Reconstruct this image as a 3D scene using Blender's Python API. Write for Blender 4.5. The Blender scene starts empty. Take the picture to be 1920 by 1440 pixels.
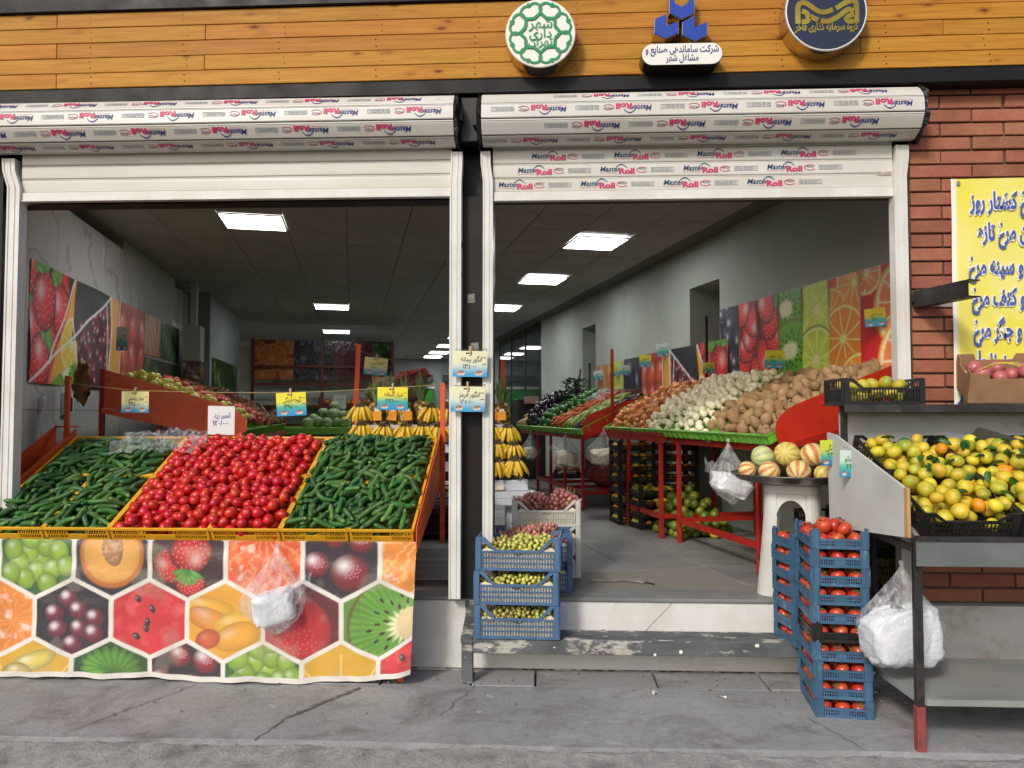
import bpy, bmesh, math, random, unicodedata
import numpy as np
from mathutils import Vector, Matrix, Euler
random.seed(11)
rng = np.random.default_rng(11)
SC = bpy.context.scene
COL = SC.collection
R = math.radians

# ------------------------------------------------------------------ camera
cam_d = bpy.data.cameras.new('camera')
cam = bpy.data.objects.new('camera', cam_d)
COL.objects.link(cam)
cam.location = (0, 0, 1.6)
cam.rotation_euler = (R(90 + 2.22), 0, R(2.5))
cam_d.sensor_width = 36
cam_d.lens = 36 * 1420 / 1920
cam_d.clip_start = .05
cam_d.clip_end = 400
SC.camera = cam

# ------------------------------------------------------------------ daylight
SUN_EL, SUN_AZ = R(34), R(208)        # azimuth clockwise from +Y: the sun stands in front of the shop, to the left
world = bpy.data.worlds.new('World')
SC.world = world
world.use_nodes = True
wn = world.node_tree
bg = wn.nodes['Background']
sky = wn.nodes.new('ShaderNodeTexSky')
sky.sky_type = 'NISHITA'
sky.sun_disc = False
sky.sun_elevation = SUN_EL
sky.sun_rotation = SUN_AZ
sky.dust_density = 2.5
sky.air_density = 1.0
wn.links.new(sky.outputs[0], bg.inputs[0])
bg.inputs[1].default_value = .12
sun_d = bpy.data.lights.new('sun', 'SUN')
sun_d.energy = 1.75
sun_d.angle = R(9)
sun_d.color = (1, .95, .87)
sun = bpy.data.objects.new('sun', sun_d)
COL.objects.link(sun)
sdir = Vector((math.sin(SUN_AZ) * math.cos(SUN_EL), math.cos(SUN_AZ) * math.cos(SUN_EL), math.sin(SUN_EL)))
sun.rotation_euler = sdir.to_track_quat('Z', 'Y').to_euler()
sun.location = (-3, -6, 9)
SC.view_settings.view_transform = 'Standard'
SC.view_settings.look = 'None'
SC.view_settings.gamma = 1
SC.view_settings.exposure = .2
SC.view_settings.use_curve_mapping = False
SC.cycles.max_bounces = 7
SC.cycles.diffuse_bounces = 4
SC.cycles.glossy_bounces = 3
SC.cycles.transparent_max_bounces = 10
SC.cycles.use_denoising = True
SC.cycles.caustics_reflective = False
SC.cycles.caustics_refractive = False
SC.cycles.sample_clamp_indirect = 6

# ------------------------------------------------------------------ the shop is turned against its front
IA = R(14.4)
cI, sI = math.cos(IA), math.sin(IA)
def I(b, a, z=0.0):
    """a point of the shop: b metres to the right, a metres in, z up"""
    return Vector((b * cI - a * sI, b * sI + a * cI, z))
FZ = .45            # shop floor
CZ = 3.5            # shop ceiling

def C(r, g, b):
    def f(u):
        u /= 255.
        return u / 12.92 if u <= .04045 else ((u + .055) / 1.055) ** 2.4
    return (f(r), f(g), f(b))

# ------------------------------------------------------------------ objects
def tag(o, label=None, cat=None, group=None, kind=None):
    if label: o['label'] = label
    if cat: o['category'] = cat
    if group: o['group'] = group
    if kind: o['kind'] = kind
    return o
def thing(name, label, cat, loc=(0, 0, 0), rz=0.0, group=None, rot=None):
    o = bpy.data.objects.new(name, None)
    COL.objects.link(o)
    o.location = loc
    o.rotation_euler = rot if rot is not None else (0, 0, rz)
    o.empty_display_size = .1
    return tag(o, label, cat, group)
def link(name, me, parent=None, loc=None, rot=None, scale=None):
    o = bpy.data.objects.new(name, me)
    COL.objects.link(o)
    if parent: o.parent = parent
    if loc is not None: o.location = loc
    if rot is not None: o.rotation_euler = rot
    if scale is not None: o.scale = scale
    return o
def dup_tree(root, loc=None, rot=None):
    r = root.copy()
    COL.objects.link(r)
    for ch in root.children:
        c = ch.copy(); COL.objects.link(c); c.parent = r
        for g in ch.children:
            d = g.copy(); COL.objects.link(d); d.parent = c
    if loc is not None: r.location = loc
    if rot is not None: r.rotation_euler = rot
    return r

class MB:
    """collects shapes and links them as one mesh"""
    def __init__(s):
        s.v, s.f, s.m, s.mi = [], [], [], 0
        s.X = None
    def add(s, vs, fs):
        o = len(s.v)
        if s.X is not None:
            vs = [s.X @ Vector(p) for p in vs]
        s.v += [(p[0], p[1], p[2]) for p in vs]
        s.f += [tuple(i + o for i in f) for f in fs]
        s.m += [s.mi] * len(fs)
        return s
    def box(s, x0, x1, y0, y1, z0, z1):
        v = [(x0, y0, z0), (x1, y0, z0), (x1, y1, z0), (x0, y1, z0), (x0, y0, z1), (x1, y0, z1), (x1, y1, z1), (x0, y1, z1)]
        return s.add(v, [(0, 3, 2, 1), (4, 5, 6, 7), (0, 1, 5, 4), (1, 2, 6, 5), (2, 3, 7, 6), (3, 0, 4, 7)])
    def cbox(s, x0, x1, y0, y1, z0, z1, c=.004):
        """box with chamfered edges"""
        v, idx = [], {}
        for ix, (x, sx) in enumerate(((x0, 1), (x1, -1))):
            for iy, (y, sy) in enumerate(((y0, 1), (y1, -1))):
                for iz, (z, sz) in enumerate(((z0, 1), (z1, -1))):
                    for ax in range(3):
                        idx[ix, iy, iz, ax] = len(v)
                        v.append((x if ax == 0 else x + sx * c, y if ax == 1 else y + sy * c, z if ax == 2 else z + sz * c))
        f = []
        for e in (0, 1):
            f.append(tuple(idx[e, a, b, 0] for a, b in ((0, 0), (0, 1), (1, 1), (1, 0))))
            f.append(tuple(idx[a, e, b, 1] for a, b in ((0, 0), (0, 1), (1, 1), (1, 0))))
            f.append(tuple(idx[a, b, e, 2] for a, b in ((0, 0), (0, 1), (1, 1), (1, 0))))
        for a in (0, 1):
            for b in (0, 1):
                f.append((idx[a, b, 0, 0], idx[a, b, 1, 0], idx[a, b, 1, 1], idx[a, b, 0, 1]))
                f.append((idx[a, 0, b, 0], idx[a, 1, b, 0], idx[a, 1, b, 2], idx[a, 0, b, 2]))
                f.append((idx[0, a, b, 1], idx[1, a, b, 1], idx[1, a, b, 2], idx[0, a, b, 2]))
                for d in (0, 1):
                    f.append((idx[a, b, d, 0], idx[a, b, d, 1], idx[a, b, d, 2]))
        return s.add(v, f)
    def bar(s, p, q, w, h, up=(0, 0, 1)):
        p, q = Vector(p), Vector(q)
        d = (q - p).normalized()
        up = Vector(up)
        if abs(d.dot(up)) > .99: up = Vector((0, 1, 0))
        x = d.cross(up).normalized() * w / 2
        u = x.cross(d).normalized() * h / 2
        v = [p - x - u, p + x - u, p + x + u, p - x + u, q - x - u, q + x - u, q + x + u, q - x + u]
        return s.add(v, [(0, 1, 2, 3), (7, 6, 5, 4), (0, 4, 5, 1), (1, 5, 6, 2), (2, 6, 7, 3), (3, 7, 4, 0)])
    def tube(s, path, r, n=8, cap=True):
        path = [Vector(p) for p in path]
        rr = r if hasattr(r, '__len__') else [r] * len(path)
        vs, fs = [], []
        prev = None
        for i, p in enumerate(path):
            d = (path[min(i + 1, len(path) - 1)] - path[max(i - 1, 0)]).normalized()
            if prev is None:
                ref = Vector((0, 0, 1)) if abs(d.z) < .9 else Vector((1, 0, 0))
                x = d.cross(ref).normalized()
            else:
                x = (prev - d * prev.dot(d)).normalized()
            prev = x
            y = d.cross(x)
            for k in range(n):
                t = 2 * math.pi * k / n
                vs.append(p + (x * math.cos(t) + y * math.sin(t)) * rr[i])
        for i in range(len(path) - 1):
            for k in range(n):
                a, b = i * n + k, i * n + (k + 1) % n
                fs.append((a, b, b + n, a + n))
        if cap:
            fs.append(tuple(range(n - 1, -1, -1)))
            fs.append(tuple(range((len(path) - 1) * n, len(path) * n)))
        return s.add(vs, fs)
    def prism(s, poly, ext):
        e = Vector(ext)
        n = len(poly)
        v = [Vector(p) for p in poly] + [Vector(p) + e for p in poly]
        f = [tuple(range(n - 1, -1, -1)), tuple(range(n, 2 * n))]
        f += [(i, (i + 1) % n, (i + 1) % n + n, i + n) for i in range(n)]
        return s.add(v, f)
    def lathe(s, prof, n=16, org=(0, 0, 0)):
        vs, fs = [], []
        for r, z in prof:
            for k in range(n):
                t = 2 * math.pi * k / n
                vs.append((org[0] + r * math.cos(t), org[1] + r * math.sin(t), org[2] + z))
        for i in range(len(prof) - 1):
            for k in range(n):
                a, b = i * n + k, i * n + (k + 1) % n
                fs.append((a, b, b + n, a + n))
        fs.append(tuple(range(n - 1, -1, -1)))
        fs.append(tuple(range((len(prof) - 1) * n, len(prof) * n)))
        return s.add(vs, fs)
    def grid(s, P):
        ny, nx = P.shape[:2]
        vs = P.reshape(-1, 3).tolist()
        fs = [(j * nx + i, j * nx + i + 1, (j + 1) * nx + i + 1, (j + 1) * nx + i) for j in range(ny - 1) for i in range(nx - 1)]
        return s.add(vs, fs)
    def ball(s, c, r, nu=8, nv=6, sx=1, sy=1, sz=1):
        prof = [(max(r * math.sin(math.pi * i / nv), r * .02) , -r * math.cos(math.pi * i / nv)) for i in range(nv + 1)]
        vs, fs = [], []
        for q, z in prof:
            for k in range(nu):
                t = 2 * math.pi * k / nu
                vs.append((c[0] + sx * q * math.cos(t), c[1] + sy * q * math.sin(t), c[2] + sz * z))
        for i in range(nv):
            for k in range(nu):
                a, b = i * nu + k, i * nu + (k + 1) % nu
                fs.append((a, b, b + nu, a + nu))
        return s.add(vs, fs)
    def mesh(s, name, mats, smooth=False, recalc=False):
        me = bpy.data.meshes.new(name)
        me.from_pydata(s.v, [], s.f)
        for m in (mats if isinstance(mats, (list, tuple)) else [mats]):
            me.materials.append(m)
        if any(s.m):
            me.polygons.foreach_set('material_index', s.m)
        if smooth:
            me.polygons.foreach_set('use_smooth', [True] * len(me.polygons))
        if recalc:
            bm = bmesh.new(); bm.from_mesh(me)
            bmesh.ops.recalc_face_normals(bm, faces=bm.faces)
            bm.to_mesh(me); bm.free()
        me.update()
        return me
    def build(s, name, mats, parent=None, smooth=False, recalc=False, **k):
        return link(name, s.mesh(name, mats, smooth, recalc), parent, **k)

# ------------------------------------------------------------------ materials
def nt_new(name):
    m = bpy.data.materials.new(name)
    m.use_nodes = True
    t = m.node_tree
    return m, t, t.nodes, t.links, t.nodes['Principled BSDF']
def coords(t, scale=(1, 1, 1), rnd=True):
    n, l = t.nodes, t.links
    tc = n.new('ShaderNodeTexCoord')
    mp = n.new('ShaderNodeMapping')
    mp.inputs['Scale'].default_value = scale
    l.new(tc.outputs['Object'], mp.inputs[0])
    if rnd:
        oi = n.new('ShaderNodeObjectInfo')
        ml = n.new('ShaderNodeMath'); ml.operation = 'MULTIPLY'; ml.inputs[1].default_value = 31.7
        l.new(oi.outputs['Random'], ml.inputs[0])
        l.new(ml.outputs[0], mp.inputs['Location'])
    return mp.outputs[0]
def noise(t, vec, scale, detail=4, rough=.55, dist=0):
    n = t.nodes.new('ShaderNodeTexNoise')
    n.inputs['Scale'].default_value = scale
    n.inputs['Detail'].default_value = detail
    n.inputs['Roughness'].default_value = rough
    n.inputs['Distortion'].default_value = dist
    if vec is not None: t.links.new(vec, n.inputs['Vector'])
    return n.outputs['Fac']
def ramp(t, fac, stops):
    r = t.nodes.new('ShaderNodeValToRGB')
    e = r.color_ramp.elements
    while len(e) < len(stops): e.new(.5)
    for k, (p, c) in enumerate(stops):
        e[k].position = p
        e[k].color = (c[0], c[1], c[2], 1) if hasattr(c, '__len__') else (c, c, c, 1)
    t.links.new(fac, r.inputs[0])
    return r.outputs[0]
def mix(t, fac, a, b, mode='MIX'):
    m = t.nodes.new('ShaderNodeMix')
    m.data_type = 'RGBA'; m.blend_type = mode
    def put(sock, v):
        if hasattr(v, 'is_linked'): t.links.new(v, sock)
        elif hasattr(v, '__len__'): sock.default_value = (v[0], v[1], v[2], 1)
        else: sock.default_value = v
    put(m.inputs[0], fac); put(m.inputs[6], a); put(m.inputs[7], b)
    return m.outputs[2]
def bumpn(t, bsdf, h, strength=.3, dist=.01):
    b = t.nodes.new('ShaderNodeBump')
    b.inputs['Strength'].default_value = strength
    b.inputs['Distance'].default_value = dist
    t.links.new(h, b.inputs['Height'])
    t.links.new(b.outputs[0], bsdf.inputs['Normal'])
def rndval(t, col, amt, hue=0.0):
    n, l = t.nodes, t.links
    oi = n.new('ShaderNodeObjectInfo')
    hs = n.new('ShaderNodeHueSaturation')
    mr = n.new('ShaderNodeMapRange')
    mr.inputs['To Min'].default_value = 1 - amt
    mr.inputs['To Max'].default_value = 1 + amt
    ge = n.new('ShaderNodeNewGeometry')
    ad = n.new('ShaderNodeMath'); ad.operation = 'ADD'
    l.new(oi.outputs['Random'], ad.inputs[0]); l.new(ge.outputs['Random Per Island'], ad.inputs[1])
    fr = n.new('ShaderNodeMath'); fr.operation = 'FRACT'
    l.new(ad.outputs[0], fr.inputs[0])
    l.new(fr.outputs[0], mr.inputs[0])
    l.new(mr.outputs[0], hs.inputs['Value'])
    if hue:
        w = n.new('ShaderNodeTexWhiteNoise'); w.noise_dimensions = '1D'
        l.new(fr.outputs[0], w.inputs['W'])
        mh = n.new('ShaderNodeMapRange')
        mh.inputs['To Min'].default_value = .5 - hue
        mh.inputs['To Max'].default_value = .5 + hue
        l.new(w.outputs['Value'], mh.inputs[0])
        l.new(mh.outputs[0], hs.inputs['Hue'])
    if hasattr(col, 'is_linked'): l.new(col, hs.inputs['Color'])
    else: hs.inputs['Color'].default_value = (*col, 1)
    return hs.outputs[0]
def spread(u0, v0, W, L, cols, rows):
    """a label for a piece of a heap from the place where it lies"""
    def f(it):
        c = cols[min(int((it[0] - u0) / W * len(cols)), len(cols) - 1)]
        r = rows[min(int((it[1] - v0) / L * len(rows)), len(rows) - 1)]
        return (r, c)
    return f
def mat(name, col, rough=.5, col2=None, sc=6, lo=.35, hi=.65, metal=0, bump=0, bsc=40, rnd=0, hue=0, spec=.5, wear=None, wsc=14, wlo=.6, whi=.66,
        stretch=(1, 1, 1), detail=4, rvar=0, coat=0, sss=0):
    m, t, n, l, b = nt_new(name)
    vec = coords(t, stretch)
    c = col
    if col2 is not None:
        c = mix(t, ramp(t, noise(t, vec, sc, detail), [(lo, 0), (hi, 1)]), col, col2)
    if wear is not None:
        c = mix(t, ramp(t, noise(t, vec, wsc, 6, .65), [(wlo, 0), (whi, 1)]), c, wear)
    if rnd or hue:
        c = rndval(t, c, rnd, hue)
    if hasattr(c, 'is_linked'): l.new(c, b.inputs['Base Color'])
    else: b.inputs['Base Color'].default_value = (*c, 1)
    b.inputs['Roughness'].default_value = rough
    if rvar:
        l.new(ramp(t, noise(t, vec, sc * 1.7, 5), [(.3, max(rough - rvar, .05)), (.7, min(rough + rvar, 1))]), b.inputs['Roughness'])
    b.inputs['Metallic'].default_value = metal
    b.inputs['Specular IOR Level'].default_value = spec
    if coat: b.inputs['Coat Weight'].default_value = coat
    if sss:
        b.inputs['Subsurface Weight'].default_value = sss
        b.inputs['Subsurface Radius'].default_value = (.02, .01, .006)
    if bump: bumpn(t, b, noise(t, vec, bsc, 5), bump, .01)
    return m
def emit_mat(name, col, s):
    m, t, n, l, b = nt_new(name)
    b.inputs['Base Color'].default_value = (.9, .9, .9, 1)
    b.inputs['Emission Color'].default_value = (*col, 1)
    b.inputs['Emission Strength'].default_value = s
    return m
def print_mat(name, rough=.35, bump=0):
    m, t, n, l, b = nt_new(name)
    a = n.new('ShaderNodeVertexColor'); a.layer_name = 'Col'
    l.new(a.outputs[0], b.inputs['Base Color'])
    b.inputs['Roughness'].default_value = rough
    if bump: bumpn(t, b, noise(t, coords(t), 9, 3), bump, .02)
    return m
def film_mat(name, tint=(.85, .87, .9), alpha=.35, rough=.18):
    """thin crinkled plastic film"""
    m, t, n, l, b = nt_new(name)
    vec = coords(t, (2.2, 2.2, .4))
    b.inputs['Base Color'].default_value = (*tint, 1)
    b.inputs['Roughness'].default_value = rough
    tr = n.new('ShaderNodeBsdfTransparent')
    mx = n.new('ShaderNodeMixShader')
    fac = ramp(t, noise(t, vec, 12, 3, .5, 1.2), [(.38, alpha * .35), (.8, min(alpha * 2.0, 1))])
    l.new(fac, mx.inputs[0]); l.new(tr.outputs[0], mx.inputs[1]); l.new(b.outputs[0], mx.inputs[2])
    l.new(mx.outputs[0], n['Material Output'].inputs[0])
    bumpn(t, b, noise(t, vec, 11, 2, .5, .9), .45, .02)
    return m

# ------------------------------------------------------------------ lettering
FORMS = {}
for cp in list(range(0xFB50, 0xFE00)) + list(range(0xFE70, 0xFEFF)):
    d = unicodedata.decomposition(chr(cp)).split()
    if len(d) >= 2 and d[0] in ('<isolated>', '<final>', '<initial>', '<medial>'):
        FORMS.setdefault((''.join(chr(int(x, 16)) for x in d[1:]), d[0][1:-1]), chr(cp))
def persian(s):
    """joins the letters of a Persian line and sets it from right to left"""
    s2, i = [], 0
    while i < len(s):
        if s[i:i + 2] == '\u0644\u0627': s2.append('\u0644\u0627'); i += 2
        else: s2.append(s[i]); i += 1
    out = []
    for k, ch in enumerate(s2):
        dual = (ch, 'initial') in FORMS
        joins_prev = k > 0 and (s2[k - 1], 'initial') in FORMS and (ch, 'final') in FORMS
        joins_next = dual and k + 1 < len(s2) and (s2[k + 1], 'final') in FORMS
        f = 'medial' if joins_prev and joins_next else 'final' if joins_prev else 'initial' if joins_next else 'isolated'
        out.append(FORMS.get((ch, f), ch))
    res, run = [], []
    for ch in out:
        if ch in '۰۱۲۳۴۵۶۷۸۹/': run.append(ch)
        else:
            res += [''.join(run)] if run else []
            run = []
            res.append({'(': ')', ')': '('}.get(ch, ch))
    res += [''.join(run)] if run else []
    return ''.join(reversed(res))
_tc = {}
def text_geo(s, size=1., shear=0., offset=0., res=3):
    key = (s, shear, round(offset / size, 5), res)
    if key not in _tc:
        c = bpy.data.curves.new('lettering', 'FONT')
        c.body = s; c.size = 1; c.shear = shear; c.offset = offset / size; c.resolution_u = res
        o = bpy.data.objects.new('lettering', c)
        COL.objects.link(o)
        dg = bpy.context.evaluated_depsgraph_get()
        me = o.evaluated_get(dg).to_mesh()
        v = np.zeros(len(me.vertices) * 3); me.vertices.foreach_get('co', v)
        fc = [tuple(p.vertices) for p in me.polygons]
        v = v.reshape(-1, 3).copy()
        par = list(range(len(v)))                      # letters that join overlap: each is lifted a hair over its neighbour
        def root(i):
            while par[i] != i: par[i] = par[par[i]]; i = par[i]
            return i
        for q in fc:
            r0 = root(q[0])
            for i in q[1:]: par[root(i)] = r0
        rk = {}
        for i in range(len(v)): v[i, 2] = .0035 * (rk.setdefault(root(i), len(rk)) % 5)
        _tc[key] = (v, fc)
        o.evaluated_get(dg).to_mesh_clear()
        bpy.data.objects.remove(o); bpy.data.curves.remove(c)
    v, f = _tc[key]
    return v * size, f
def put_text(mb, s, org, xdir, ydir, size, align='l', lift=.002, width=None, xs=1., **k):
    """sets a line of lettering on a plane through org"""
    v, f = text_geo(s, size, **k)
    if len(v) == 0: return
    x0, x1 = v[:, 0].min(), v[:, 0].max()
    sx = width / (x1 - x0) if width else xs
    off = {'l': x0, 'r': x1, 'c': (x0 + x1) / 2}[align]
    X, Y = Vector(xdir), Vector(ydir)
    N = X.cross(Y).normalized()
    o = Vector(org) + N * lift
    mb.add([o + X * ((p[0] - off) * sx) + Y * p[1] + N * min(p[2], .0014) for p in v], f)

# ------------------------------------------------------------------ printed pictures (colour per point of a fine grid)
class Cv:
    def __init__(s, w, h, nx, ny, base=(1, 1, 1)):
        s.w, s.h, s.nx, s.ny = w, h, nx, ny
        s.U, s.V = np.meshgrid(np.linspace(0, w, nx), np.linspace(0, h, ny))
        s.img = np.ones((ny, nx, 3)) * np.array(base)
        s.mask = np.ones((ny, nx))
    def blend(s, m, col):
        m = np.clip(m * s.mask, 0, 1)[..., None]
        s.img = s.img * (1 - m) + np.asarray(col) * m
        return s
    def fill(s, col, var=.0, scale=8, seed=0):
        n = s.noise(scale, seed)[..., None]
        return s.blend(np.ones_like(s.U), np.array(col) * (1 + var * (n - .5) * 2))
    def noise(s, scale, seed=0):
        g = np.random.default_rng(seed + 5)
        out = np.zeros_like(s.U); amp = 0
        for o in range(3):
            f = scale * 2 ** o
            lat = g.random((64, 64))
            x, y = s.U * f, s.V * f
            xi, yi = np.floor(x).astype(int), np.floor(y).astype(int)
            fx, fy = x - xi, y - yi
            fx, fy = fx * fx * (3 - 2 * fx), fy * fy * (3 - 2 * fy)
            a = lat[yi % 64, xi % 64]; b = lat[yi % 64, (xi + 1) % 64]; c = lat[(yi + 1) % 64, xi % 64]; d = lat[(yi + 1) % 64, (xi + 1) % 64]
            out += ((a * (1 - fx) + b * fx) * (1 - fy) + (c * (1 - fx) + d * fx) * fy) * .5 ** o
            amp += .5 ** o
        return out / amp
    def loc(s, cx, cy, rx, ry, rot=0):
        c, q = math.cos(rot), math.sin(rot)
        x, y = s.U - cx, s.V - cy
        return (x * c + y * q) / rx, (-x * q + y * c) / ry
    def ell(s, cx, cy, rx, ry, col, rot=0, edge=.55, hl=.5, soft=.06, lum=None, hs=.03):
        x, y = s.loc(cx, cy, rx, ry, rot)
        r = np.sqrt(x * x + y * y)
        m = np.clip((1 - r) / soft + .5, 0, 1)
        sh = (1 - edge * np.clip(r, 0, 1) ** 2.2)[..., None]
        c = np.array(col) * sh
        if hl:
            h = np.exp(-((x + .3) ** 2 + (y - .35) ** 2) / (hs * 3))[..., None] * hl
            c = c * (1 - h) + h
        return s.blend(m, c)
    def dots(s, cx, cy, rx, ry, rot, n, col, size, seed=0):
        g = np.random.default_rng(seed)
        k = 0
        for i in range(n):
            r = math.sqrt((i + .5) / n) * .92
            t = i * 2.39996
            c, q = math.cos(rot), math.sin(rot)
            px, py = r * math.cos(t) * rx, r * math.sin(t) * ry
            x, y = s.loc(cx + px * c - py * q, cy + px * q + py * c, size, size * 1.3, rot)
            s.blend(np.clip(1.4 - np.sqrt(x * x + y * y) * 1.2, 0, 1), col)
    def strawberry(s, cx, cy, rx, ry, rot=0, seed=0, leaf=True):
        s.ell(cx, cy, rx * 1.06, ry * 1.06, C(60, 8, 14), rot, .2, 0); s.ell(cx, cy, rx, ry, C(212, 26, 38), rot, .7, .4)
        s.dots(cx, cy, rx, ry, rot, 46, C(240, 150, 120), rx * .045, seed)
        if leaf:
            c, q = math.cos(rot), math.sin(rot)
            for k in range(6):
                t = math.pi / 2 + (k - 2.5) * .5 + rot
                bx, by = cx - q * ry * .95, cy + c * ry * .95
                s.ell(bx + math.cos(t) * rx * .4, by + math.sin(t) * rx * .4, rx * .42, rx * .15, C(96, 160, 60), t, .5, .2)
    def citrus(s, cx, cy, r, flesh, rind, pith=(.93, .88, .72), nseg=10, rot=0):
        x, y = s.loc(cx, cy, r, r)
        q = np.sqrt(x * x + y * y); t = np.arctan2(y, x) + rot
        s.blend(np.clip((1 - q) / .03 + .5, 0, 1), rind)
        s.blend(np.clip((.93 - q) / .03 + .5, 0, 1), pith)
        seg = np.abs(((t / (2 * math.pi) * nseg) % 1) - .5) * 2
        edge = (1 - seg) * q * 2.6 / nseg * 3
        m = np.clip((.86 - q) / .03 + .5, 0, 1) * np.clip((edge - .03) / .04, 0, 1) * np.clip((q - .1) / .05, 0, 1)
        grain = s.noise(40 / max(r, .05) * .12, 3)[..., None]
        s.blend(m, np.array(flesh) * (.75 + .5 * grain))
    def kiwi(s, cx, cy, rx, ry, rot=0):
        x, y = s.loc(cx, cy, rx, ry, rot)
        q = np.sqrt(x * x + y * y); t = np.arctan2(y, x)
        s.blend(np.clip((1 - q) / .03 + .5, 0, 1), C(110, 82, 40))
        st = .5 + .5 * np.sin(t * 46 + np.sin(q * 9))
        s.blend(np.clip((.95 - q) / .03 + .5, 0, 1), np.array(C(98, 158, 40)) * (.7 + .55 * (st * np.clip(q - .2, 0, 1))[..., None] + .25 * (1 - q)[..., None]))
        s.blend(np.clip((.34 + .05 * np.sin(t * 18) - q) / .12, 0, 1), C(228, 232, 176))
        for k in range(34):
            a = k / 34 * 2 * math.pi; rr = .5 + .07 * ((k * 7) % 5 - 2)
            c0, s0 = math.cos(rot), math.sin(rot)
            px, py = rr * math.cos(a) * rx, rr * math.sin(a) * ry
            s.ell(cx + px * c0 - py * s0, cy + px * s0 + py * c0, rx * .055, rx * .022, C(28, 24, 16), a + rot, 0, 0)
    def berries(s, x0, x1, y0, y1, n, r, col, hl=.6, seed=0, edge=.75, jitter=.3, squash=1):
        g = np.random.default_rng(seed)
        pts = [(g.uniform(x0, x1), g.uniform(y0, y1)) for _ in range(n)]
        for px, py in pts:
            q = r * g.uniform(1 - jitter, 1 + jitter)
            s.ell(px, py, q, q * squash, np.array(col) * g.uniform(.7, 1.15), g.uniform(0, 3), edge, hl)
    def line(s, p, q, w, col=(.86, .86, .84)):
        p, q = np.array(p, float), np.array(q, float)
        d = q - p; L = np.hypot(*d); d /= L
        x, y = s.U - p[0], s.V - p[1]
        t = np.clip(x * d[0] + y * d[1], 0, L)
        dist = np.hypot(x - t * d[0], y - t * d[1])
        return s.blend(np.clip((w / 2 - dist) / (s.w / s.nx) + .5, 0, 1), col)
    def sheet(s, name, place, material, parent=None, thick=0):
        """links the print as a grid: place(U, V) gives the points"""
        P = place(s.U, s.V)
        mb = MB(); mb.grid(np.asarray(P))
        me = mb.mesh(name, material, smooth=True)
        ca = me.color_attributes.new('Col', 'FLOAT_COLOR', 'POINT')
        rgba = np.ones((s.ny * s.nx, 4)); rgba[:, :3] = np.clip(s.img, 0, 1).reshape(-1, 3)
        ca.data.foreach_set('color', rgba.ravel())
        return link(name, me, parent)
def plane_place(org, xd, yd):
    o, X, Y = np.array(org), np.array(xd), np.array(yd)
    return lambda U, V: o + U[..., None] * X + V[..., None] * Y

# ------------------------------------------------------------------ heaps of fruit: each piece comes to rest on those below it
class Heap:
    def __init__(s, W, L, base, cell=.008):
        s.W, s.L, s.c = W, L, cell
        nu, nv = int(W / cell) + 1, int(L / cell) + 1
        u, v = np.meshgrid((np.arange(nu) + .5) * cell, (np.arange(nv) + .5) * cell)
        s.H = base(u, v) if callable(base) else np.full_like(u, base)
        s.k = {}
    def prof(s, r):
        if r not in s.k:
            n = int(r / s.c)
            d = np.arange(-n, n + 1) * s.c
            x, y = np.meshgrid(d, d)
            s.k[r] = (n, np.sqrt(np.clip(r * r - x * x - y * y, 0, None)), (x * x + y * y) <= r * r)
        return s.k[r]
    def win(s, u, v, n):
        i, j = int(u / s.c), int(v / s.c)
        a, b = max(j - n, 0), min(j + n + 1, s.H.shape[0]); c, d = max(i - n, 0), min(i + n + 1, s.H.shape[1])
        return slice(a, b), slice(c, d), slice(a - j + n, b - j + n), slice(c - i + n, d - i + n)
    def need(s, u, v, r):
        n, p, m = s.prof(r)
        A, B_, Cc, D = s.win(u, v, n)
        return float(np.max(np.where(m[Cc, D], s.H[A, B_] + p[Cc, D] * .9, -9)))
    def put(s, u, v, z, r):
        n, p, m = s.prof(r)
        A, B_, Cc, D = s.win(u, v, n)
        s.H[A, B_] = np.where(m[Cc, D], np.maximum(s.H[A, B_], z + p[Cc, D]), s.H[A, B_])
    def balls(s, radii, limit, tries=14, maxn=900, margin=.9):
        out, fails = [], 0
        while len(out) < maxn and fails < 60:
            r = radii[rng.integers(len(radii))]
            best = None
            for _ in range(tries):
                u, v = rng.uniform(r * margin, s.W - r * margin), rng.uniform(r * margin, s.L - r * margin)
                z = s.need(u, v, r) - limit(u, v)
                if best is None or z < best[0]: best = (z, u, v)
            z, u, v = best
            if z > 0: fails += 1; continue
            zz = z + limit(u, v)
            s.put(u, v, zz, r); out.append((u, v, zz, r))
        return out
    def sticks(s, L, r, limit, tries=12, maxn=700, yaw=None):
        out, fails = [], 0
        while len(out) < maxn and fails < 50:
            best = None
            for _ in range(tries):
                l = L * rng.uniform(.78, 1.12)
                a = rng.uniform(0, math.pi) if yaw is None else rng.normal(*yaw)
                cx, cy = math.cos(a) * l * .38, math.sin(a) * l * .38
                mu, mv = abs(cx) + r * .8, abs(cy) + r * .8
                if s.W < 2 * mu or s.L < 2 * mv: continue
                u, v = rng.uniform(mu, s.W - mu), rng.uniform(mv, s.L - mv)
                h = [s.need(u + k * cx, v + k * cy, r) for k in (-1, 0, 1)]
                tilt = max(-.5, min(.5, (h[2] - h[0]) / (2 * .38 * l)))
                zc = max(h[1], h[0] + tilt * .38 * l, h[2] - tilt * .38 * l)
                z = zc - limit(u, v)
                if best is None or z < best[0]: best = (z, u, v, a, l, tilt, cx, cy)
            if best is None: fails += 1; continue
            z, u, v, a, l, tilt, cx, cy = best
            if z > 0: fails += 1; continue
            zc = z + limit(u, v)
            for k in (-1, -.5, 0, .5, 1):
                s.put(u + k * cx, v + k * cy, zc + k * tilt * .38 * l, r)
            out.append((u, v, zc, a, l, tilt))
        return out
    def top(s, u, v):
        A, B_, _, _ = s.win(u, v, 0)
        return float(s.H[A, B_].max())
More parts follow.
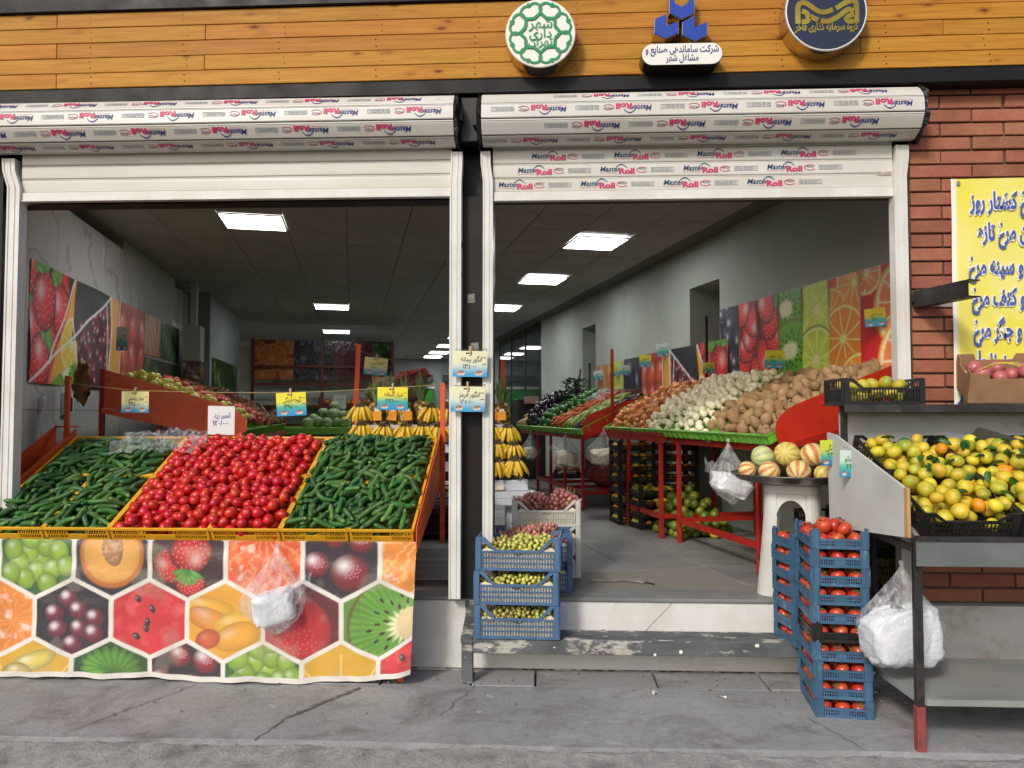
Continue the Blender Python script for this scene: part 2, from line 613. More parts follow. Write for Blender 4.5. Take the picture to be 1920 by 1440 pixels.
def join_stuff(name, meshes_at, materials, label=None, cat=None, parent=None):
    """many small pieces as one mesh: [(mesh, matrix)]"""
    vs, fs, sm, off = [], [], None, 0
    for me, M in meshes_at:
        n = len(me.vertices)
        a = np.zeros(n * 3); me.vertices.foreach_get('co', a)
        a = a.reshape(-1, 3) @ np.array(M.to_3x3()).T + np.array(M.translation)
        vs += a.tolist()
        fs += [tuple(i + off for i in p.vertices) for p in me.polygons]
        off += n
    me = bpy.data.meshes.new(name)
    me.from_pydata(vs, [], fs)
    for m in materials: me.materials.append(m)
    me.polygons.foreach_set('use_smooth', [True] * len(me.polygons))
    o = link(name, me, parent)
    o['kind'] = 'stuff'
    return tag(o, label, cat)
def pose(loc, rot=None, s=1):
    M = Matrix.Translation(Vector(loc))
    if rot is not None: M = M @ (rot.to_matrix().to_4x4() if hasattr(rot, 'to_matrix') else rot)
    S = Matrix.Diagonal((*(s if hasattr(s, '__len__') else (s, s, s)), 1))
    return M @ S
ORD = ['topmost', 'second from top', 'third from top', 'fourth from top', 'fifth from top', 'sixth from top', 'seventh from top', 'eighth from top', 'ninth from top', 'lowest']
# ================================================================== the setting
M = {}
def concrete_mat():
    m, t, n, l, b = nt_new('concrete')
    v = coords(t, (1, 1, 1), False)
    c = mix(t, ramp(t, noise(t, v, 1.3, 5, .6), [(.3, 0), (.7, 1)]), C(142, 143, 144), C(168, 168, 167))
    c = mix(t, ramp(t, noise(t, v, 26, 5, .7), [(.35, 0), (.75, .45)]), c, C(116, 115, 114))
    c = mix(t, ramp(t, noise(t, v, 2.3, 6, .7, .6), [(.50, 0), (.66, .75)]), c, C(108, 103, 98))
    c = mix(t, ramp(t, noise(t, v, 7, 4, .6, .4), [(.66, 0), (.74, .55)]), c, C(192, 189, 182))
    c = mix(t, ramp(t, noise(t, v, 55, 2, .5), [(.70, 0), (.74, .7)]), c, C(84, 80, 76))
    l.new(c, b.inputs['Base Color']); b.inputs['Roughness'].default_value = .9
    bumpn(t, b, noise(t, v, 60, 5), .4, .01)
    return m
M['concrete'] = concrete_mat()
M['kerb'] = mat('kerb_stone', C(140, 139, 136), .95, C(166, 164, 160), 20, .35, .65, bump=.7, bsc=60, wear=C(112, 110, 108), wsc=5, wlo=.55, whi=.68)
M['asphalt'] = mat('asphalt', C(74, 74, 74), .95, C(100, 99, 96), 30, bump=.7, bsc=90)
M['dirt'] = mat('grit', C(92, 84, 70), 1, C(66, 60, 52), 20, bump=.6, bsc=70)
M['crack'] = mat('crack', C(98, 96, 93), 1, C(122, 119, 114), 12)
M['stucco'] = mat('stucco', C(222, 222, 220), .95, C(206, 203, 194), 3, .4, .7, bump=.5, bsc=150, wear=C(164, 140, 96), wsc=2.2, wlo=.6, whi=.78)
M['floor_tile'] = mat('floor_tile', C(132, 133, 131), .55, C(112, 113, 112), 2.2, .35, .65, rnd=.05, bump=.06, bsc=50, rvar=.15, wear=C(94, 93, 90), wsc=5, wlo=.6, whi=.75, stretch=(1, 1, 1))
M['grout'] = mat('grout', C(128, 124, 116), .9)
M['plaster'] = mat('plaster', C(182, 192, 183), .85, C(172, 182, 173), 2, bump=.08, bsc=30, wear=C(150, 156, 148), wsc=1.6, wlo=.62, whi=.8)
M['ceil_tile'] = mat('ceiling_tile', C(172, 172, 172), .95, C(160, 160, 160), 3, rnd=.04, bump=.1, bsc=120)
M['ceil_base'] = mat('ceiling_grid', C(110, 108, 105), .9)
M['black'] = mat('black_paint', C(22, 21, 22), .5, C(30, 29, 29), 3, spec=.25, rvar=.1, bump=.04, wear=C(74, 72, 70), wsc=5, wlo=.68, whi=.78)
M['white_metal'] = mat('white_enamel', C(224, 223, 219), .4, C(210, 208, 200), 4, rvar=.1, wear=C(190, 182, 168), wsc=9, wlo=.72, whi=.80)
M['slat_white'] = mat('slat_enamel', C(218, 217, 212), .4, C(204, 200, 188), 2.5, rvar=.08, wear=C(176, 168, 150), wsc=7, wlo=.68, whi=.8, stretch=(.35, 1, 1))
M['orange'] = mat('orange_paint', C(228, 96, 42), .48, C(216, 82, 34), 4, wear=C(104, 44, 26), wsc=9, wlo=.62, whi=.72, rvar=.1, bump=.08)
M['red_frame'] = mat('red_paint', C(176, 38, 24), .45, C(150, 34, 24), 5, wear=C(80, 34, 26), wsc=16, wlo=.6, whi=.68, rvar=.1)
M['steel'] = mat('bare_steel', C(84, 82, 80), .5, C(62, 60, 60), 6, metal=.7, wear=C(120, 96, 74), wsc=18, wlo=.6, whi=.7, rvar=.15)
M['sheet_steel'] = mat('galvanised_sheet', C(178, 180, 176), .4, C(156, 160, 156), 2.5, metal=.3, rvar=.12, wear=C(130, 124, 112), wsc=8, wlo=.64, whi=.76, bump=.06, bsc=6)
M['dark'] = mat('dark_rubber', C(24, 24, 25), .55, C(38, 37, 36), 8)

def glossy_tile(name):
    m, t, n, l, b = nt_new(name)
    v = coords(t, (1, 1, 1))
    w = t.nodes.new('ShaderNodeTexWave'); w.wave_type = 'BANDS'; w.bands_direction = 'DIAGONAL'
    w.inputs['Scale'].default_value = .55; w.inputs['Distortion'].default_value = 9; w.inputs['Detail'].default_value = 4; w.inputs['Detail Scale'].default_value = 1.3
    l.new(v, w.inputs['Vector'])
    vein = ramp(t, w.outputs['Fac'], [(.0, .8), (.02, 0)])
    c = mix(t, vein, mix(t, noise(t, v, 2, 3), C(218, 218, 217), C(206, 207, 208)), C(176, 177, 180))
    l.new(c, b.inputs['Base Color'])
    b.inputs['Roughness'].default_value = .12
    return m
M['wall_tile'] = glossy_tile('marble_tile')

def wood(name):
    m, t, n, l, b = nt_new(name)
    v = coords(t, (.55, 8, 8))
    v2 = coords(t, (1, 1, 1))
    g1 = noise(t, v, 3.0, 6, .6, .8)
    base = ramp(t, g1, [(.22, C(156, 100, 34)), (.45, C(188, 130, 46)), (.62, C(198, 142, 56)), (.82, C(174, 114, 40))])
    fine = noise(t, coords(t, (2, 60, 60)), 2.5, 3)
    base = mix(t, ramp(t, fine, [(.3, .0), (.75, .55)]), base, C(150, 94, 42))
    vo = n.new('ShaderNodeTexVoronoi'); vo.feature = 'F1'
    vo.inputs['Scale'].default_value = 1.0
    mp = coords(t, (3.6, 9, 9))
    l.new(mp, vo.inputs['Vector'])
    d = n.new('ShaderNodeMath'); d.operation = 'ADD'
    l.new(vo.outputs['Distance'], d.inputs[0])
    nz = n.new('ShaderNodeMath'); nz.operation = 'MULTIPLY'; nz.inputs[1].default_value = .16
    l.new(noise(t, coords(t, (3, 14, 14)), 4, 3), nz.inputs[0]); l.new(nz.outputs[0], d.inputs[1])
    knot = ramp(t, d.outputs[0], [(.13, 1), (.16, .85), (.20, .3), (.32, 0)])
    base = mix(t, knot, base, C(112, 56, 20))
    base = rndval(t, base, .09, .006)
    l.new(base, b.inputs['Base Color'])
    b.inputs['Roughness'].default_value = .55
    b.inputs['Specular IOR Level'].default_value = .18
    bumpn(t, b, g1, .15, .004)
    return m
M['pine'] = wood('varnished_pine')
def brick_mat():
    m, t, n, l, b = nt_new('fired_brick')
    v = coords(t)
    c = mix(t, ramp(t, noise(t, v, 7, 5), [(.3, 0), (.7, 1)]), C(150, 92, 70), C(170, 110, 86))
    c = mix(t, ramp(t, noise(t, v, 60, 3), [(.4, 0), (.75, .5)]), c, C(138, 82, 66))
    c = mix(t, ramp(t, noise(t, v, 5, 6, .7), [(.66, 0), (.76, .55)]), c, C(196, 170, 150))
    c = rndval(t, c, .16, .010)
    l.new(c, b.inputs['Base Color']); b.inputs['Roughness'].default_value = .9
    bumpn(t, b, noise(t, v, 70, 5), .5, .006)
    return m
M['brick'] = brick_mat()
M['mortar'] = mat('mortar', C(98, 84, 76), .95, C(76, 66, 60), 12, bump=.5, bsc=80)

# ---- ground
mb = MB(); mb.box(-60, 60, -60, 3.36, -.30, -.16)
tag(mb.build('road', M['asphalt']), kind='structure')
xs = np.linspace(-6, 6, 241); ys = np.array([3.20, 3.26, 3.36, 3.44, 3.52, 3.60, 3.66, 3.69])
P = np.zeros((len(ys), len(xs), 3))
for j, y in enumerate(ys):
    P[j, :, 0] = xs
    P[j, :, 1] = y + .018 * np.sin(xs * 7 + y * 30) * (j > 4) + rng.normal(0, .006, len(xs))
    P[j, :, 2] = [-.17, -.05, -.026, -.016, -.012, -.008, -.006, -.012][j] + rng.normal(0, .0026, len(xs))
mb = MB(); mb.grid(P); mb.box(-60, -6.001, 3.2, 3.69, -.2, -.01); mb.box(6.001, 60, 3.2, 3.69, -.2, -.01)
tag(mb.build('kerb', M['kerb']), kind='structure')
xs = np.linspace(-6, 6, 161); ys = np.linspace(3.67, 4.50, 18)
X, Y = np.meshgrid(xs, ys)
Z = .004 * np.sin(X * 2.1 + 1) * np.sin(Y * 3) + rng.normal(0, .0009, X.shape)
Y2 = Y.copy(); Y2[0] += .01 * np.sin(xs * 9) + rng.normal(0, .004, len(xs)); Z[0] -= .02
pav = MB(); pav.grid(np.dstack([X, Y2, Z]))
pav.box(-60, -6.001, 3.67, 4.5, -.2, -.002); pav.box(6.001, 60, 3.67, 4.5, -.2, -.002)
pavement = tag(pav.build('pavement', M['concrete']), kind='structure')
mb = MB(); mb.box(-60, 60, 4.49, 4.85, -.2, -.022)
mb.build('paver_bed', M['dirt'], pavement)
pm = {}
x = -4.0
px_edges = [-4.0, -3.45, -2.86, -2.25, -1.62, -.98, -.44, -.06, .66, 1.30, 1.92, 2.55, 3.2]
for i in range(len(px_edges) - 1):
    w = px_edges[i + 1] - px_edges[i]
    mb = MB(); mb.cbox(-w / 2 + .006, w / 2 - .006, 0, .29, -.03, 0, .004)
    mb.build('paver', M['concrete'], pavement, loc=(px_edges[i] + w / 2, 4.502, .001 + .004 * math.sin(i * 2.3)), rot=(R(.8 * math.sin(i)), 0, 0))
def ribbon(pts, w0, w1, seed, z=.006):
    g = random.Random(seed); vs, fs = [], []
    for i, (px, py) in enumerate(pts):
        w = w0 + (w1 - w0) * i / (len(pts) - 1)
        w *= g.uniform(.5, 1.4)
        vs += [(px - w, py + g.uniform(-.3, .3) * w, z), (px + w, py + g.uniform(-.3, .3) * w, z)]
    for i in range(len(pts) - 1): fs.append((2 * i, 2 * i + 1, 2 * i + 3, 2 * i + 2))
    return vs, fs
def wander(p, q, n, amp, seed):
    g = random.Random(seed)
    return [(p[0] + (q[0] - p[0]) * i / n + g.uniform(-amp, amp), p[1] + (q[1] - p[1]) * i / n + g.uniform(-amp * .3, amp * .3)) for i in range(n + 1)]
mb = MB()
for p, q, n, amp, a, b_, sd in [((-1.08, 4.44), (-1.36, 3.98), 26, .010, .010, .018, 1), ((-1.36, 3.98), (-1.42, 3.70), 12, .01, .008, .004, 2),
                               ((-2.05, 4.45), (-2.42, 3.74), 30, .014, .003, .004, 3), ((1.38, 4.1), (1.52, 3.70), 16, .01, .003, .002, 4),
                               ((-.42, 4.5), (-.55, 4.05), 14, .012, .002, .002, 5), ((-3.2, 3.72), (.2, 3.75), 60, .01, .004, .003, 6)]:
    vs, fs = ribbon(wander(p, q, n, amp, sd), a, b_, sd); mb.add(vs, fs)
tag(mb.build('pavement_cracks', M['crack'], pavement), kind='stuff')
mb = MB()
g = random.Random(4)
for _ in range(150):
    px, py = g.uniform(-3.4, 2.9), g.choice([g.uniform(4.46, 4.76), g.uniform(4.3, 4.76), g.uniform(3.5, 4.7)])
    s_ = g.uniform(.003, .011)
    a = g.uniform(0, 6)
    mb.add([(px + s_ * math.cos(a) * 1.6, py + s_ * math.sin(a) * 1.6, .0085), (px + s_ * math.cos(a + 1.7), py + s_ * math.sin(a + 1.7), .009), (px + s_ * math.cos(a + 3.3) * 1.2, py + s_ * math.sin(a + 3.3), .0085), (px, py - .2 * s_, .013 + s_ * .4)], [(0, 1, 3), (1, 2, 3), (2, 0, 3)])
tag(mb.build('litter_scraps', mat('litter', C(150, 142, 126), .9, C(110, 96, 74), 30)), 'scraps of paper and dry leaf scattered over the pavement', 'litter', kind='stuff')
g = random.Random(14)
for k, (lx, ly) in enumerate([(-3.26, 3.78), (.62, 4.40), (1.0, 4.36)]):
    mb = MB()
    n = 7
    vs = [(0, 0, .012)]
    for i in range(n): 
        t = 2 * math.pi * i / n; rr = .03 * (1 + .6 * math.cos(t)) * g.uniform(.8, 1.2)
        vs.append((rr * math.cos(t), rr * .5 * math.sin(t), .012 + .008 * math.sin(2 * t)))
    mb.add(vs, [(0, 1 + i, 1 + (i + 1) % n) for i in range(n)])
    tag(mb.build('fallen_leaf' if k == 0 else 'paper_scrap', mat('dry_leaf', C(178, 110, 50), .8) if k == 0 else M['white_metal'], loc=(lx, ly, 0), rot=(0, 0, k * 1.3)),
        ['curled dry orange leaf lying near the kerb far left', 'small torn white paper scrap on pavement before the bench', 'small torn white paper scrap on pavement nearer the persimmon crates'][k], 'leaf' if k == 0 else 'paper')

vs, fs = ribbon(wander((-.9, 4.785), (3.2, 4.785), 120, .012, 21), .012, .012, 21, .0075)
vs = [(x_, 4.795 - abs(math.sin(i * 1.7) + .6 * math.sin(i * .31)) * (.020 if i % 2 else .0), z_) for i, (x_, y_, z_) in enumerate(vs)]
mb = MB(); mb.add(vs, fs)
tag(mb.build('swept_grit', M['dirt'], pavement), kind='stuff')
# ---- plinth under the shop front
mb = MB(); mb.box(-6, 4.6, 4.80, 5.0, -.1, .437)
plinth = tag(mb.build('plinth_wall', M['stucco']), 'low rough white stucco plinth wall below the shop floor and brick wall', 'wall')
mb = MB(); mb.cbox(-6, 4.6, 4.785, 5.05, .425, .4505, .006)
mb.build('coping', M['floor_tile'], plinth)
mb = MB()
for k in range(9):
    t0, t1 = math.pi * k / 9, math.pi * (k + 1) / 9
    mb.add([(.36, 4.7975, .215), (.36 + .032 * math.cos(t0), 4.7975, .215 + .038 * math.sin(t0)), (.36 + .032 * math.cos(t1), 4.7975, .215 + .038 * math.sin(t1))], [(0, 1, 2)])
mb.build('drain_hole', M['dark'], plinth)
mb = MB(); mb.bar((.80, 4.7985, .435), (.60, 4.7985, .225), .0022, .003); mb.bar((1.72, 4.7985, .42), (1.74, 4.7985, .06), .003, .003); mb.bar((2.3, 4.7985, .43), (2.26, 4.7985, .05), .003, .003)
tag(mb.build('hairline_cracks', mat('hairline', C(150, 146, 138), .9), plinth), kind='stuff')

# ---- shop floor and its tiles
mb = MB(); v = [I(b, a, 0) for b, a in ((-5, 3), (8, 3), (8, 34), (-5, 34))]
v = [p for p in v]
P0 = Vector((-6, 5.0, .446)); P1 = Vector((4.6, 5.0, .446))
mb.add([P0, P1, I(8, 34, .446), I(-12, 34, .446)], [(0, 1, 2, 3)])
floor = tag(mb.build('floor', M['grout']), kind='structure')
tm = MB(); tm.cbox(-.298, .298, -.298, .298, -.012, .0045, .003)
tile_me = tm.mesh('floor_tile', M['floor_tile'])
k = 0
for ia in range(15):
    for ib in range(13):
        b, a = -3.1 + .6 * ib, 5.0 + .6 * ia
        if a > 8.6 and b < -1: continue
        if I(b - .3, a - .3).y < 5.06 or I(b + .3, a - .3).y < 5.06: continue
        o = link('floor_tile', tile_me, floor, loc=I(b, a, .4462 + rng.normal(0, .0003)), rot=(0, 0, IA))
        k += 1
# broken floor edge: a lifted tile with splintered wood beside the grape crates
mb = MB()
mb.prism([(0, 0, 0), (.14, -.012, 0), (.26, .018, 0), (.36, -.045, 0), (.40, -.02, 0), (.29, .06, 0), (.16, .035, 0), (.02, .028, 0)], (0, 0, .012))
tag(mb.build('broken_tile', mat('broken_edge', C(150, 146, 138), .8, C(116, 110, 102), 12), loc=(.30, 5.25, .452)), 'broken piece of floor tile lying behind the shop entrance edge', 'tile')
mb = MB(); mb.cbox(-.045, .045, -.006, .006, 0, .006, .001)
tag(mb.build('wood_scrap', M['steel'], loc=(.70, 5.20, .452), rot=(0, 0, -.75)), 'short dark scrap lying on the shop floor by the broken tile', 'scrap')

# ---- walls of the shop
def wall_box(b0, b1, a0, a1, z0, z1, name, m, parent=None):
    mb = MB(); mb.box(b0, b1, a0, a1, z0, z1)
    return mb.build(name, m, parent, loc=(0, 0, 0), rot=(0, 0, IA)) if parent is None else mb.build(name, m, parent)
def iroot(name): 
    o = bpy.data.objects.new(name, None); COL.objects.link(o); o.rotation_euler = (0, 0, IA); return o
RW, LW = 3.82, -2.45
rw = tag(iroot('side_wall'), 'pale plastered wall with doorways along the right side of the shop', 'wall')
for a0, a1 in ((4.0, 7.40), (8.13, 11.6), (12.32, 15.18)):
    wall_box(RW, 4.4, a0, a1, .40, CZ + .1, 'wall_panel', M['plaster'], rw)
for a0, a1 in ((7.40, 8.13), (11.6, 12.32)):
    wall_box(RW, 4.4, a0 + .0005, a1 - .0005, 3.04, CZ + .1, 'door_lintel', M['plaster'], rw)
    wall_box(4.40, 4.5, a0 - .05, a1 + .05, .40, 3.1, 'doorway_back', mat('doorway_grey', C(120, 122, 120), .5, C(104, 106, 104), 3), rw)
m, t, n, l, b = nt_new('dark_glass')
b.inputs['Base Color'].default_value = (*C(46, 58, 58), 1); b.inputs['Roughness'].default_value = .04; b.inputs['Specular IOR Level'].default_value = .9
M['glass'] = m
gw = tag(iroot('glass_partition'), 'tall dark glass partition at the far end of the right wall', 'partition')
for k in range(3):
    wall_box(RW + .02, RW + .05, 15.2 + k * 1.55, 16.72 + k * 1.55, .45, CZ, 'pane', M['glass'], gw)
for k in range(4):
    wall_box(RW, RW + .07, 15.19 + k * 1.55 - .015, 15.19 + k * 1.55 + .015, .45, CZ, 'mullion', M['steel'], gw)
# far end with the green shopfront
M['far_wall'] = mat('far_wall', C(150, 160, 158), .7, C(138, 148, 146), 2)
fw = tag(iroot('end_wall'), 'pale green grey wall closing the far end of the shop', 'wall')
wall_box(-5, 5, 26.8, 27.0, .4, CZ + .1, 'wall_panel', M['far_wall'], fw)
wall_box(4.4, 4.6, 15.2, 27.0, .4, CZ + .1, 'return_wall', M['far_wall'], fw)
M['green_board'] = mat('green_board', C(52, 150, 36), .5, C(44, 136, 32), 4)
for k, (b0, b1) in enumerate(((1.2, 2.75), (3.1, 4.3))):
    gb = tag(iroot('shop_counter'), ['bright green board of the far counter seen left of the black pillar', 'bright green board seen beside the pineapples right of the pillar'][k], 'counter')
    wall_box(b0, b1, 26.4, 26.7, .9, 2.45 if k == 0 else 2.0, 'green_panel', M['green_board'], gb)
    wall_box(b0 - .05, b1 + .05, 26.35, 26.72, 2.46 if k == 0 else 2.01, 2.54 if k == 0 else 2.09, 'top_rail', M['white_metal'], gb)
    wall_box(b0, b1, 26.42, 26.6, 2.75, 2.95, 'upper_rail', M['steel'], gb)
# left: tiled wall, then a rendered wall and columns
lw = tag(iroot('tiled_wall'), 'white marble tiled wall along the left side of the shop', 'wall')
LZ = 3.38
wall_box(LW - .3, LW - .012, 6.42, 12.25, .40, LZ, 'wall_core', M['grout'], lw)
ltm = MB(); ltm.cbox(0, .012, -.2975, .2975, -.2975, .2975, .002)
lt_me = ltm.mesh('wall_tile', M['wall_tile'])
for ia in range(10):
    for iz in range(5):
        if 6.44 + .6 * ia + .6 > 12.3: continue
        o = link('wall_tile', lt_me, lw, loc=(LW - .012, 6.42 + .3 + .6 * ia, .45 + .3 + .585 * iz))
        o.scale = (1, 1, .975)
wall_box(-3.6, -3.3, 5.2, 12.0, .40, CZ + .1, 'outer_wall', M['plaster'], lw)
wall_box(LW - .3, LW + .005, 6.30, 6.418, .4, LZ, 'wall_end', M['plaster'], lw)
cs = tag(iroot('column'), 'white square column rising above the tiled wall', 'column')
wall_box(-2.46 - .3, -2.47, 8.95, 11.4, 2.9, CZ, 'shaft', M['plaster'], cs)
wall2 = tag(iroot('rendered_wall'), 'grey rendered wall behind the thin white column', 'wall')
wall_box(-2.6, -2.2, 12.6, 15.75, .40, CZ + .1, 'wall_panel', M['far_wall'], wall2)
wall_box(-5, -2.6, 12.3, 12.5, .40, CZ + .1, 'return_wall', M['far_wall'], wall2)
cb = tag(iroot('post'), 'thin white post widening into a box with mirrored mosaic base', 'post')
wall_box(-2.30, -2.22, 11.6, 11.75, 2.85, CZ, 'shaft', M['plaster'], cb)
wall_box(-2.36, -2.14, 11.5, 11.8, 2.35, 2.852, 'casing', M['plaster'], cb)
M['mosaic'] = mat('mirror_mosaic', C(150, 130, 124), .12, C(70, 60, 62), 9, .42, .58, metal=.6, wear=C(210, 200, 196), wsc=7, wlo=.55, whi=.62)
wall_box(-2.365, -2.135, 11.49, 11.81, .45, 2.348, 'mosaic_base', M['mosaic'], cb)
bw = tag(iroot('back_wall'), 'grey wall behind the tall red fruit rack', 'wall')
wall_box(-5, .83, 16.3, 16.5, .4, 3.07, 'wall_panel', M['plaster'], bw)
wall_box(.63, .83, 16.5, 26.8, .4, 3.07, 'side_panel', M['plaster'], bw)

# ---- ceiling, its tiles and lights
mb = MB(); mb.add([Vector((-7, 4.95, CZ + .022)), Vector((4.8, 4.95, CZ + .022)), I(8, 34, CZ + .022), I(-12, 34, CZ + .022)], [(3, 2, 1, 0)])
mb.add([Vector((-7, 4.95, CZ + .3)), Vector((4.8, 4.95, CZ + .3)), I(8, 34, CZ + .3), I(-12, 34, CZ + .3)], [(0, 1, 2, 3)])
ceiling = tag(mb.build('ceiling', M['ceil_base']), kind='structure')
tm = MB(); tm.box(-.2955, .2955, -.2955, .2955, 0, .016)
ct_me = tm.mesh('ceiling_tile', M['ceil_tile'])
LIGHTS = [(-.97, 7.8), (-.37, 13.8), (-.37, 18.0), (2.63, 8.0), (2.63, 10.4), (2.63, 13.4), (2.63, 16.1), (2.63, 18.7), (2.63, 21.3), (2.63, 23.6), (2.63, 25.4)]
lit = set()
n_t = 0
far_tiles = MB()
for ia in range(37):
    for ib in range(12):
        a, b = 4.8 + .6 * ia, -3.37 + .6 * ib
        p = I(b, a)
        if I(b - .3, a - .3).y < 5.0 or I(b + .3, a - .3).y < 5.0: continue
        if any(abs(b - lb) < .31 and abs(a - la) < .31 for lb, la in LIGHTS): continue
        z = CZ + rng.normal(0, .0008)
        if n_t < 285 and a < 20:
            link('ceiling_tile', ct_me, ceiling, loc=I(b, a, z), rot=(0, 0, IA)); n_t += 1
        elif b > -2.8:
            far_tiles.box(b - .2955, b + .2955, a - .2955, a + .2955, z, z + .016)
tag(far_tiles.build('far_ceiling_tiles', M['ceil_tile'], ceiling, rot=(0, 0, IA)), kind='stuff')
M['led'] = emit_mat('led_diffuser', (1, .99, .98), 19)
wh = ['large square light panel over the left bay, nearest the shutter', 'square light panel beyond it over the middle of the left bay', 'small far light panel just above the back fruit rack',
      'first light panel of the right row, nearest the printed shutter', 'second light panel of the right row', 'third light panel of the right row, partly behind the pillar guide', 'fourth light panel of the right row, behind the pillar',
      'fifth light panel of the right row, left of the pillar', 'sixth light panel of the right row', 'seventh light panel of the right row', 'last light panel of the right row, at the far end']
for k, (b, a) in enumerate(LIGHTS):
    t_ = thing('ceiling_light', wh[k], 'light', I(b, a, CZ - .012), IA, 'square light panels set in the ceiling')
    mb = MB(); mb.box(-.283, .283, -.283, .283, 0, .004); mb.build('diffuser', M['led'], t_)
    mb = MB(); 
    for s_ in (-1, 1):
        mb.box(-.30, .30, s_ * .292 - .0085, s_ * .292 + .0085, -.003, .010); mb.box(s_ * .292 - .0085, s_ * .292 + .0085, -.2835, .2835, -.003, .010)
    mb.build('frame', M['white_metal'], t_)

# ---- the front: side piers, lintel, pillar
fr = tag(MB().box(-9, -3.56, 4.78, 5.0, .44, 4.9).box(-3.559, 2.3, 4.86, 5.0, 2.99, 4.9).build('facade_wall', M['black']), 'black painted wall over and beside the two shutter openings', 'wall')
mb = MB(); mb.box(-.592, -.33, 4.775, 4.98, .44, 2.985)
pil = thing('pillar', 'black steel pillar between the two shutter openings', 'pillar')
mb.build('shaft', M['black'], pil)
for dz, dx, w in ((2.33, -.468, .05), (2.02, -.445, .055)):
    mb = MB(); mb.prism([(dx - w / 2, 4.770, dz - .03), (dx + w / 2, 4.770, dz - .026), (dx + w / 2 - .004, 4.770, dz + .03), (dx - w / 2 + .003, 4.770, dz + .026)], (0, .004, 0))
    tag(mb.build('tape_patch', mat('old_tape', C(150, 146, 140), .7, C(100, 96, 92), 30), pil), 'peeling grey tape patch')
def guide(name, x0, x1, label, flare):
    """a white U-shaped rail in which a shutter runs; its top end is bent outwards"""
    g_ = thing(name, label, 'guide rail', (0, 0, 0), 0, 'white shutter guide rails')
    mb = MB()
    w = x1 - x0
    zs = [(.455, 0), (3.06, 0), (3.17, flare), (3.25, flare * 1.15)]
    for i in range(len(zs) - 1):
        (z0, d0), (z1, d1) = zs[i], zs[i + 1]
        for a0, a1, y0, y1 in ((0, w, 4.70, 4.704), (0, .004, 4.7041, 4.775), (w - .004, w, 4.7041, 4.775), (w * .58, w * .64, 4.696, 4.6999), (0, w * .14, 4.695, 4.6999)):
            v = [(x0 + a0 + d0, y0, z0), (x0 + a1 + d0, y0, z0), (x0 + a1 + d0, y1, z0), (x0 + a0 + d0, y1, z0), (x0 + a0 + d1, y0, z1), (x0 + a1 + d1, y0, z1), (x0 + a1 + d1, y1, z1), (x0 + a0 + d1, y1, z1)]
            mb.add(v, [(0, 3, 2, 1), (4, 5, 6, 7), (0, 1, 5, 4), (1, 2, 6, 5), (2, 3, 7, 6), (3, 0, 4, 7)])
    mb.build('rail', M['white_metal'], g_)
    return g_
guide('shutter_guide', -3.472, -3.391, 'white shutter guide rail at the far left edge of the front', -.035)
guide('shutter_guide', -.597, -.525, 'white shutter guide rail on the left side of the black pillar', .006)
gr = guide('shutter_guide', -.388, -.326, 'white shutter guide rail on the right side of the black pillar', -.014)
guide('shutter_guide', 2.143, 2.223, 'white shutter guide rail against the brick wall', .014)
mb = MB(); mb.prism([(-.5975, 4.74, 1.235), (-.5975, 4.7, 1.22), (-.5975, 4.702, 1.30), (-.5975, 4.74, 1.33)], (-.0006, 0, 0)); mb.prism([(-.597, 4.6985, 1.10), (-.585, 4.6985, 1.115), (-.590, 4.6985, 1.15), (-.597, 4.6985, 1.19)], (0, .0006, 0))
tag(mb.build('paint_smear', M['orange'], pil), 'orange paint smear')
M['scorch'] = mat('scorch', C(70, 52, 40), .9, C(40, 34, 32), 20)
mb = MB(); 
for (sx, sz, sr) in ((-.400, 3.10, .02), (-.398, 2.03, .016), (-.527, 2.66, .02), (-.527, 2.47, .014), (2.252, 2.31, .022)):
    mb.ball((sx, 4.716, sz), sr, 8, 6, .5, .5, 1.4)
tag(mb.build('weld_marks', M['scorch'], pil), kind='stuff')

# ---- brick wall on the right
bk = thing('brick_wall', 'red brick wall on the right with dark raked joints', 'wall')
mb = MB(); mb.box(2.262, 5.2, 4.775, 5.0, .445, 4.9); mb.build('mortar', M['mortar'], bk)
L, Hh = .375, .0755
def brick_me(w):
    vs = MB(); vs.cbox(-w / 2, w / 2, -.012, .02, -Hh / 2, Hh / 2, .004); return vs.mesh('brick', M['brick'])
full, half = brick_me(L), brick_me(.185)
zz, row, nb = 3.71, 0, 0
while zz > .47:
    odd = row % 2
    x = 2.268
    first = True
    while x < 3.45:
        w = .185 if (odd == 0 and first) else L
        cx = x + w / 2
        x += w + .0115
        first = False
        if abs(zz - 2.315) < .07 and cx < 2.5 and w > .2: continue       # left out behind the steel channel
        if nb < 298:
            link('brick', half if w < .2 else full, bk, loc=(cx + rng.normal(0, .0012), 4.768 + rng.normal(0, .0022), zz + rng.normal(0, .0008)), rot=(0, rng.normal(0, .0015), rng.normal(0, .004)))
            nb += 1
    zz -= .0868; row += 1
mb = MB(); mb.box(2.29, 2.50, 4.742, 4.7745, 2.255, 2.36)
mb.build('mortar_patch', mat('cement', C(176, 168, 156), .95, C(130, 122, 112), 9, bump=.6), bk)
st = thing('steel_channel', 'rusty dark steel channel jutting from a gap in the bricks', 'bracket', (2.30, 4.74, 2.30))
d = Vector((.10, -.42, .0))
mb = MB()
pz = [(-.0, .05), (0, -.05)]
mb.bar((0, 0, .046), d + Vector((0, 0, .046)), .075, .008); mb.bar((0, 0, -.046), d + Vector((0, 0, -.046)), .075, .008)
mb.bar((-.034, 0, 0), d + Vector((-.034, 0, 0)), .007, .0835)
mb.build('channel', M['steel'], st)

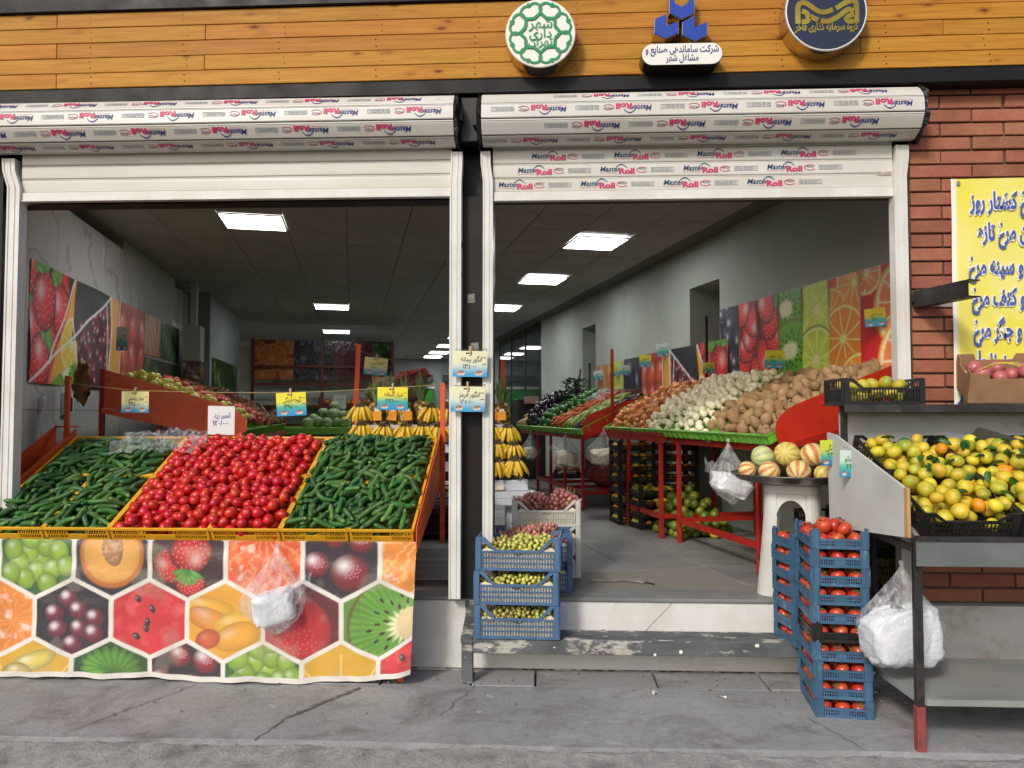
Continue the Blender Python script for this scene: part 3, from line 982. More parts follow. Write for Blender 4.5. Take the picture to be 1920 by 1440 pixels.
# ---- wooden fascia
fa = thing('wood_fascia', 'varnished pine board fascia above the shutters', 'fascia', (0, 0, 0), 0, None, (0, -.0056, 0))
mb = MB(); mb.box(-9, 6, 4.66, 4.859, 3.66, 4.27); mb.build('backing', M['dark'], fa)
joints = {0: [-9, -3.10, .92, 4.9], 1: [-9, -2.13, 1.95, 6], 2: [-9, -3.10, 2.45, 6], 3: [-9, -2.135, 1.95, 6], 4: [-9, -3.10, .72, 6], 5: [-9, -1.1, 3.2, 6]}
for r_ in range(5):
    z0 = 4.179 - .0972 * (r_ + 1); z1 = z0 + .0945
    js = joints[r_]
    for i in range(len(js) - 1):
        w = js[i + 1] - js[i]
        mb = MB(); mb.cbox(-w / 2 + .0015, w / 2 - .0015, -.012, .012, -.0472, .0472, .003)
        mb.build('plank', M['pine'], fa, loc=((js[i] + js[i + 1]) / 2, 4.645 + rng.normal(0, .001), (z0 + z1) / 2), rot=(0, rng.normal(0, .0003), 0))
mb = MB()
for r_ in range(5):
    zc = 4.179 - .0972 * (r_ + .5)
    for xx in np.arange(-3.5, 3.4, .62):
        jx = xx + .02 * math.sin(r_ * 3 + xx)
        mb.ball((jx, 4.6325, zc + .02), .0045, 6, 4, 1, .4, 1); mb.ball((jx + .004, 4.6325, zc - .022), .0045, 6, 4, 1, .4, 1)
tag(mb.build('nail_heads', M['dark'], fa), kind='stuff')
mb = MB(); mb.cbox(-9, 6, 4.61, 4.67, 4.1805, 4.36, .004); mb.build('top_trim', M['black'], fa)
mb = MB(); mb.cbox(-9, 6, 4.64, 4.86, 3.60, 3.690, .004); mb.build('bottom_trim', M['black'], fa)
mb = MB(); mb.box(-9, 6, 4.67, 5.0, 4.3605, 7.5)
tag(mb.build('upper_wall', M['black']), 'dark wall above the pine fascia', 'wall')
# ================================================================== shutters
TEAL, MAG, GREY, REDR = (mat('ink_teal', C(44, 84, 112), .5), mat('ink_magenta', C(200, 52, 104), .5), mat('ink_grey', C(128, 136, 142), .5), mat('ink_red', C(190, 50, 60), .5))
NAVY = mat('ink_navy', C(50, 58, 122), .5)
def print_unit(mb, o, X, Y):
    X, Y, o = Vector(X), Vector(Y), Vector(o)
    N = X.cross(Y).normalized()
    P = lambda u, v: o + X * u + Y * v + N * .002
    mb.mi = 0; put_text(mb, 'Master', P(0, 0), X, Y, .046, shear=.25, width=.128, offset=.0008, lift=0)
    mb.mi = 1; put_text(mb, 'Roll', P(.118, -.014), X, Y, .046, shear=0, width=.098, offset=.0022, lift=.0003)
    put_text(mb, 'From Turkish Master', P(.002, -.0125), X, Y, .0105, width=.105, lift=0)
    mb.mi = 0
    arc = [P(.098 + .07 * t, .026 + .022 * math.sin(math.pi * t)) for t in np.linspace(0, 1, 7)]
    arc2 = [P(.098 + .07 * t, .019 + .022 * math.sin(math.pi * t)) for t in np.linspace(0, 1, 7)]
    mb.add(arc + arc2, [(i + 7, i + 8, i + 1, i) for i in range(6)])
    mb.mi = 3
    c = (.262, .008)
    ring = []
    for t in np.linspace(.5, 5.8, 15):
        ring.append((P(c[0] + .036 * math.cos(t), c[1] + .018 * math.sin(t)), P(c[0] + .031 * math.cos(t), c[1] + .0145 * math.sin(t))))
    for a, b in zip(ring[:-1], ring[1:]): mb.add([a[0], b[0], b[1], a[1]], [(0, 1, 2, 3)])
    mb.mi = 0
    wv = [(-.022, 0), (-.012, .008), (-.004, -.002), (.004, .009), (.012, -.003), (.022, .004)]
    for (a0, a1), (b0, b1) in zip(wv[:-1], wv[1:]):
        mb.add([P(c[0] + a0, c[1] + a1), P(c[0] + b0, c[1] + b1), P(c[0] + b0, c[1] + b1 + .005), P(c[0] + a0, c[1] + a1 + .005)], [(0, 1, 2, 3)])
    mb.mi = 2
    x = .318
    for k in range(5):
        w, h = .025, .028
        x0, x1, y0, y1 = x, x + w, -.006, -.006 + h
        t = .0022
        for q in ((x0, x1, y0, y0 + t), (x0, x1, y1 - t, y1), (x0, x0 + t, y0, y1), (x1 - t, x1, y0, y1)):
            mb.add([P(q[0], q[2]), P(q[1], q[2]), P(q[1], q[3]), P(q[0], q[3])], [(0, 1, 2, 3)])
        if k in (0, 2, 3):
            pts = [(P(x + w / 2 + .009 * math.cos(a), -.006 + h / 2 + .009 * math.sin(a)), P(x + w / 2 + .0055 * math.cos(a), -.006 + h / 2 + .0055 * math.sin(a))) for a in np.linspace(0, 2 * math.pi, 9)]
            for a, b in zip(pts[:-1], pts[1:]): mb.add([a[0], b[0], b[1], a[1]], [(0, 1, 2, 3)])
        else:
            put_text(mb, '1' if k == 4 else '0', P(x + w / 2, -.001), X, Y, .022, align='c', lift=0, offset=.001)
        x += .029
INKS = [TEAL, MAG, GREY, REDR]
INKS_B = [NAVY, MAG, GREY, REDR]
def slat_mesh(x0, x1, h):
    mb = MB()
    pr = [(-h / 2 + .0012, -.001), (-h / 2 + .0012, .0), (-h * .43, .004), (-h * .2, .0049), (h * .2, .0049), (h * .34, .0040), (h * .36, .0010), (h * .40, .0010), (h * .42, .0036), (h / 2 - .0012, .0), (h / 2 - .0012, -.001)]
    mb.prism([(x0, -t, s_) for s_, t in pr], (x1 - x0, 0, 0))
    return mb.mesh('slat', M['slat_white'], recalc=True)
def shutter(x0, x1, hx0, hx1, printed, label):
    root = thing('roller_shutter', label, 'shutter', (0, 0, 0), 0, 'roller shutters over the shop openings')
    yc, zc, Rr, ch = 4.685, 3.432, .150, .0955
    me = slat_mesh(x0, x1, ch)
    for k, el in enumerate((148, 112, 76, 40, 4, -33, -70, -106)):
        e = R(el)
        n = Vector((0, -math.cos(e), math.sin(e)))
        sl = link('slat', me, root, loc=Vector((0, yc, zc)) + n * Rr, rot=(-e, 0, 0))
        if el in (76, 40, 4, -33, -70):
            mb = MB()
            st = x1 - [.05, .20, .07, .26, .12][k - 2]
            x = st
            while x - .47 > x0 - .02 and x > -3.9:
                print_unit(mb, (x, -.0052, .014), (-1, 0, 0), (0, 0, -1))
                x -= .513
            # a slat's end cuts the print: the first half unit is left off
            mb.build('printed_lettering', INKS_B, sl)['kind'] = 'stuff'
    mb = MB(); mb.lathe([(.02, 0), (.145, 0), (.145, x1 - x0 - .02), (.02, x1 - x0 - .02)], 20); 
    o = mb.build('drum', M['dark'], root, loc=(x0 + .01, yc, zc), rot=(0, R(90), 0))
    hh = .0900
    me2 = slat_mesh(hx0, hx1, hh)
    z = 3.357 + (.034 if not printed else 0)
    for k in range(4):
        z -= hh
        sl = link('slat', me2, root, loc=(0, 4.735, z + hh / 2))
        if printed and k < 4:
            mb = MB()
            x = hx0 + [.045, .245, .158, .035][k]
            while x + .46 < hx1:
                print_unit(mb, (x, -.0052, -.012), (1, 0, 0), (0, 0, 1))
                x += .518
            mb.build('printed_lettering', INKS, sl)['kind'] = 'stuff'
    mb = MB(); mb.cbox(hx0 + .004, hx1 - .004, 4.718, 4.75, z - .052, z - .001, .003); mb.cbox(hx0 + .004, hx1 - .004, 4.712, 4.756, z - .061, z - .0515, .002)
    mb.build('bottom_bar', M['white_metal'], root)
    # end plates wrapped in torn black film
    for xe, s_ in ((x0, -1), (x1, 1)):
        mb = MB()
        pts = []
        for i in range(20):
            t = 2 * math.pi * i / 20
            pts.append(Vector((xe + s_ * (.012 + .018 * abs(math.sin(3 * t))), yc + (.168 + .014 * math.sin(5 * t + xe)) * math.cos(t), zc + (.172 + .012 * math.cos(4 * t)) * math.sin(t))))
        ctr = Vector((xe + s_ * .05, yc, zc))
        pt2 = [Vector((xe + s_ * .002, yc + .15 * math.cos(2 * math.pi * i / 20), zc + .15 * math.sin(2 * math.pi * i / 20))) for i in range(20)]
        vs = pts + [ctr] + pt2
        fs = [(i, (i + 1) % 20, 20) for i in range(20)] + [(21 + i, 21 + (i + 1) % 20, (i + 1) % 20, i) for i in range(20)]
        mb.add(vs, fs)
        mb.build('end_plate', M['film_black'], root, recalc=True)
    return root
m, t, n, l, b = nt_new('black_film')
b.inputs['Base Color'].default_value = (.012, .012, .013, 1); b.inputs['Roughness'].default_value = .28
bumpn(t, b, noise(t, coords(t), 18, 4, .6, 1), 1, .03)
M['film_black'] = m
shutter(-4.4, -.558, -3.400, -.590, False, 'rolled up white shutter over the left opening with plain hanging slats')
shutter(-.386, 2.255, -.328, 2.150, True, 'rolled up white shutter over the right opening with printed hanging slats')
mb = MB(); mb.cbox(-.525, -.42, 4.66, 4.76, 3.30, 3.58, .004); mb.cbox(-.535, -.505, 4.60, 4.655, 3.41, 3.47, .003); mb.cbox(-.445, -.42, 4.60, 4.655, 3.38, 3.44, .003)
tag(mb.build('drum_bracket', M['dark']), 'dark bearing bracket between the two shutter drums', 'bracket')
mb = MB(); mb.cbox(2.06, 2.14, 4.7265, 4.7285, 3.07, 3.095, .0004)
tag(mb.build('paper_sticker', mat('sticker', C(206, 200, 186), .7, C(150, 140, 124), 40)), 'small faded sticker at the right end of the printed slats', 'sticker')

# ================================================================== signs on the fascia
M['chrome'] = mat('polished_trim', C(200, 186, 160), .16, metal=.95)
M['sign_white'] = mat('sign_acrylic', C(238, 236, 228), .25)
M['green_ink'] = mat('green_acrylic', C(24, 140, 84), .3)
M['blue_acr'] = mat('blue_acrylic', C(30, 66, 168), .12, coat=.5)
M['navy_acr'] = mat('navy_acrylic', C(36, 42, 64), .15, coat=.4)
M['gold'] = mat('gold_leaf', C(206, 178, 74), .28, C(176, 146, 60), 6, metal=.8)
def disc(name, parent, cx, cz, r, y0, y1, m, n=48):
    mb = MB(); pts = [(cx + r * math.cos(2 * math.pi * i / n), y1, cz + r * math.sin(2 * math.pi * i / n)) for i in range(n)]
    mb.prism(pts, (0, y0 - y1, 0)); return mb.build(name, m, parent, recalc=True)
def stroke(mb, pts, w, y, th=.004):
    """a flat band along a polyline in the x-z plane"""
    pts = [Vector((p[0], 0, p[1])) for p in pts]
    Lp, Rp = [], []
    for i, p in enumerate(pts):
        d = (pts[min(i + 1, len(pts) - 1)] - pts[max(i - 1, 0)]).normalized()
        nn = Vector((-d.z, 0, d.x)) * w / 2
        Lp.append(p + nn); Rp.append(p - nn)
    k = len(pts)
    vs = [Vector((p.x, y, p.z)) for p in Lp + Rp] + [Vector((p.x, y + th, p.z)) for p in Lp + Rp]
    fs = []
    for i in range(k - 1):
        fs += [(i, i + 1, k + i + 1, k + i), (i, 2 * k + i, 2 * k + i + 1, i + 1), (k + i, k + i + 1, 3 * k + i + 1, 3 * k + i)]
    mb.add(vs, fs)
def smooth_path(pts, n=6):
    out = []
    P = [np.array(p, float) for p in pts]
    for i in range(len(P) - 1):
        p0, p1, p2, p3 = P[max(i - 1, 0)], P[i], P[i + 1], P[min(i + 2, len(P) - 1)]
        for k in range(n):
            t = k / n
            out.append(.5 * ((2 * p1) + (-p0 + p2) * t + (2 * p0 - 5 * p1 + 4 * p2 - p3) * t * t + (-p0 + 3 * p1 - 3 * p2 + p3) * t ** 3))
    out.append(P[-1]); return out

s1 = thing('round_sign', 'round white light box sign with a green eight-lobed emblem', 'sign', (-.025, 4.63, 3.90))
disc('return', s1, 0, 0, .212, -.125, 0, M['chrome']); disc('face', s1, 0, 0, .208, -.129, -.1255, M['sign_white'])
mb = MB()
for k in range(8):
    a = k * math.pi / 4 + math.pi / 8
    ca, sa = math.cos(a), math.sin(a)
    def Q(u, v): return (u * ca - v * sa, u * sa + v * ca)
    heart = smooth_path([Q(.100, -.0), Q(.118, -.047), Q(.150, -.066), Q(.180, -.045), Q(.186, -.018), Q(.176, 0), Q(.186, .018), Q(.180, .045), Q(.150, .066), Q(.118, .047), Q(.100, 0)], 4)
    stroke(mb, heart[:21], .014, -.1335 - .0007 * (k % 2)); stroke(mb, heart[20:], .014, -.1338 - .0007 * (k % 2))
    stroke(mb, [Q(.176, 0), Q(.199, 0)], .016, -.1329)
    stroke(mb, smooth_path([Q(.095, 0), Q(.102, -.02), Q(.112, -.045)], 3), .016, -.1352 - .0005 * (k % 2)); stroke(mb, smooth_path([Q(.095, 0), Q(.102, .02), Q(.112, .045)], 3), .016, -.1363 - .0005 * (k % 2))
put_text(mb, persian('شهر'), (.0, -.1295, .030), (1, 0, 0), (0, 0, 1), .085, 'c', .004, offset=.0012)
put_text(mb, persian('داری'), (.0, -.1295, -.028), (1, 0, 0), (0, 0, 1), .075, 'c', .004, offset=.0012)
put_text(mb, persian('تهران'), (.0, -.1295, -.078), (1, 0, 0), (0, 0, 1), .07, 'c', .004, offset=.0012)
mb.build('emblem', M['green_ink'], s1)

s2 = thing('emblem_sign', 'blue three-piece hexagonal logo sign above the white name plate', 'sign', (.822, 4.63, 3.976))
kx = 1 / 4.174 / 313.6
def q2(x, y, ox=403, oy=130): return ((x - ox) * kx, (oy - y) * kx + .005)
for poly in ([(200, 120), (293, 82), (293, 182), (388, 143), (388, 240), (282, 287), (192, 240)], [(418, 150), (513, 100), (513, 198), (616, 152), (613, 260), (510, 310), (413, 255)],
             [(315, -95), (315, 78), (412, 131), (515, 80), (515, -95), (470, -70), (470, -6), (412, 30), (357, -4), (357, -70)]):
    pts = [q2(*p) for p in poly]
    mb = MB(); mb.prism([(p[0], 0, p[1]) for p in pts], (0, -.095, 0)); mb.build('return', M['chrome'], s2, recalc=True)
    cx, cz = sum(p[0] for p in pts) / len(pts), sum(p[1] for p in pts) / len(pts)
    mb = MB(); mb.prism([(cx + (p[0] - cx) * .965, -.0955, cz + (p[1] - cz) * .965) for p in pts], (0, -.004, 0)); mb.build('face', M['blue_acr'], s2, recalc=True)
s3 = thing('name_plate', 'white pill shaped name plate with two lines of blue lettering', 'sign', (.824, 4.63, 3.754))
def pill(hw, hh, n=12):
    return [(hw - hh + hh * math.cos(t), hh * math.sin(t)) for t in np.linspace(-math.pi / 2, math.pi / 2, n)] + [(-hw + hh + hh * math.cos(t), hh * math.sin(t)) for t in np.linspace(math.pi / 2, 3 * math.pi / 2, n)]
mb = MB(); mb.prism([(p[0], 0, p[1]) for p in pill(.242, .067)], (0, -.125, 0)); mb.build('return', mat('dark_trim', C(60, 58, 56), .2, metal=.8), s3, recalc=True)
mb = MB(); mb.prism([(p[0], -.1255, p[1]) for p in pill(.239, .064)], (0, -.004, 0)); mb.build('face', M['sign_white'], s3, recalc=True)
mb = MB()
put_text(mb, persian('شرکت ساماندهی صنایع و'), (0, -.1295, .010), (1, 0, 0), (0, 0, 1), .058, 'c', .0015, width=.435, offset=.0012)
put_text(mb, persian('مشاغل شهر'), (.0, -.1295, -.042), (1, 0, 0), (0, 0, 1), .058, 'c', .0015, width=.195, offset=.0012)
mb.build('lettering', NAVY, s3)['kind'] = 'stuff'
s4 = thing('round_sign', 'round dark navy sign with gold emblem and gold lettering', 'sign', (1.677, 4.63, 3.995))
disc('return', s4, 0, 0, .243, -.125, 0, M['chrome']); disc('rim', s4, 0, 0, .238, -.129, -.1253, M['sign_white']); disc('face', s4, 0, 0, .231, -.131, -.1293, M['navy_acr'])
mb = MB()
def q4(x, y): return ((x - 1540) * kx, (93 - y) * kx)
for pts in ([(1322, 192), (1322, 60), (1345, 28), (1385, 30), (1430, 62), (1480, 96), (1530, 104), (1590, 84)], [(1612, 78), (1668, 42), (1720, 20), (1765, 28), (1770, 70), (1770, 192)],
            [(1350, 178), (1392, 172), (1400, 138), (1385, 106), (1352, 92)], [(1418, 134), (1448, 152), (1476, 166)], [(1494, 172), (1550, 176), (1610, 152), (1660, 118), (1705, 86), (1735, 96), (1736, 126), (1712, 138), (1694, 158), (1706, 180), (1745, 182)]):
    stroke(mb, [q4(*p) for p in smooth_path(pts, 4)], .030, -.1345, .003)
put_text(mb, persian('گروه سرمایه گذاری فاخر'), (-.0, -.131, -.115), (1, 0, 0), (0, 0, 1), .062, 'c', .0015, width=.372, offset=.0022)
mb.build('emblem', M['gold'], s4)

# ================================================================== yellow banner on the brick wall
M['print'] = print_mat('printed_vinyl', .32)
M['print_matte'] = print_mat('printed_card', .6)
M['film_print'] = print_mat('printed_film', .2, .35)
M['wall_print'] = print_mat('wall_poster_print', .42)
def vivid(c, k=1.4):
    c.img = np.clip(c.img * k, 0, .95); return c
yb = thing('vinyl_banner', 'yellow vinyl banner with blue white-edged lettering on the bricks', 'banner', (2.497, 4.735, 1.62))
cv = Cv(1.15, 1.425, 60, 70, C(232, 222, 84))
nz = cv.noise(3, 3)
cv.blend(np.clip((nz - .45) * 2.2, 0, .6), C(240, 234, 150))
cv.blend((cv.U < .022) * 1., C(242, 240, 226))
cv.sheet('sheet', lambda U, V: np.dstack([U + .012 * (V / 1.4 - .5) * (U < .3), -.004 - .006 * np.sin(U * 9 + V * 3) * np.sin(V * 5) , V + 0 * U]), M['print'], yb)
mw, mb_ = MB(), MB()
for txt, lx, lz, sz in [('مرغ کشتار روز', .100, 1.235, .142), ('ران مرغ تازه', .147, 1.043, .142), ('ران و سینه مرغ', .085, .834, .142), ('بال و کتف مرغ', .099, .642, .142), ('دل و جگر مرغ', .104, .446, .142), ('لیمون زنجان', .078, .256, .142), ('(از', .0, .068, .17)]:
    tx = persian(txt)
    put_text(mw, tx, (lx, -.012, lz), (1, 0, 0), (0, 0, 1), sz, 'l', .0015, xs=.52, offset=.0120)
    put_text(mb_, tx, (lx + .008, -.012, lz), (1, 0, 0), (0, 0, 1), sz, 'l', .0035, xs=.52, offset=.0056)
mw.build('lettering_edge', M['sign_white'], yb)['kind'] = 'stuff'
mb_.build('lettering', mat('ink_blue', C(70, 92, 178), .45), yb)['kind'] = 'stuff'
mb = MB(); mb.lathe([(.004, 0), (.012, 0), (.012, .003), (.004, .003)], 12); mb.build('eyelet', M['chrome'], yb, loc=(.045, -.012, 1.395), rot=(R(90), 0, 0))

# ================================================================== fruit pictures
def pic_grapes(c, cx, cy, s, col=C(150, 190, 60), n=12, seed=0, bg=C(40, 96, 36)):
    c.fill(bg, .4, 10, seed)
    g = np.random.default_rng(seed)
    for k in range(n):
        a, r = k * 2.4, s * .95 * math.sqrt((k + .4) / n)
        c.ell(cx + r * math.cos(a), cy + r * math.sin(a), s * .30, s * .33, np.array(col) * g.uniform(.8, 1.1), g.uniform(-.4, .4), .5, .35)
def pic_plums(c, cx, cy, s, seed=0, col=C(118, 20, 52), bg=C(24, 12, 34), big=.30):
    c.fill(bg, .3, 9, seed)
    for k, (x, y) in enumerate([(-.15, .62), (-.55, .15), (.18, .25), (.68, .02), (-.45, -.35), (.2, -.32), (.66, -.45), (.0, -.82)]):
        c.ell(cx + x * s, cy + y * s, s * big, s * big, col, 0, .7, .75, hs=.045)
        c.dots(cx + x * s - s * .08, cy + y * s + s * .08, s * .12, s * .12, 0, 10, C(236, 200, 214), s * .018, k)
def pic_peach(c, cx, cy, s):
    c.fill(C(40, 34, 44), .3, 8)
    c.ell(cx, cy + .15 * s, .98 * s, 1.05 * s, C(226, 130, 42), 0, .35, 0)
    c.ell(cx, cy + .18 * s, .86 * s, .92 * s, C(240, 176, 84), 0, .25, 0)
    c.ell(cx + .02 * s, cy + .35 * s, .32 * s, .58 * s, C(190, 134, 88), .1, .4, 0)
    nz = c.noise(60, 3); c.blend((nz - .4) * 1.2 * (np.hypot((c.U - cx) / (.3 * s), (c.V - cy - .35 * s) / (.5 * s)) < 1), C(240, 214, 180))
def pic_berry(c, cx, cy, s, seed=0):
    c.fill(C(52, 16, 26), .4, 8, seed)
    c.strawberry(cx - .55 * s, cy - .2 * s, .45 * s, .55 * s, .6, 1, False)
    c.strawberry(cx + .1 * s, cy - .75 * s, .45 * s, .4 * s, 0, 3, False)
    c.strawberry(cx + .1 * s, cy + .25 * s, .62 * s, .62 * s, math.pi - .15, 2, True)
def pic_flesh(c, cx, cy, s, a=C(228, 92, 36), b=C(250, 176, 120), seed=0, rad=True):
    c.fill(a, .15, 6, seed)
    t = np.arctan2(c.V - cy - .9 * s, c.U - cx); q = np.hypot(c.V - cy - .9 * s, c.U - cx)
    nz = c.noise(26, seed)
    c.blend(np.clip((np.sin(t * 15 + nz * 7 + q * 6) - .35) * .9, 0, .75), b)
    c.blend(np.clip((c.noise(16, seed + 4) - .62) * 4, 0, .6), (1, .86, .74))
def pic_melon(c, cx, cy, s):
    c.fill(C(206, 34, 44), .22, 12, 2)
    c.blend(np.clip((c.noise(14, 8) - .5) * 2, 0, .5), C(232, 104, 104))
    for x, y, r in ((-.35, .62, .5), (.1, .32, .4), (-.05, -.1, .1), (-.1, -.3, .3), (-.4, -.55, .8)):
        c.ell(cx + x * s, cy + y * s, .085 * s, .14 * s, C(36, 14, 16), r, .3, .3)
def pic_mango(c, cx, cy, s):
    c.fill(C(224, 160, 40), .1, 5, 2)
    c.ell(cx - .6 * s, cy + .45 * s, .9 * s, .3 * s, C(238, 178, 44), -.15, .35, .25)
    c.ell(cx - .5 * s, cy + .05 * s, .7 * s, .35 * s, C(232, 150, 50), -.3, .4, .2)
    c.ell(cx + .35 * s, cy - .05 * s, .7 * s, .3 * s, C(240, 186, 60), .15, .3, .2)
    c.ell(cx + .4 * s, cy - .45 * s, .75 * s, .42 * s, C(236, 170, 44), .3, .35, .25)
    c.ell(cx - .5 * s, cy - .55 * s, .4 * s, .3 * s, C(206, 90, 40), .3, .4, .1)
def pic_lettuce(c, cx, cy, s):
    c.fill(C(28, 78, 26), .4, 14, 3)
    for k in range(12):
        a = -.3 + k * .34
        c.ell(cx + .5 * s * math.cos(a), cy + .25 * s + .35 * s * math.sin(a), .42 * s, .15 * s, np.array(C(96, 160, 50)) * (.7 + .05 * k), a, .6, .25)
def pic_yellow(c, cx, cy, s, seed=0):
    c.fill(C(214, 166, 36), .12, 6, seed)
    for k in range(5):
        t = -1.2 + .6 * k
        c.line((cx, cy - 1.2 * s), (cx + 2 * s * math.sin(t), cy - 1.2 * s + 2 * s * math.cos(t)), .012, C(240, 206, 110))
def pic_kiwi(c, cx, cy, s):
    c.fill(C(90, 140, 44), .2, 10, 3)
    c.kiwi(cx + .9 * s, cy - .2 * s, 1.9 * s, 1.75 * s, .1)
    c.ell(cx + 1.0 * s, cy - .15 * s, .42 * s, .52 * s, C(238, 214, 160), 0, .15, 0)
def pic_red(c, cx, cy, s):
    c.fill(C(96, 16, 30), .3, 8)
    c.ell(cx - .2 * s, cy - .3 * s, 1.05 * s, 1.1 * s, C(204, 22, 34), .3, .45, .25)
    c.dots(cx - .2 * s, cy - .6 * s, .7 * s, .5 * s, 0, 40, C(240, 130, 110), .02 * s, 3)
def pic_cherry(c, cx, cy, s):
    c.fill(C(34, 16, 34), .4, 8, 3)
    for x, y, r in ((.25, -.35, .58), (-.75, -.1, .4), (.6, .65, .4), (-.2, .75, .35)):
        c.ell(cx + x * s, cy + y * s, r * s, r * s, C(146, 14, 36), 0, .75, .7, hs=.05)
        c.dots(cx + x * s + .05 * s, cy + y * s + .05 * s, r * .5 * s, r * .5 * s, 0, 22, C(236, 176, 190), .022 * s, 4)

fb = thing('fruit_banner', 'glossy vinyl skirt printed with fruit in white-edged hexagons below the vegetable stand', 'banner', (-3.62, 4.475, .0))
BW, BH = 2.86, .86
cv = Cv(BW, BH, 560, 172, C(232, 228, 218))
HW, RV, SV = .2321, .245, .124
py = RV + SV
x_of = lambda px: (px - 960) / 1420 * 4.6 + 3.62 - .196 + 0
rows = [(.845 - .15, 141, [(0, pic_flesh), (1, lambda c, x, y, s: pic_grapes(c, x, y, s, seed=2)), (2, pic_peach), (3, pic_berry), (4, pic_flesh), (5, pic_cherry), (6, lambda c, x, y, s: pic_flesh(c, x, y, s, C(226, 130, 40), C(250, 200, 120), 3))])]
cx0 = .2735
def hexmask(cx, cy, g=.0140):
    x, y = np.abs(cv.U - cx), cv.V - cy
    d1 = HW - g / 1.0 - x
    d2 = (RV - g * 1.1) - (np.abs(y) + x * (RV - SV) / HW)
    return np.clip(np.minimum(d1, d2 * .88) / .005 + .5, 0, 1)
top, mid, low = [], [], []
yc1 = .368
for k, f in enumerate([lambda c, x, y, s: pic_grapes(c, x, y, s, n=14, seed=2), lambda c, x, y, s: pic_grapes(c, x, y, s, n=14, seed=2), pic_peach, pic_berry, pic_flesh, pic_cherry, lambda c, x, y, s: pic_flesh(c, x, y, s, C(232, 140, 48), C(250, 206, 130), 3)]):
    cx = .092 + 2 * HW * k
    cv.mask = hexmask(cx, yc1 + py); f(cv, cx, yc1 + py, .2)
for k, f in enumerate([pic_plums, lambda c, x, y, s: pic_flesh(c, x + .1, y - .2, s, C(226, 130, 44), C(240, 170, 90), 7), pic_plums, pic_melon, pic_mango, pic_red, pic_kiwi]):
    cx = .092 + 2 * HW * k - HW
    cv.mask = hexmask(cx, yc1); f(cv, cx, yc1, .2)
for k, f in enumerate([pic_lettuce, lambda c, x, y, s: (pic_yellow(c, x, y, s, 3), c.ell(x, y + .1, .15, .06, C(226, 206, 90), .3), c.ell(x - .1, y + .03, .1, .06, C(206, 180, 70), .0)), pic_lettuce, pic_cherry, lambda c, x, y, s: pic_grapes(c, x, y + .08, s, n=14, seed=5), pic_yellow, pic_melon]):
    cx = .092 + 2 * HW * k
    cv.mask = hexmask(cx, yc1 - py); f(cv, cx, yc1 - py, .2)
cv.mask = (cv.V < .035) * 1.; cv.fill(C(226, 222, 212), .06, 12)
cv.mask = np.ones_like(cv.U); cv.blend(np.clip((cv.noise(5, 9) - .62) * 3, 0, .25), C(170, 160, 140))
def banner_place(U, V):
    t = 1 - V / BH
    r = np.clip((U - (BW - .35)) / .35, 0, 1)
    y = .017 * np.sin(U * 5.5 + 1) * t + .007 * np.sin(U * 31 + V * 9) * t * t + .004 * np.sin(U * 3 + V * 34) * (1 - t) + .006 * np.sin(U * 17 + V * 4) * t + .045 * t * r * np.sin((U - BW) * 14) * .5 + .006 * np.sin(U * 9 - V * 22) * r
    z = .018 + V * ((.842 - .018) / BH) + .014 * np.sin(U * 2.1 + .5) * t * .6 + .006 * np.sin(U * 11) * t ** 3 + .055 * r * t
    x = U - .03 * r * t
    return np.dstack([x, y, z])
cv.img = cv.img * .93 + .06
cv.sheet('sheet', banner_place, M['film_print'], fb)

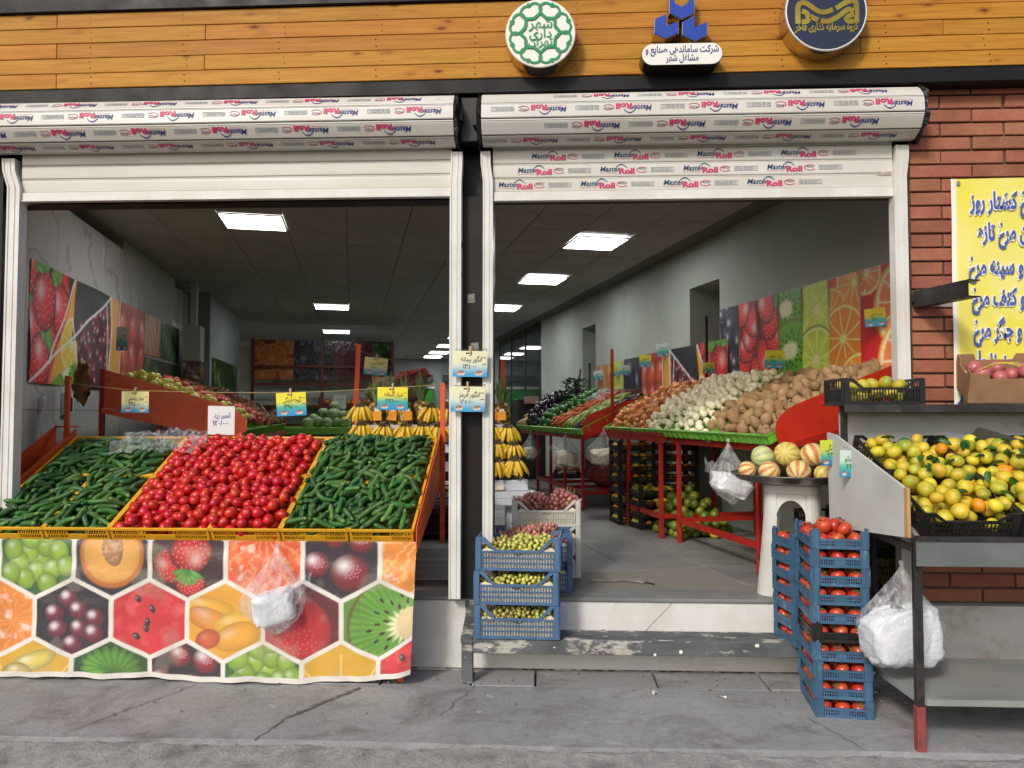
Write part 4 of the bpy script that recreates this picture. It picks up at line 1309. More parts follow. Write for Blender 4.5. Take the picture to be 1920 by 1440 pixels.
# ================================================================== posters on the shop walls
def strip_panel(kind, w, h, seed=0):
    c = Cv(w, h, 44, 110, (.5, .5, .5))
    if kind == 'black': c.fill(C(26, 30, 48), .4, 8, seed); c.berries(0, w, 0, h, 24, .085, C(58, 64, 92), .45, seed, .8)
    if kind == 'rasp': 
        c.fill(C(120, 14, 26), .3, 8, seed)
        for k in range(9): c.strawberry(w * (.2 + .6 * ((k * 5) % 4) / 3), h * (k + .4) / 9, .17, .15, k * 1.3, k, False)
    if kind == 'straw':
        c.fill(C(96, 14, 24), .4, 8, seed)
        for k in range(7): c.strawberry(w * (.2 + .65 * ((k * 3 + seed) % 4) / 3), h * (k + .5) / 7, .15, .18, (k * 1.1) % 6, k, True)
    if kind == 'kiwi':
        c.fill(C(84, 110, 36), .3, 8, seed)
        c.kiwi(w * .3, h * .86, .38, .26); c.kiwi(w * .45, h * .52, .40, .27, .2); c.kiwi(w * .5, h * .12, .36, .26)
    if kind == 'lime':
        c.fill(C(120, 150, 40), .2, 8, seed)
        for k, (x, y, r) in enumerate(((.55, .80, .30), (.5, .42, .30), (.6, .08, .28))): c.citrus(w * x, h * y, r, C(176, 196, 62), C(96, 136, 36), C(214, 222, 140), 10, k)
    if kind == 'orange':
        c.fill(C(196, 40, 26), .2, 6, seed)
        for k, (x, y, r) in enumerate(((.85, .93, .24), (.05, .76, .2), (.45, .55, .29), (.95, .22, .26), (.2, .14, .26))): c.citrus(w * x, h * y, r, C(236, 124, 34), C(226, 120, 30), C(250, 206, 130), 10, k)
    if kind == 'grape':
        c.fill(C(170, 28, 34), .2, 6, seed)
        for k, (x, y, r) in enumerate(((.1, .97, .17), (.75, .72, .34), (.85, .36, .36), (.3, .05, .3))): c.citrus(w * x, h * y, r, C(236, 116, 66), C(236, 150, 60), C(246, 210, 170), 11, k)
    if kind == 'carrot':
        c.fill(C(190, 120, 50), .2, 8, seed)
        for k in range(10): c.ell(w * ((k * .37) % 1), h * (k / 10 + .05), .06, .3, C(224, 160, 90), .5 * math.sin(k * 2), .5, .2)
    if kind == 'nect':
        c.fill(C(120, 34, 24), .3, 8, seed)
        for k in range(6): c.ell(w * (.3 + .4 * (k % 2)), h * (k + .4) / 6, .17, .16, C(200, 92, 50), 0, .5, .3)
    if kind == 'greens':
        c.fill(C(24, 58, 24), .4, 12, seed)
        for k in range(14): c.ell(w * ((k * .61) % 1), h * ((k * .37) % 1), .1, .16, C(70, 130, 50), k, .6, .25)
    if kind == 'aub':
        c.fill(C(22, 20, 30), .4, 8, seed)
        for k in range(6): c.ell(w * ((k * .61) % 1), h * ((k * .37) % 1), .12, .25, C(48, 40, 62), .2, .7, .35)
    if kind == 'pom':
        c.fill(C(54, 12, 26), .3, 9, seed); c.berries(0, w, 0, h, 46, .055, C(140, 30, 56), .5, seed)
    if kind == 'onionp':
        c.fill(C(90, 20, 40), .3, 8, seed)
        for k in range(4): c.ell(w * .5, h * (k + .4) / 4, .35, .22, C(120, 36, 60), .2, .6, .3)
    if kind == 'plumd':
        c.fill(C(20, 22, 38), .3, 8, seed); c.berries(0, w, 0, h, 16, .16, C(44, 50, 80), .3, seed, .8)
    c.mask[:] = 1
    return c
p3 = tag(iroot('fruit_poster'), 'tall fruit poster strip with kiwi, lime and orange slices above the onions and potatoes', 'poster')
edges = [7.385, 6.98, 6.62, 6.25, 5.875, 5.50, 5.11, 4.45]
for k, kind in enumerate(['black', 'rasp', 'straw', 'kiwi', 'lime', 'orange', 'grape']):
    w = edges[k] - edges[k + 1] - .012
    c = vivid(strip_panel(kind, w, 1.12, k + 1), 1.55)
    a0 = edges[k] - .006
    c.sheet('print_panel', lambda U, V, a0=a0: np.dstack([RW - .012 - .006 * np.sin(U * 8 + V * 5 + a0), a0 - U, 1.575 + V + 0 * U]), M['wall_print'], p3)
mb = MB(); mb.box(RW - .0055, RW - .001, 4.44, 7.39, 1.565, 2.70); mb.build('white_backing', M['sign_white'], p3)

def mosaic_poster(w, h, flip=False, nx=170, ny=80, frac=1.):
    """strawberries, citrus, kiwi and seeds parted by slanting white lines"""
    c = Cv(w, h, nx, ny, (.4, .3, .2))
    U, V = c.U / w, c.V / h
    def reg(f): c.mask = np.clip(f / .01 + .5, 0, 1)
    big = h * .25
    reg(np.ones_like(U)); c.fill(C(44, 14, 18), .3, 6)
    for x, y, r in ((.02, .42, .1), (.14, .36, .5), (.12, .04, .1), (.02, .96, .3), (.19, .95, .3), (.055, .17, -.6), (.19, .66, .4), (.085, .70, .2)):
        c.strawberry(x * w, y * h, big * .86, big * 1.02, r, int(x * 90), True)
    a = .30 - .18 * (1 - V)
    reg(U - a); c.fill(C(214, 150, 40), .2, 6)
    c.citrus(.27 * w, .38 * h, .26 * h, C(226, 176, 60), C(226, 160, 40), C(236, 220, 160), 9)
    reg(np.minimum(U - a, .02 + .60 * U * 2 - .16 - V)); c.fill(C(130, 136, 44), .2, 8); c.kiwi(.24 * w, .16 * h, .105 * w, .30 * h, .3)
    reg(np.minimum(U - (.23 + .08 * V), V - .42 - .0 * U) * 1.); c.fill(C(26, 30, 38), .4, 12)
    reg(np.minimum(np.minimum(U - (.31 + .0 * V), .62 - U), .60 + (U - .33) * 1.2 - V)); c.fill(C(52, 14, 26), .3, 9); c.berries(.28 * w, .64 * w, 0, h, 70, h * .055, C(128, 28, 50), .45, 4)
    reg(np.minimum(U - .60, .70 - U)); c.fill(C(206, 150, 62), .2, 6)
    reg(U - .70); c.fill(C(150, 40, 26), .3, 8)
    for k in range(9): c.ell((.75 + .11 * (k % 3)) * w, h * (.1 + .32 * (k // 3)), h * .15, h * .17, C(206, 84, 44), 0, .5, .3)
    c.mask[:] = 1
    for p, q in (((.30, 1), (.12, .18)), ((0, 0), (.62, 1)), ((.27, .62), (.34, .0)), ((.60, 0), (.62, 1)), ((.70, 0), (.71, 1)), ((.56, .9), (.60, 0))):
        c.line((p[0] * w, p[1] * h), (q[0] * w, q[1] * h), .018)
    if flip: c.img = c.img[:, ::-1]
    return c
p1 = tag(iroot('fruit_poster'), 'large fruit poster of strawberries, kiwi and seeds on the tiled wall far left', 'poster')
c = vivid(mosaic_poster(3.26, .96), 1.6)
c.sheet('print_panel', lambda U, V: np.dstack([LW + .012 + .008 * np.sin(U * 5 + V * 7), 6.46 + U, 1.84 + V + 0 * U]), M['wall_print'], p1)
for k, (kind, a0, a1, z0, z1) in enumerate((('carrot', 9.74, 10.5, 2.31, 2.80), ('greens', 10.52, 11.38, 2.31, 2.80), ('aub', 11.40, 12.2, 2.30, 2.80), ('greens', 9.74, 12.2, 1.6, 2.28))):
    c = strip_panel(kind, a1 - a0, z1 - z0, k + 4)
    c.sheet('print_panel', lambda U, V, a0=a0, z0=z0: np.dstack([LW + .014 + 0 * U, a0 + U, z0 + V]), M['wall_print'], p1)
p2 = tag(iroot('fruit_poster'), 'fruit poster of seeds, lemon and strawberries behind the greens and carrots', 'poster')
c = vivid(mosaic_poster(2.4, .95, True), 1.3)
c.sheet('print_panel', lambda U, V: np.dstack([RW - .014 + 0 * U, 9.60 - U, 1.43 + V + .0 * U]), M['wall_print'], p2)
c = vivid(strip_panel('straw', .72, .93, 3), 1.2)
c.sheet('print_panel', lambda U, V: np.dstack([4.385 + 0 * U, 8.125 - U, 1.43 + V]), M['wall_print'], p2)
for k, (kind, a0, a1, z0, z1) in enumerate((('carrot', 11.5, 10.9, 1.45, 2.35), ('lime', 10.88, 10.3, 1.95, 2.36), ('aub', 10.28, 9.62, 1.95, 2.37), ('onionp', 10.88, 9.62, 1.45, 1.93))):
    c = strip_panel(kind, a0 - a1, z1 - z0, k + 7)
    c.sheet('print_panel', lambda U, V, a0=a0, z0=z0: np.dstack([RW - .014 + 0 * U, a0 - U, z0 + V]), M['wall_print'], p2)
p5 = tag(iroot('vegetable_poster'), 'dark green vegetable poster on the rendered wall behind the thin post', 'poster')
c = strip_panel('greens', 2.6, 1.0, 9)
c.sheet('print_panel', lambda U, V: np.dstack([-2.19 + 0 * U, 12.8 + U, 1.5 + V]), M['wall_print'], p5)
# ================================================================== crates
def lattice(mb, L, z0, z1, n, rails=(), t=.006, bw=.004, slant=0., y=0.):
    """bars between two rails, along x from 0 to L in the plane y"""
    for k in range(n):
        x = L * (k + .5) / n
        h = z1 - z0
        dx = slant * h
        mb.add([(x - bw / 2 - dx / 2, y, z0), (x + bw / 2 - dx / 2, y, z0), (x + bw / 2 - dx / 2, y + t, z0), (x - bw / 2 - dx / 2, y + t, z0),
                (x - bw / 2 + dx / 2, y, z1), (x + bw / 2 + dx / 2, y, z1), (x + bw / 2 + dx / 2, y + t, z1), (x - bw / 2 + dx / 2, y + t, z1)], [(0, 1, 5, 4), (1, 2, 6, 5), (2, 3, 7, 6), (3, 0, 4, 7)])
    for a, b in rails:
        mb.box(0, L, y - .0006, y + t + .0006, a, b)
def sides(w, d):
    """the four walls of a crate: matrix, length; x runs along each wall, y points inwards"""
    T = Matrix.Translation
    return [(T((-w / 2, -d / 2, 0)), w), (T((w / 2, -d / 2, 0)) @ Matrix.Rotation(R(90), 4, 'Z'), d), (T((w / 2, d / 2, 0)) @ Matrix.Rotation(R(180), 4, 'Z'), w), (T((-w / 2, d / 2, 0)) @ Matrix.Rotation(R(270), 4, 'Z'), d)]
def crate_yellow(w, d, h=.095):
    mb = MB()
    mb.box(-w / 2 + .004, w / 2 - .004, -d / 2 + .004, d / 2 - .004, .001, .006)
    for k, (X, L) in enumerate(sides(w, d)):
        mb.X = X
        e = .001
        hz = (h - .040, h - .019)
        mb.box(e, .018, 0, .007, 0, h - .012); mb.box(L - .018, L - e, 0, .007, 0, h - .012)
        mb.box(-.004, L + .004, -.006, .010, h - .012, h)
        mb.box(.018, L - .018, 0, .007, 0, .022); mb.box(.018, L - .018, 0, .007, h - .017, h - .0121)
        c0, c1 = L * .36, L * .64
        mb.box(c0 - .006, c0, 0, .007, .022, h - .017); mb.box(c1, c1 + .006, 0, .007, .022, h - .017)
        mb.box(c0, c1, 0, .007, .022, h - .046)
        for a, b in ((.018, c0 - .006), (c1 + .006, L - .018)):
            S = X @ Matrix.Translation((a, 0, 0)); mb.X = S
            nb = max(4, int((b - a) / .0135))
            lattice(mb, b - a, .022, h - .017, nb, [((h) * .5 - .002, (h) * .5 + .002)], .006, .0062, .5, .0005)
            mb.X = X
    mb.X = None
    return mb
def crate_low(w, d, h=.098, wall=.054):
    """low fruit crate: walls that leave a gap under the crate above, tall corner posts"""
    mb = MB()
    mb.box(-w / 2 + .006, w / 2 - .006, -d / 2 + .006, d / 2 - .006, .003, .008)
    for k, (X, L) in enumerate(sides(w, d)):
        mb.X = X
        p = .042
        for a, b in ((0, p), (L - p, L)):
            mb.box(a + .0008, b - .0008, 0, .005, 0, h - .002)
            mb.box(a + .004, a + .009, -.0045, -.0002, .004, h - .006); mb.box(b - .009, b - .004, -.0045, -.0002, .004, h - .006)
        mb.box(p, L - p, .0002, .005, .0, .016); mb.box(p, L - p, -.003, .006, wall - .011, wall)
        lattice(mb, L - 2 * p, .016, wall - .011, 1) if False else None
        S = X @ Matrix.Translation((p, 0, 0)); mb.X = S
        LL = L - 2 * p
        lattice(mb, LL * .36, .016, wall - .011, 6, [((.016 + wall - .011) / 2 - .0018, (.016 + wall - .011) / 2 + .0018)], .0045, .006)
        mb.X = X @ Matrix.Translation((p + LL * .64, 0, 0))
        lattice(mb, LL * .36, .016, wall - .011, 6, [((.016 + wall - .011) / 2 - .0018, (.016 + wall - .011) / 2 + .0018)], .0045, .006)
        mb.X = S
        mb.box(LL * .36 + .0005, LL * .64 - .0005, .0003, .0047, .016, wall - .011)
        mb.X = X
        mb.box(.010, p - .012, -.002, .012, h - .0019, h + .010)
    mb.X = None
    return mb
def crate_deep(w, d, h=.19, notch=True, nb=26, rails=2):
    """tall latticed crate with a sloping cut-out on the long sides"""
    mb = MB()
    mb.box(-w / 2 + .006, w / 2 - .006, -d / 2 + .006, d / 2 - .006, .004, .009)
    for k, (X, L) in enumerate(sides(w, d)):
        mb.X = X
        lz = h * .55
        p = .032
        for a, b in ((0, p), (L - p, L)):
            mb.box(a + .0008, b - .0008, -.002, .008, 0, h); mb.box(a + .004, b - .004, -.005, -.0021, .01, h - .02)
        mb.box(p, L - p, .0, .006, 0, .016)
        n = max(6, int(nb * L / max(w, d)))
        mb.X = X @ Matrix.Translation((p, 0, 0)); LL = L - 2 * p
        lattice(mb, LL, .016, lz, n, [(.016 + (lz - .016) * (i + 1) / (rails + 1) - .0022, .016 + (lz - .016) * (i + 1) / (rails + 1) + .0022) for i in range(rails)], .005, .0052)
        if notch and k % 2 == 0:
            c = LL * .20
            mb.box(c, LL - c, -.002, .008, lz, lz + .014)
            mb.prism([(0, 0, h - .012), (c, 0, lz), (c + .016, 0, lz), (.020, 0, h), (0, 0, h)], (0, .006, 0))
            mb.prism([(LL, 0, h - .012), (LL, 0, h), (LL - .020, 0, h), (LL - c - .016, 0, lz), (LL - c, 0, lz)], (0, .006, 0))
            mb.box(0, c, .0, .006, lz, lz + .008); mb.box(LL - c, LL, .0, .006, lz, lz + .008)
        else:
            mb.box(0, LL, -.002, .008, h - .016, h)
            lattice(mb, LL, lz, h - .016, n // 2, [(lz, lz + .008)], .005, .006)
        mb.X = X
    mb.X = None
    return mb
M['crate_yellow'] = mat('yellow_plastic', C(232, 176, 46), .42, C(222, 164, 40), 5, rnd=.06, rvar=.08, wear=C(180, 140, 70), wsc=10, wlo=.66, whi=.8)
M['crate_blue'] = mat('blue_plastic', C(66, 104, 134), .48, C(58, 92, 120), 5, rnd=.16, hue=.01, rvar=.1, wear=C(112, 140, 160), wsc=12, wlo=.58, whi=.74)
M['crate_navy'] = mat('royal_blue_plastic', C(76, 112, 150), .45, C(66, 100, 138), 5, rnd=.06, rvar=.1, wear=C(110, 140, 176), wsc=12, wlo=.64, whi=.78)
M['crate_black'] = mat('black_plastic', C(28, 28, 29), .42, C(38, 38, 38), 6, rnd=.1, rvar=.1)
M['crate_white'] = mat('white_plastic', C(206, 208, 200), .45, C(190, 192, 184), 5, rvar=.1)
M['crate_green'] = mat('green_plastic', C(122, 190, 60), .42, C(98, 168, 52), 4, rnd=.15, rvar=.1)
M['crate_maroon'] = mat('maroon_plastic', C(70, 26, 34), .45, C(60, 22, 30), 5)

# ================================================================== fruit and vegetables
def lumpy(mb, amp, seed, f=3.0):
    g = np.random.default_rng(seed)
    ph = g.uniform(0, 6, 6); d = g.normal(0, 1, (6, 3))
    v = np.array(mb.v)
    n = np.linalg.norm(v, axis=1, keepdims=True) + 1e-9
    u = v / n
    s = sum(np.sin(u @ d[k] * f + ph[k]) for k in range(6)) / 6
    mb.v = [tuple(p) for p in v * (1 + amp * s)[:, None]]
    return mb
def fruit_mesh(name, mats, r, sx=1, sy=1, sz=1, nu=10, nv=8, amp=.04, seed=0, cap=0, capm=1, dent=0):
    mb = MB(); mb.ball((0, 0, 0), r, nu, nv, sx, sy, sz)
    if dent:
        mb.v = [(x, y, z - dent * r * math.exp(-((x * x + y * y) / (.22 * r) ** 2)) * (1 if z > 0 else -1)) for x, y, z in mb.v]
    lumpy(mb, amp, seed)
    if cap:
        nf = nu * nv
        for i in range(nf - nu * cap, nf): mb.m[i] = capm
    return mb.mesh(name, mats, smooth=True)
def cuke_mesh(name, mats, L, r, bend, seed=0, nseg=9, n=8, tip=1, taper=.55):
    mb = MB(); g = np.random.default_rng(seed)
    path, rad = [], []
    for i in range(nseg + 1):
        t = i / nseg * 2 - 1
        path.append((t * L / 2, bend * L * (t * t - .35), .0))
        q = max(0, 1 - abs(t) ** 4.5) ** .5
        rad.append(max(r * (q * (1 - .10 * t) * (1 + .04 * math.sin(5 * t + seed))), r * .16))
    mb.tube(path, rad, n)
    for i in range(n * tip): mb.m[n * (nseg) - 1 - i] = 1
    mb.m[-1] = 1
    return mb.mesh(name, mats, smooth=True)
M['cuke'] = mat('cucumber_skin', C(42, 84, 38), .52, C(72, 120, 50), 22, .35, .75, rnd=.38, hue=.018, bump=.15, bsc=90, stretch=(.5, 1, 1), wear=C(96, 138, 66), wsc=16, wlo=.66, whi=.8)
M['cuke_tip'] = mat('cucumber_tip', C(124, 148, 74), .5, rnd=.2)
M['cuke_light'] = mat('pale_cucumber_skin', C(98, 142, 60), .36, C(70, 118, 48), 20, rnd=.2, hue=.01)
M['tomato'] = mat('tomato_skin', C(194, 28, 32), .34, C(204, 64, 44), 14, .55, .9, rnd=.14, hue=.006, coat=.08)
M['tomato_end'] = mat('tomato_scar', C(214, 116, 56), .4, C(196, 60, 36), 60)
M['onion'] = mat('onion_skin', C(226, 162, 92), .32, C(198, 108, 54), 9, .35, .7, rnd=.22, hue=.012, stretch=(2, 2, .5), coat=.2)
M['white_onion'] = mat('white_onion_skin', C(255, 250, 226), .32, C(250, 244, 204), 8, .4, .75, rnd=.08, hue=.01, stretch=(2, 2, .5), coat=.15)
M['potato'] = mat('potato_skin', C(172, 142, 104), .92, C(146, 114, 78), 12, .35, .7, rnd=.16, hue=.008, bump=.5, bsc=45, wear=C(112, 84, 56), wsc=22, wlo=.56, whi=.68)
M['mandarin'] = mat('mandarin_peel', C(218, 192, 52), .42, C(140, 158, 54), 6, .46, .66, rnd=.14, hue=.018, bump=.25, bsc=130, stretch=(1, 1, 1), coat=.1)
M['mandarin_orange'] = mat('ripe_mandarin_peel', C(232, 142, 30), .36, C(206, 160, 40), 6, .4, .7, rnd=.12, hue=.012, bump=.25, bsc=130)
M['green_orange'] = mat('green_orange_peel', C(88, 106, 34), .36, C(132, 134, 40), 6, .42, .7, rnd=.25, hue=.02, bump=.25, bsc=110)
M['ripe_orange'] = mat('orange_peel', C(222, 148, 40), .4, C(206, 126, 30), 8, rnd=.15, hue=.012, bump=.25, bsc=110)
M['persimmon'] = mat('persimmon_skin', C(184, 52, 34), .32, C(204, 80, 44), 10, rnd=.12, hue=.008, coat=.2)
M['calyx'] = mat('dried_calyx', C(120, 108, 70), .85, C(90, 84, 56), 30)
M['leaf'] = mat('citrus_leaf', C(44, 84, 36), .35, C(62, 104, 46), 12, rnd=.25)
M['apple_y'] = mat('yellow_apple_skin', C(206, 200, 96), .32, C(190, 190, 84), 10, rnd=.1, hue=.012)
M['apple_r'] = mat('red_apple_skin', C(172, 64, 58), .32, C(206, 150, 90), 7, .5, .8, rnd=.2, hue=.015)
M['banana'] = mat('banana_skin', C(230, 194, 60), .42, C(222, 180, 52), 10, rnd=.08, wear=C(120, 84, 30), wsc=40, wlo=.68, whi=.74)
M['banana_end'] = mat('banana_stalk', C(96, 84, 40), .7, C(60, 50, 30), 30)
M['grape_w'] = mat('white_grape_skin', C(206, 200, 104), .25, C(184, 184, 92), 20, rnd=.2, hue=.012, coat=.2)
M['grape_g'] = mat('dull_grape_skin', C(178, 164, 88), .3, C(146, 138, 76), 20, rnd=.25, hue=.015, coat=.15)
M['grape_r'] = mat('red_grape_skin', C(176, 98, 98), .3, C(200, 140, 126), 20, rnd=.28, hue=.015, coat=.1)
M['stalk'] = mat('grape_stalk', C(136, 140, 70), .7)

TOMS = [fruit_mesh('tomato', [M['tomato'], M['tomato_end']], .030, 1.16 + .10 * (k % 3), 1, .96, 12, 9, .05, k, 1 if k % 2 else 0) for k in range(5)]
CUKES = [cuke_mesh('cucumber', [M['cuke'] if k < 7 else M['cuke_light'], M['cuke_tip']], .140, .0158 + .0012 * (k % 3), (.03, .09, .15, .06, -.08, .12, .19, .1)[k], k) for k in range(8)]
def scatter(items, meshes, S, name, label, cat, group, nmax, stuff_label, mats, rotf, scalef, cover=None, key=None):
    """links the heap's pieces: the best seen ones each as a thing, the rest as one mesh"""
    cp = Vector((0, 0, 1.6))
    rec = []
    for it in items:
        P = S @ Vector(it[:3])
        rec.append((cover(it) if cover else 0, (P - cp).length, it))
    rec.sort(key=lambda r: (r[0], r[1]))
    rest = []
    for k, (_, _, it) in enumerate(rec):
        Ml = Matrix.Translation(Vector(it[:3])) @ rotf(it).to_4x4()
        W = S @ Ml
        me = meshes[rng.integers(len(meshes))]
        s = scalef(it)
        if k < nmax:
            o = link(name, me)
            loc, rot, _s = W.decompose()
            o.location = loc; o.rotation_mode = 'QUATERNION'; o.rotation_quaternion = rot; o.scale = s if hasattr(s, '__len__') else (s, s, s)
            tag(o, label(it) if callable(label) else label, cat, group)
        else:
            rest.append((me, W @ Matrix.Diagonal((*(s if hasattr(s, '__len__') else (s, s, s)), 1))))
    if rest:
        return join_stuff(name + '_heap', rest, mats, stuff_label, cat)
def rand_rot(it=None):
    return Euler((rng.uniform(0, 6.28), rng.uniform(0, 6.28), rng.uniform(0, 6.28))).to_matrix()
def stick_rot(it):
    return Euler((rng.uniform(0, 6.28), -math.atan(it[5]), it[3]), 'XYZ').to_matrix()

# ================================================================== the vegetable stand of the left opening
TH = math.atan2(.52, 1.0)
def slope(x, y, z, th): 
    return Matrix(((1, 0, 0, x), (0, math.cos(th), -math.sin(th), y), (0, math.sin(th), math.cos(th), z), (0, 0, 0, 1)))
SX0, SX1, SY = -3.50, -.775, 4.50
S0 = slope(SX0, SY, .905, TH)                       # plane of the crate rims
vs_ = thing('vegetable_stand', 'sloping orange steel stand carrying yellow crates of cucumbers and tomatoes', 'stand', (0, 0, 0))
for xx, lab in ((SX1 + .012, None), (SX0 - .015, None), (SX0 - .17, 'dark orange outer side board')):
    mb = MB()
    top = .0 if lab is None else .03
    mb.prism([(xx, 4.47, .78), (xx, 4.47, .925 + top), (xx, 5.54, 1.485 + top), (xx, 5.54, 1.09)], (.006, 0, 0))
    tag(mb.build('side_board', M['orange'], vs_, recalc=True), lab)
mb = MB(); mb.bar((SX0 - .16, 5.53, 1.50), (SX0 + .02, 5.53, 1.50), .03, .01); mb.build('tie_bar', M['orange'], vs_)
for xx, yy, z1, z0 in ((SX0 + .01, 4.52, .80, 0), (SX1 - .09, 4.56, .80, 0), (SX0 - .06, 5.50, 1.88, .45), (SX1 + .03, 5.50, 1.82, .45), (-1.4, 5.50, 1.30, .45), (-2.4, 5.5, 1.3, .45)):
    mb = MB(); mb.cbox(xx - .018, xx + .018, yy - .012, yy + .012, z0, z1, .002)
    if z1 > 1.7: mb.cbox(xx - .021, xx + .021, yy - .015, yy + .015, z1 - .05, z1 - .035, .002)
    mb.build('post', M['orange'], vs_)
mb = MB()
for v_ in (.02, .56, 1.08):
    a, b = S0 @ Vector((.01, v_, -.115)), S0 @ Vector((SX1 - SX0 - .01, v_, -.115))
    mb.bar(a, b, .03, .03)
for u_ in (.03, 1.0, 1.9, 2.70):
    a, b = S0 @ Vector((u_, .0, -.145)), S0 @ Vector((u_, 1.1, -.145)); mb.bar(a, b, .03, .028)
mb.build('frame', M['orange'], vs_)
ye = [-3.49, -3.055, -2.642, -2.022, -1.590, -1.176, -.782]
ymesh = {}
def ycrate(x0, x1, v0, v1, label):
    w, d = x1 - x0 - .010, v1 - v0
    key = (round(w, 3), round(d, 3))
    if key not in ymesh: ymesh[key] = crate_yellow(w, d).mesh('vegetable_crate', M['crate_yellow'])
    o = link('vegetable_crate', ymesh[key])
    W = S0 @ Matrix.Translation(((x0 + x1) / 2 - SX0, (v0 + v1) / 2, -.095))
    o.location = W.translation; o.rotation_euler = W.to_euler()
    tag(o, label, 'crate', 'yellow crates on the front vegetable stand')
labs = ['yellow crate of dark cucumbers cut by the left frame edge', 'yellow crate of dark cucumbers next to the wide tomato crate', 'widest yellow crate, tomatoes over its long front', 'yellow tomato crate beside the crates of bright cucumbers', 'yellow crate of bright cucumbers next to the tomatoes', 'yellow crate of bright cucumbers against the right side board']
for k in range(6): ycrate(ye[k], ye[k + 1], 0, .60 if k != 2 else .43, labs[k])
bl = ['back yellow crate of cucumbers behind the left end', 'back yellow crate under the clear bag', 'back yellow crate behind the left half of the tomatoes, its rim showing', 'back yellow crate behind the right half of the tomatoes', 'back yellow crate behind the bright cucumbers, left', 'back yellow crate behind the bright cucumbers, beside the post']
for k in range(6): ycrate(ye[k], ye[k + 1], .612 if k != 2 else .445, 1.13, bl[k])
def mound(W, L, rim, crown, e=.13):
    """height of a heap over the rim plane"""
    def f(u, v):
        a = np.clip(np.minimum(u, W - u) / e, 0, 1); b = np.clip(np.minimum(v / .12, (L - v) / .16), 0, 1)
        return rim + crown * (.45 + .55 * a * (2 - a)) * (.4 + .6 * b * (2 - b))
    return f
# tomatoes
x0, x1 = -2.635, -1.592
W_, L_ = x1 - x0, 1.12
lim = mound(W_, L_, -.034, .095)
hp = Heap(W_, L_, lambda u, v: lim(u, v) - .105)
its = hp.balls([.027, .030, .032, .034], lim, 26)
St = S0 @ Matrix.Translation((x0 - SX0, 0, 0))
tl = spread(0, 0, W_, L_, ['left', 'middle', 'right'], ['front edge', 'lower middle', 'upper middle', 'back'])
scatter(its, TOMS, St, 'tomato', lambda it: 'ripe red tomato at the %s, %s third, of the tomato heap' % tl(it), 'tomato', 'tomatoes heaped on the front stand', 296, 'ripe red tomatoes lower in the heap on the front stand', [M['tomato'], M['tomato_end']],
        lambda it: Euler((rng.normal(0, .5), rng.normal(0, .5), rng.uniform(0, 6.28))).to_matrix(), lambda it: it[3] / .030 * 1.02, lambda it: hp.top(it[0], it[1]) - it[2] > it[3] * 1.6)
# a tomato lying on top at the crates' edge by the bright cucumbers
# cucumbers: dark ones on the left, bright ones on the right
def cukes(x0, x1, crown, label, group, n, L, yaw, slabel, tries=12, rim=-.03, L0=0):
    W_, L_ = x1 - x0, 1.12
    lim = mound(W_, L_, rim, crown)
    hp = Heap(W_, L_, lambda u, v: lim(u, v) - .10)
    its = hp.sticks(L, .0162, lim, tries, 900, yaw)
    Sc = S0 @ Matrix.Translation((x0 - SX0, 0, 0))
    tl = spread(0, 0, W_, L_, ['left', 'right'], ['front edge', 'lower middle', 'upper middle', 'back'])
    scatter(its, CUKES[:7] * 3 + CUKES[7:], Sc, 'cucumber', lambda it: '%s at the %s, %s half' % (label, *tl(it)), 'cucumber', group, n, slabel, [M['cuke'], M['cuke_tip']],
            stick_rot, lambda it: (it[4] / .140, 1, 1), lambda it: hp.top(it[0], it[1]) - it[2] > .030)
cukes(-3.485, -2.650, .06, 'dark green cucumber of the left heap', 'cucumbers heaped at the left of the front stand', 132, .150, (.75, .75), 'dark green cucumbers lower in the left heap')
cukes(-1.580, -.785, .10, 'bright green cucumber of the right heap', 'cucumbers heaped at the right of the front stand', 166, .136, (1.1, .7), 'green cucumbers lower in the right heap')
# thin clear bag over the back of the dark cucumbers
xs = np.linspace(0, 1, 40); ys = np.linspace(0, 1, 14)
X, Y = np.meshgrid(xs, ys)
P = np.zeros((14, 40, 3))
g = np.random.default_rng(3)
wob = lambda a, b: np.sin(X * a + 2 * np.sin(Y * 5 + b)) * np.sin(Y * b + X * 3)
UU = .45 + X * .62 + .02 * wob(21, 9); VV = .78 + Y * .30 + .025 * wob(17, 7) + .03 * np.sin(X * 3); NN = .055 + .035 * np.abs(wob(27, 6)) + .02 * np.sin(Y * 3.1) * (1 - X)
for j in range(14):
    for i in range(40):
        P[j, i] = S0 @ Vector((UU[j, i], VV[j, i], NN[j, i]))
mb = MB(); mb.grid(P)
M['film'] = film_mat('clear_film', alpha=.20)
tag(mb.build('clear_bag', M['film'], smooth=True), 'crumpled clear plastic bag lying over the back of the dark cucumbers', 'bag')

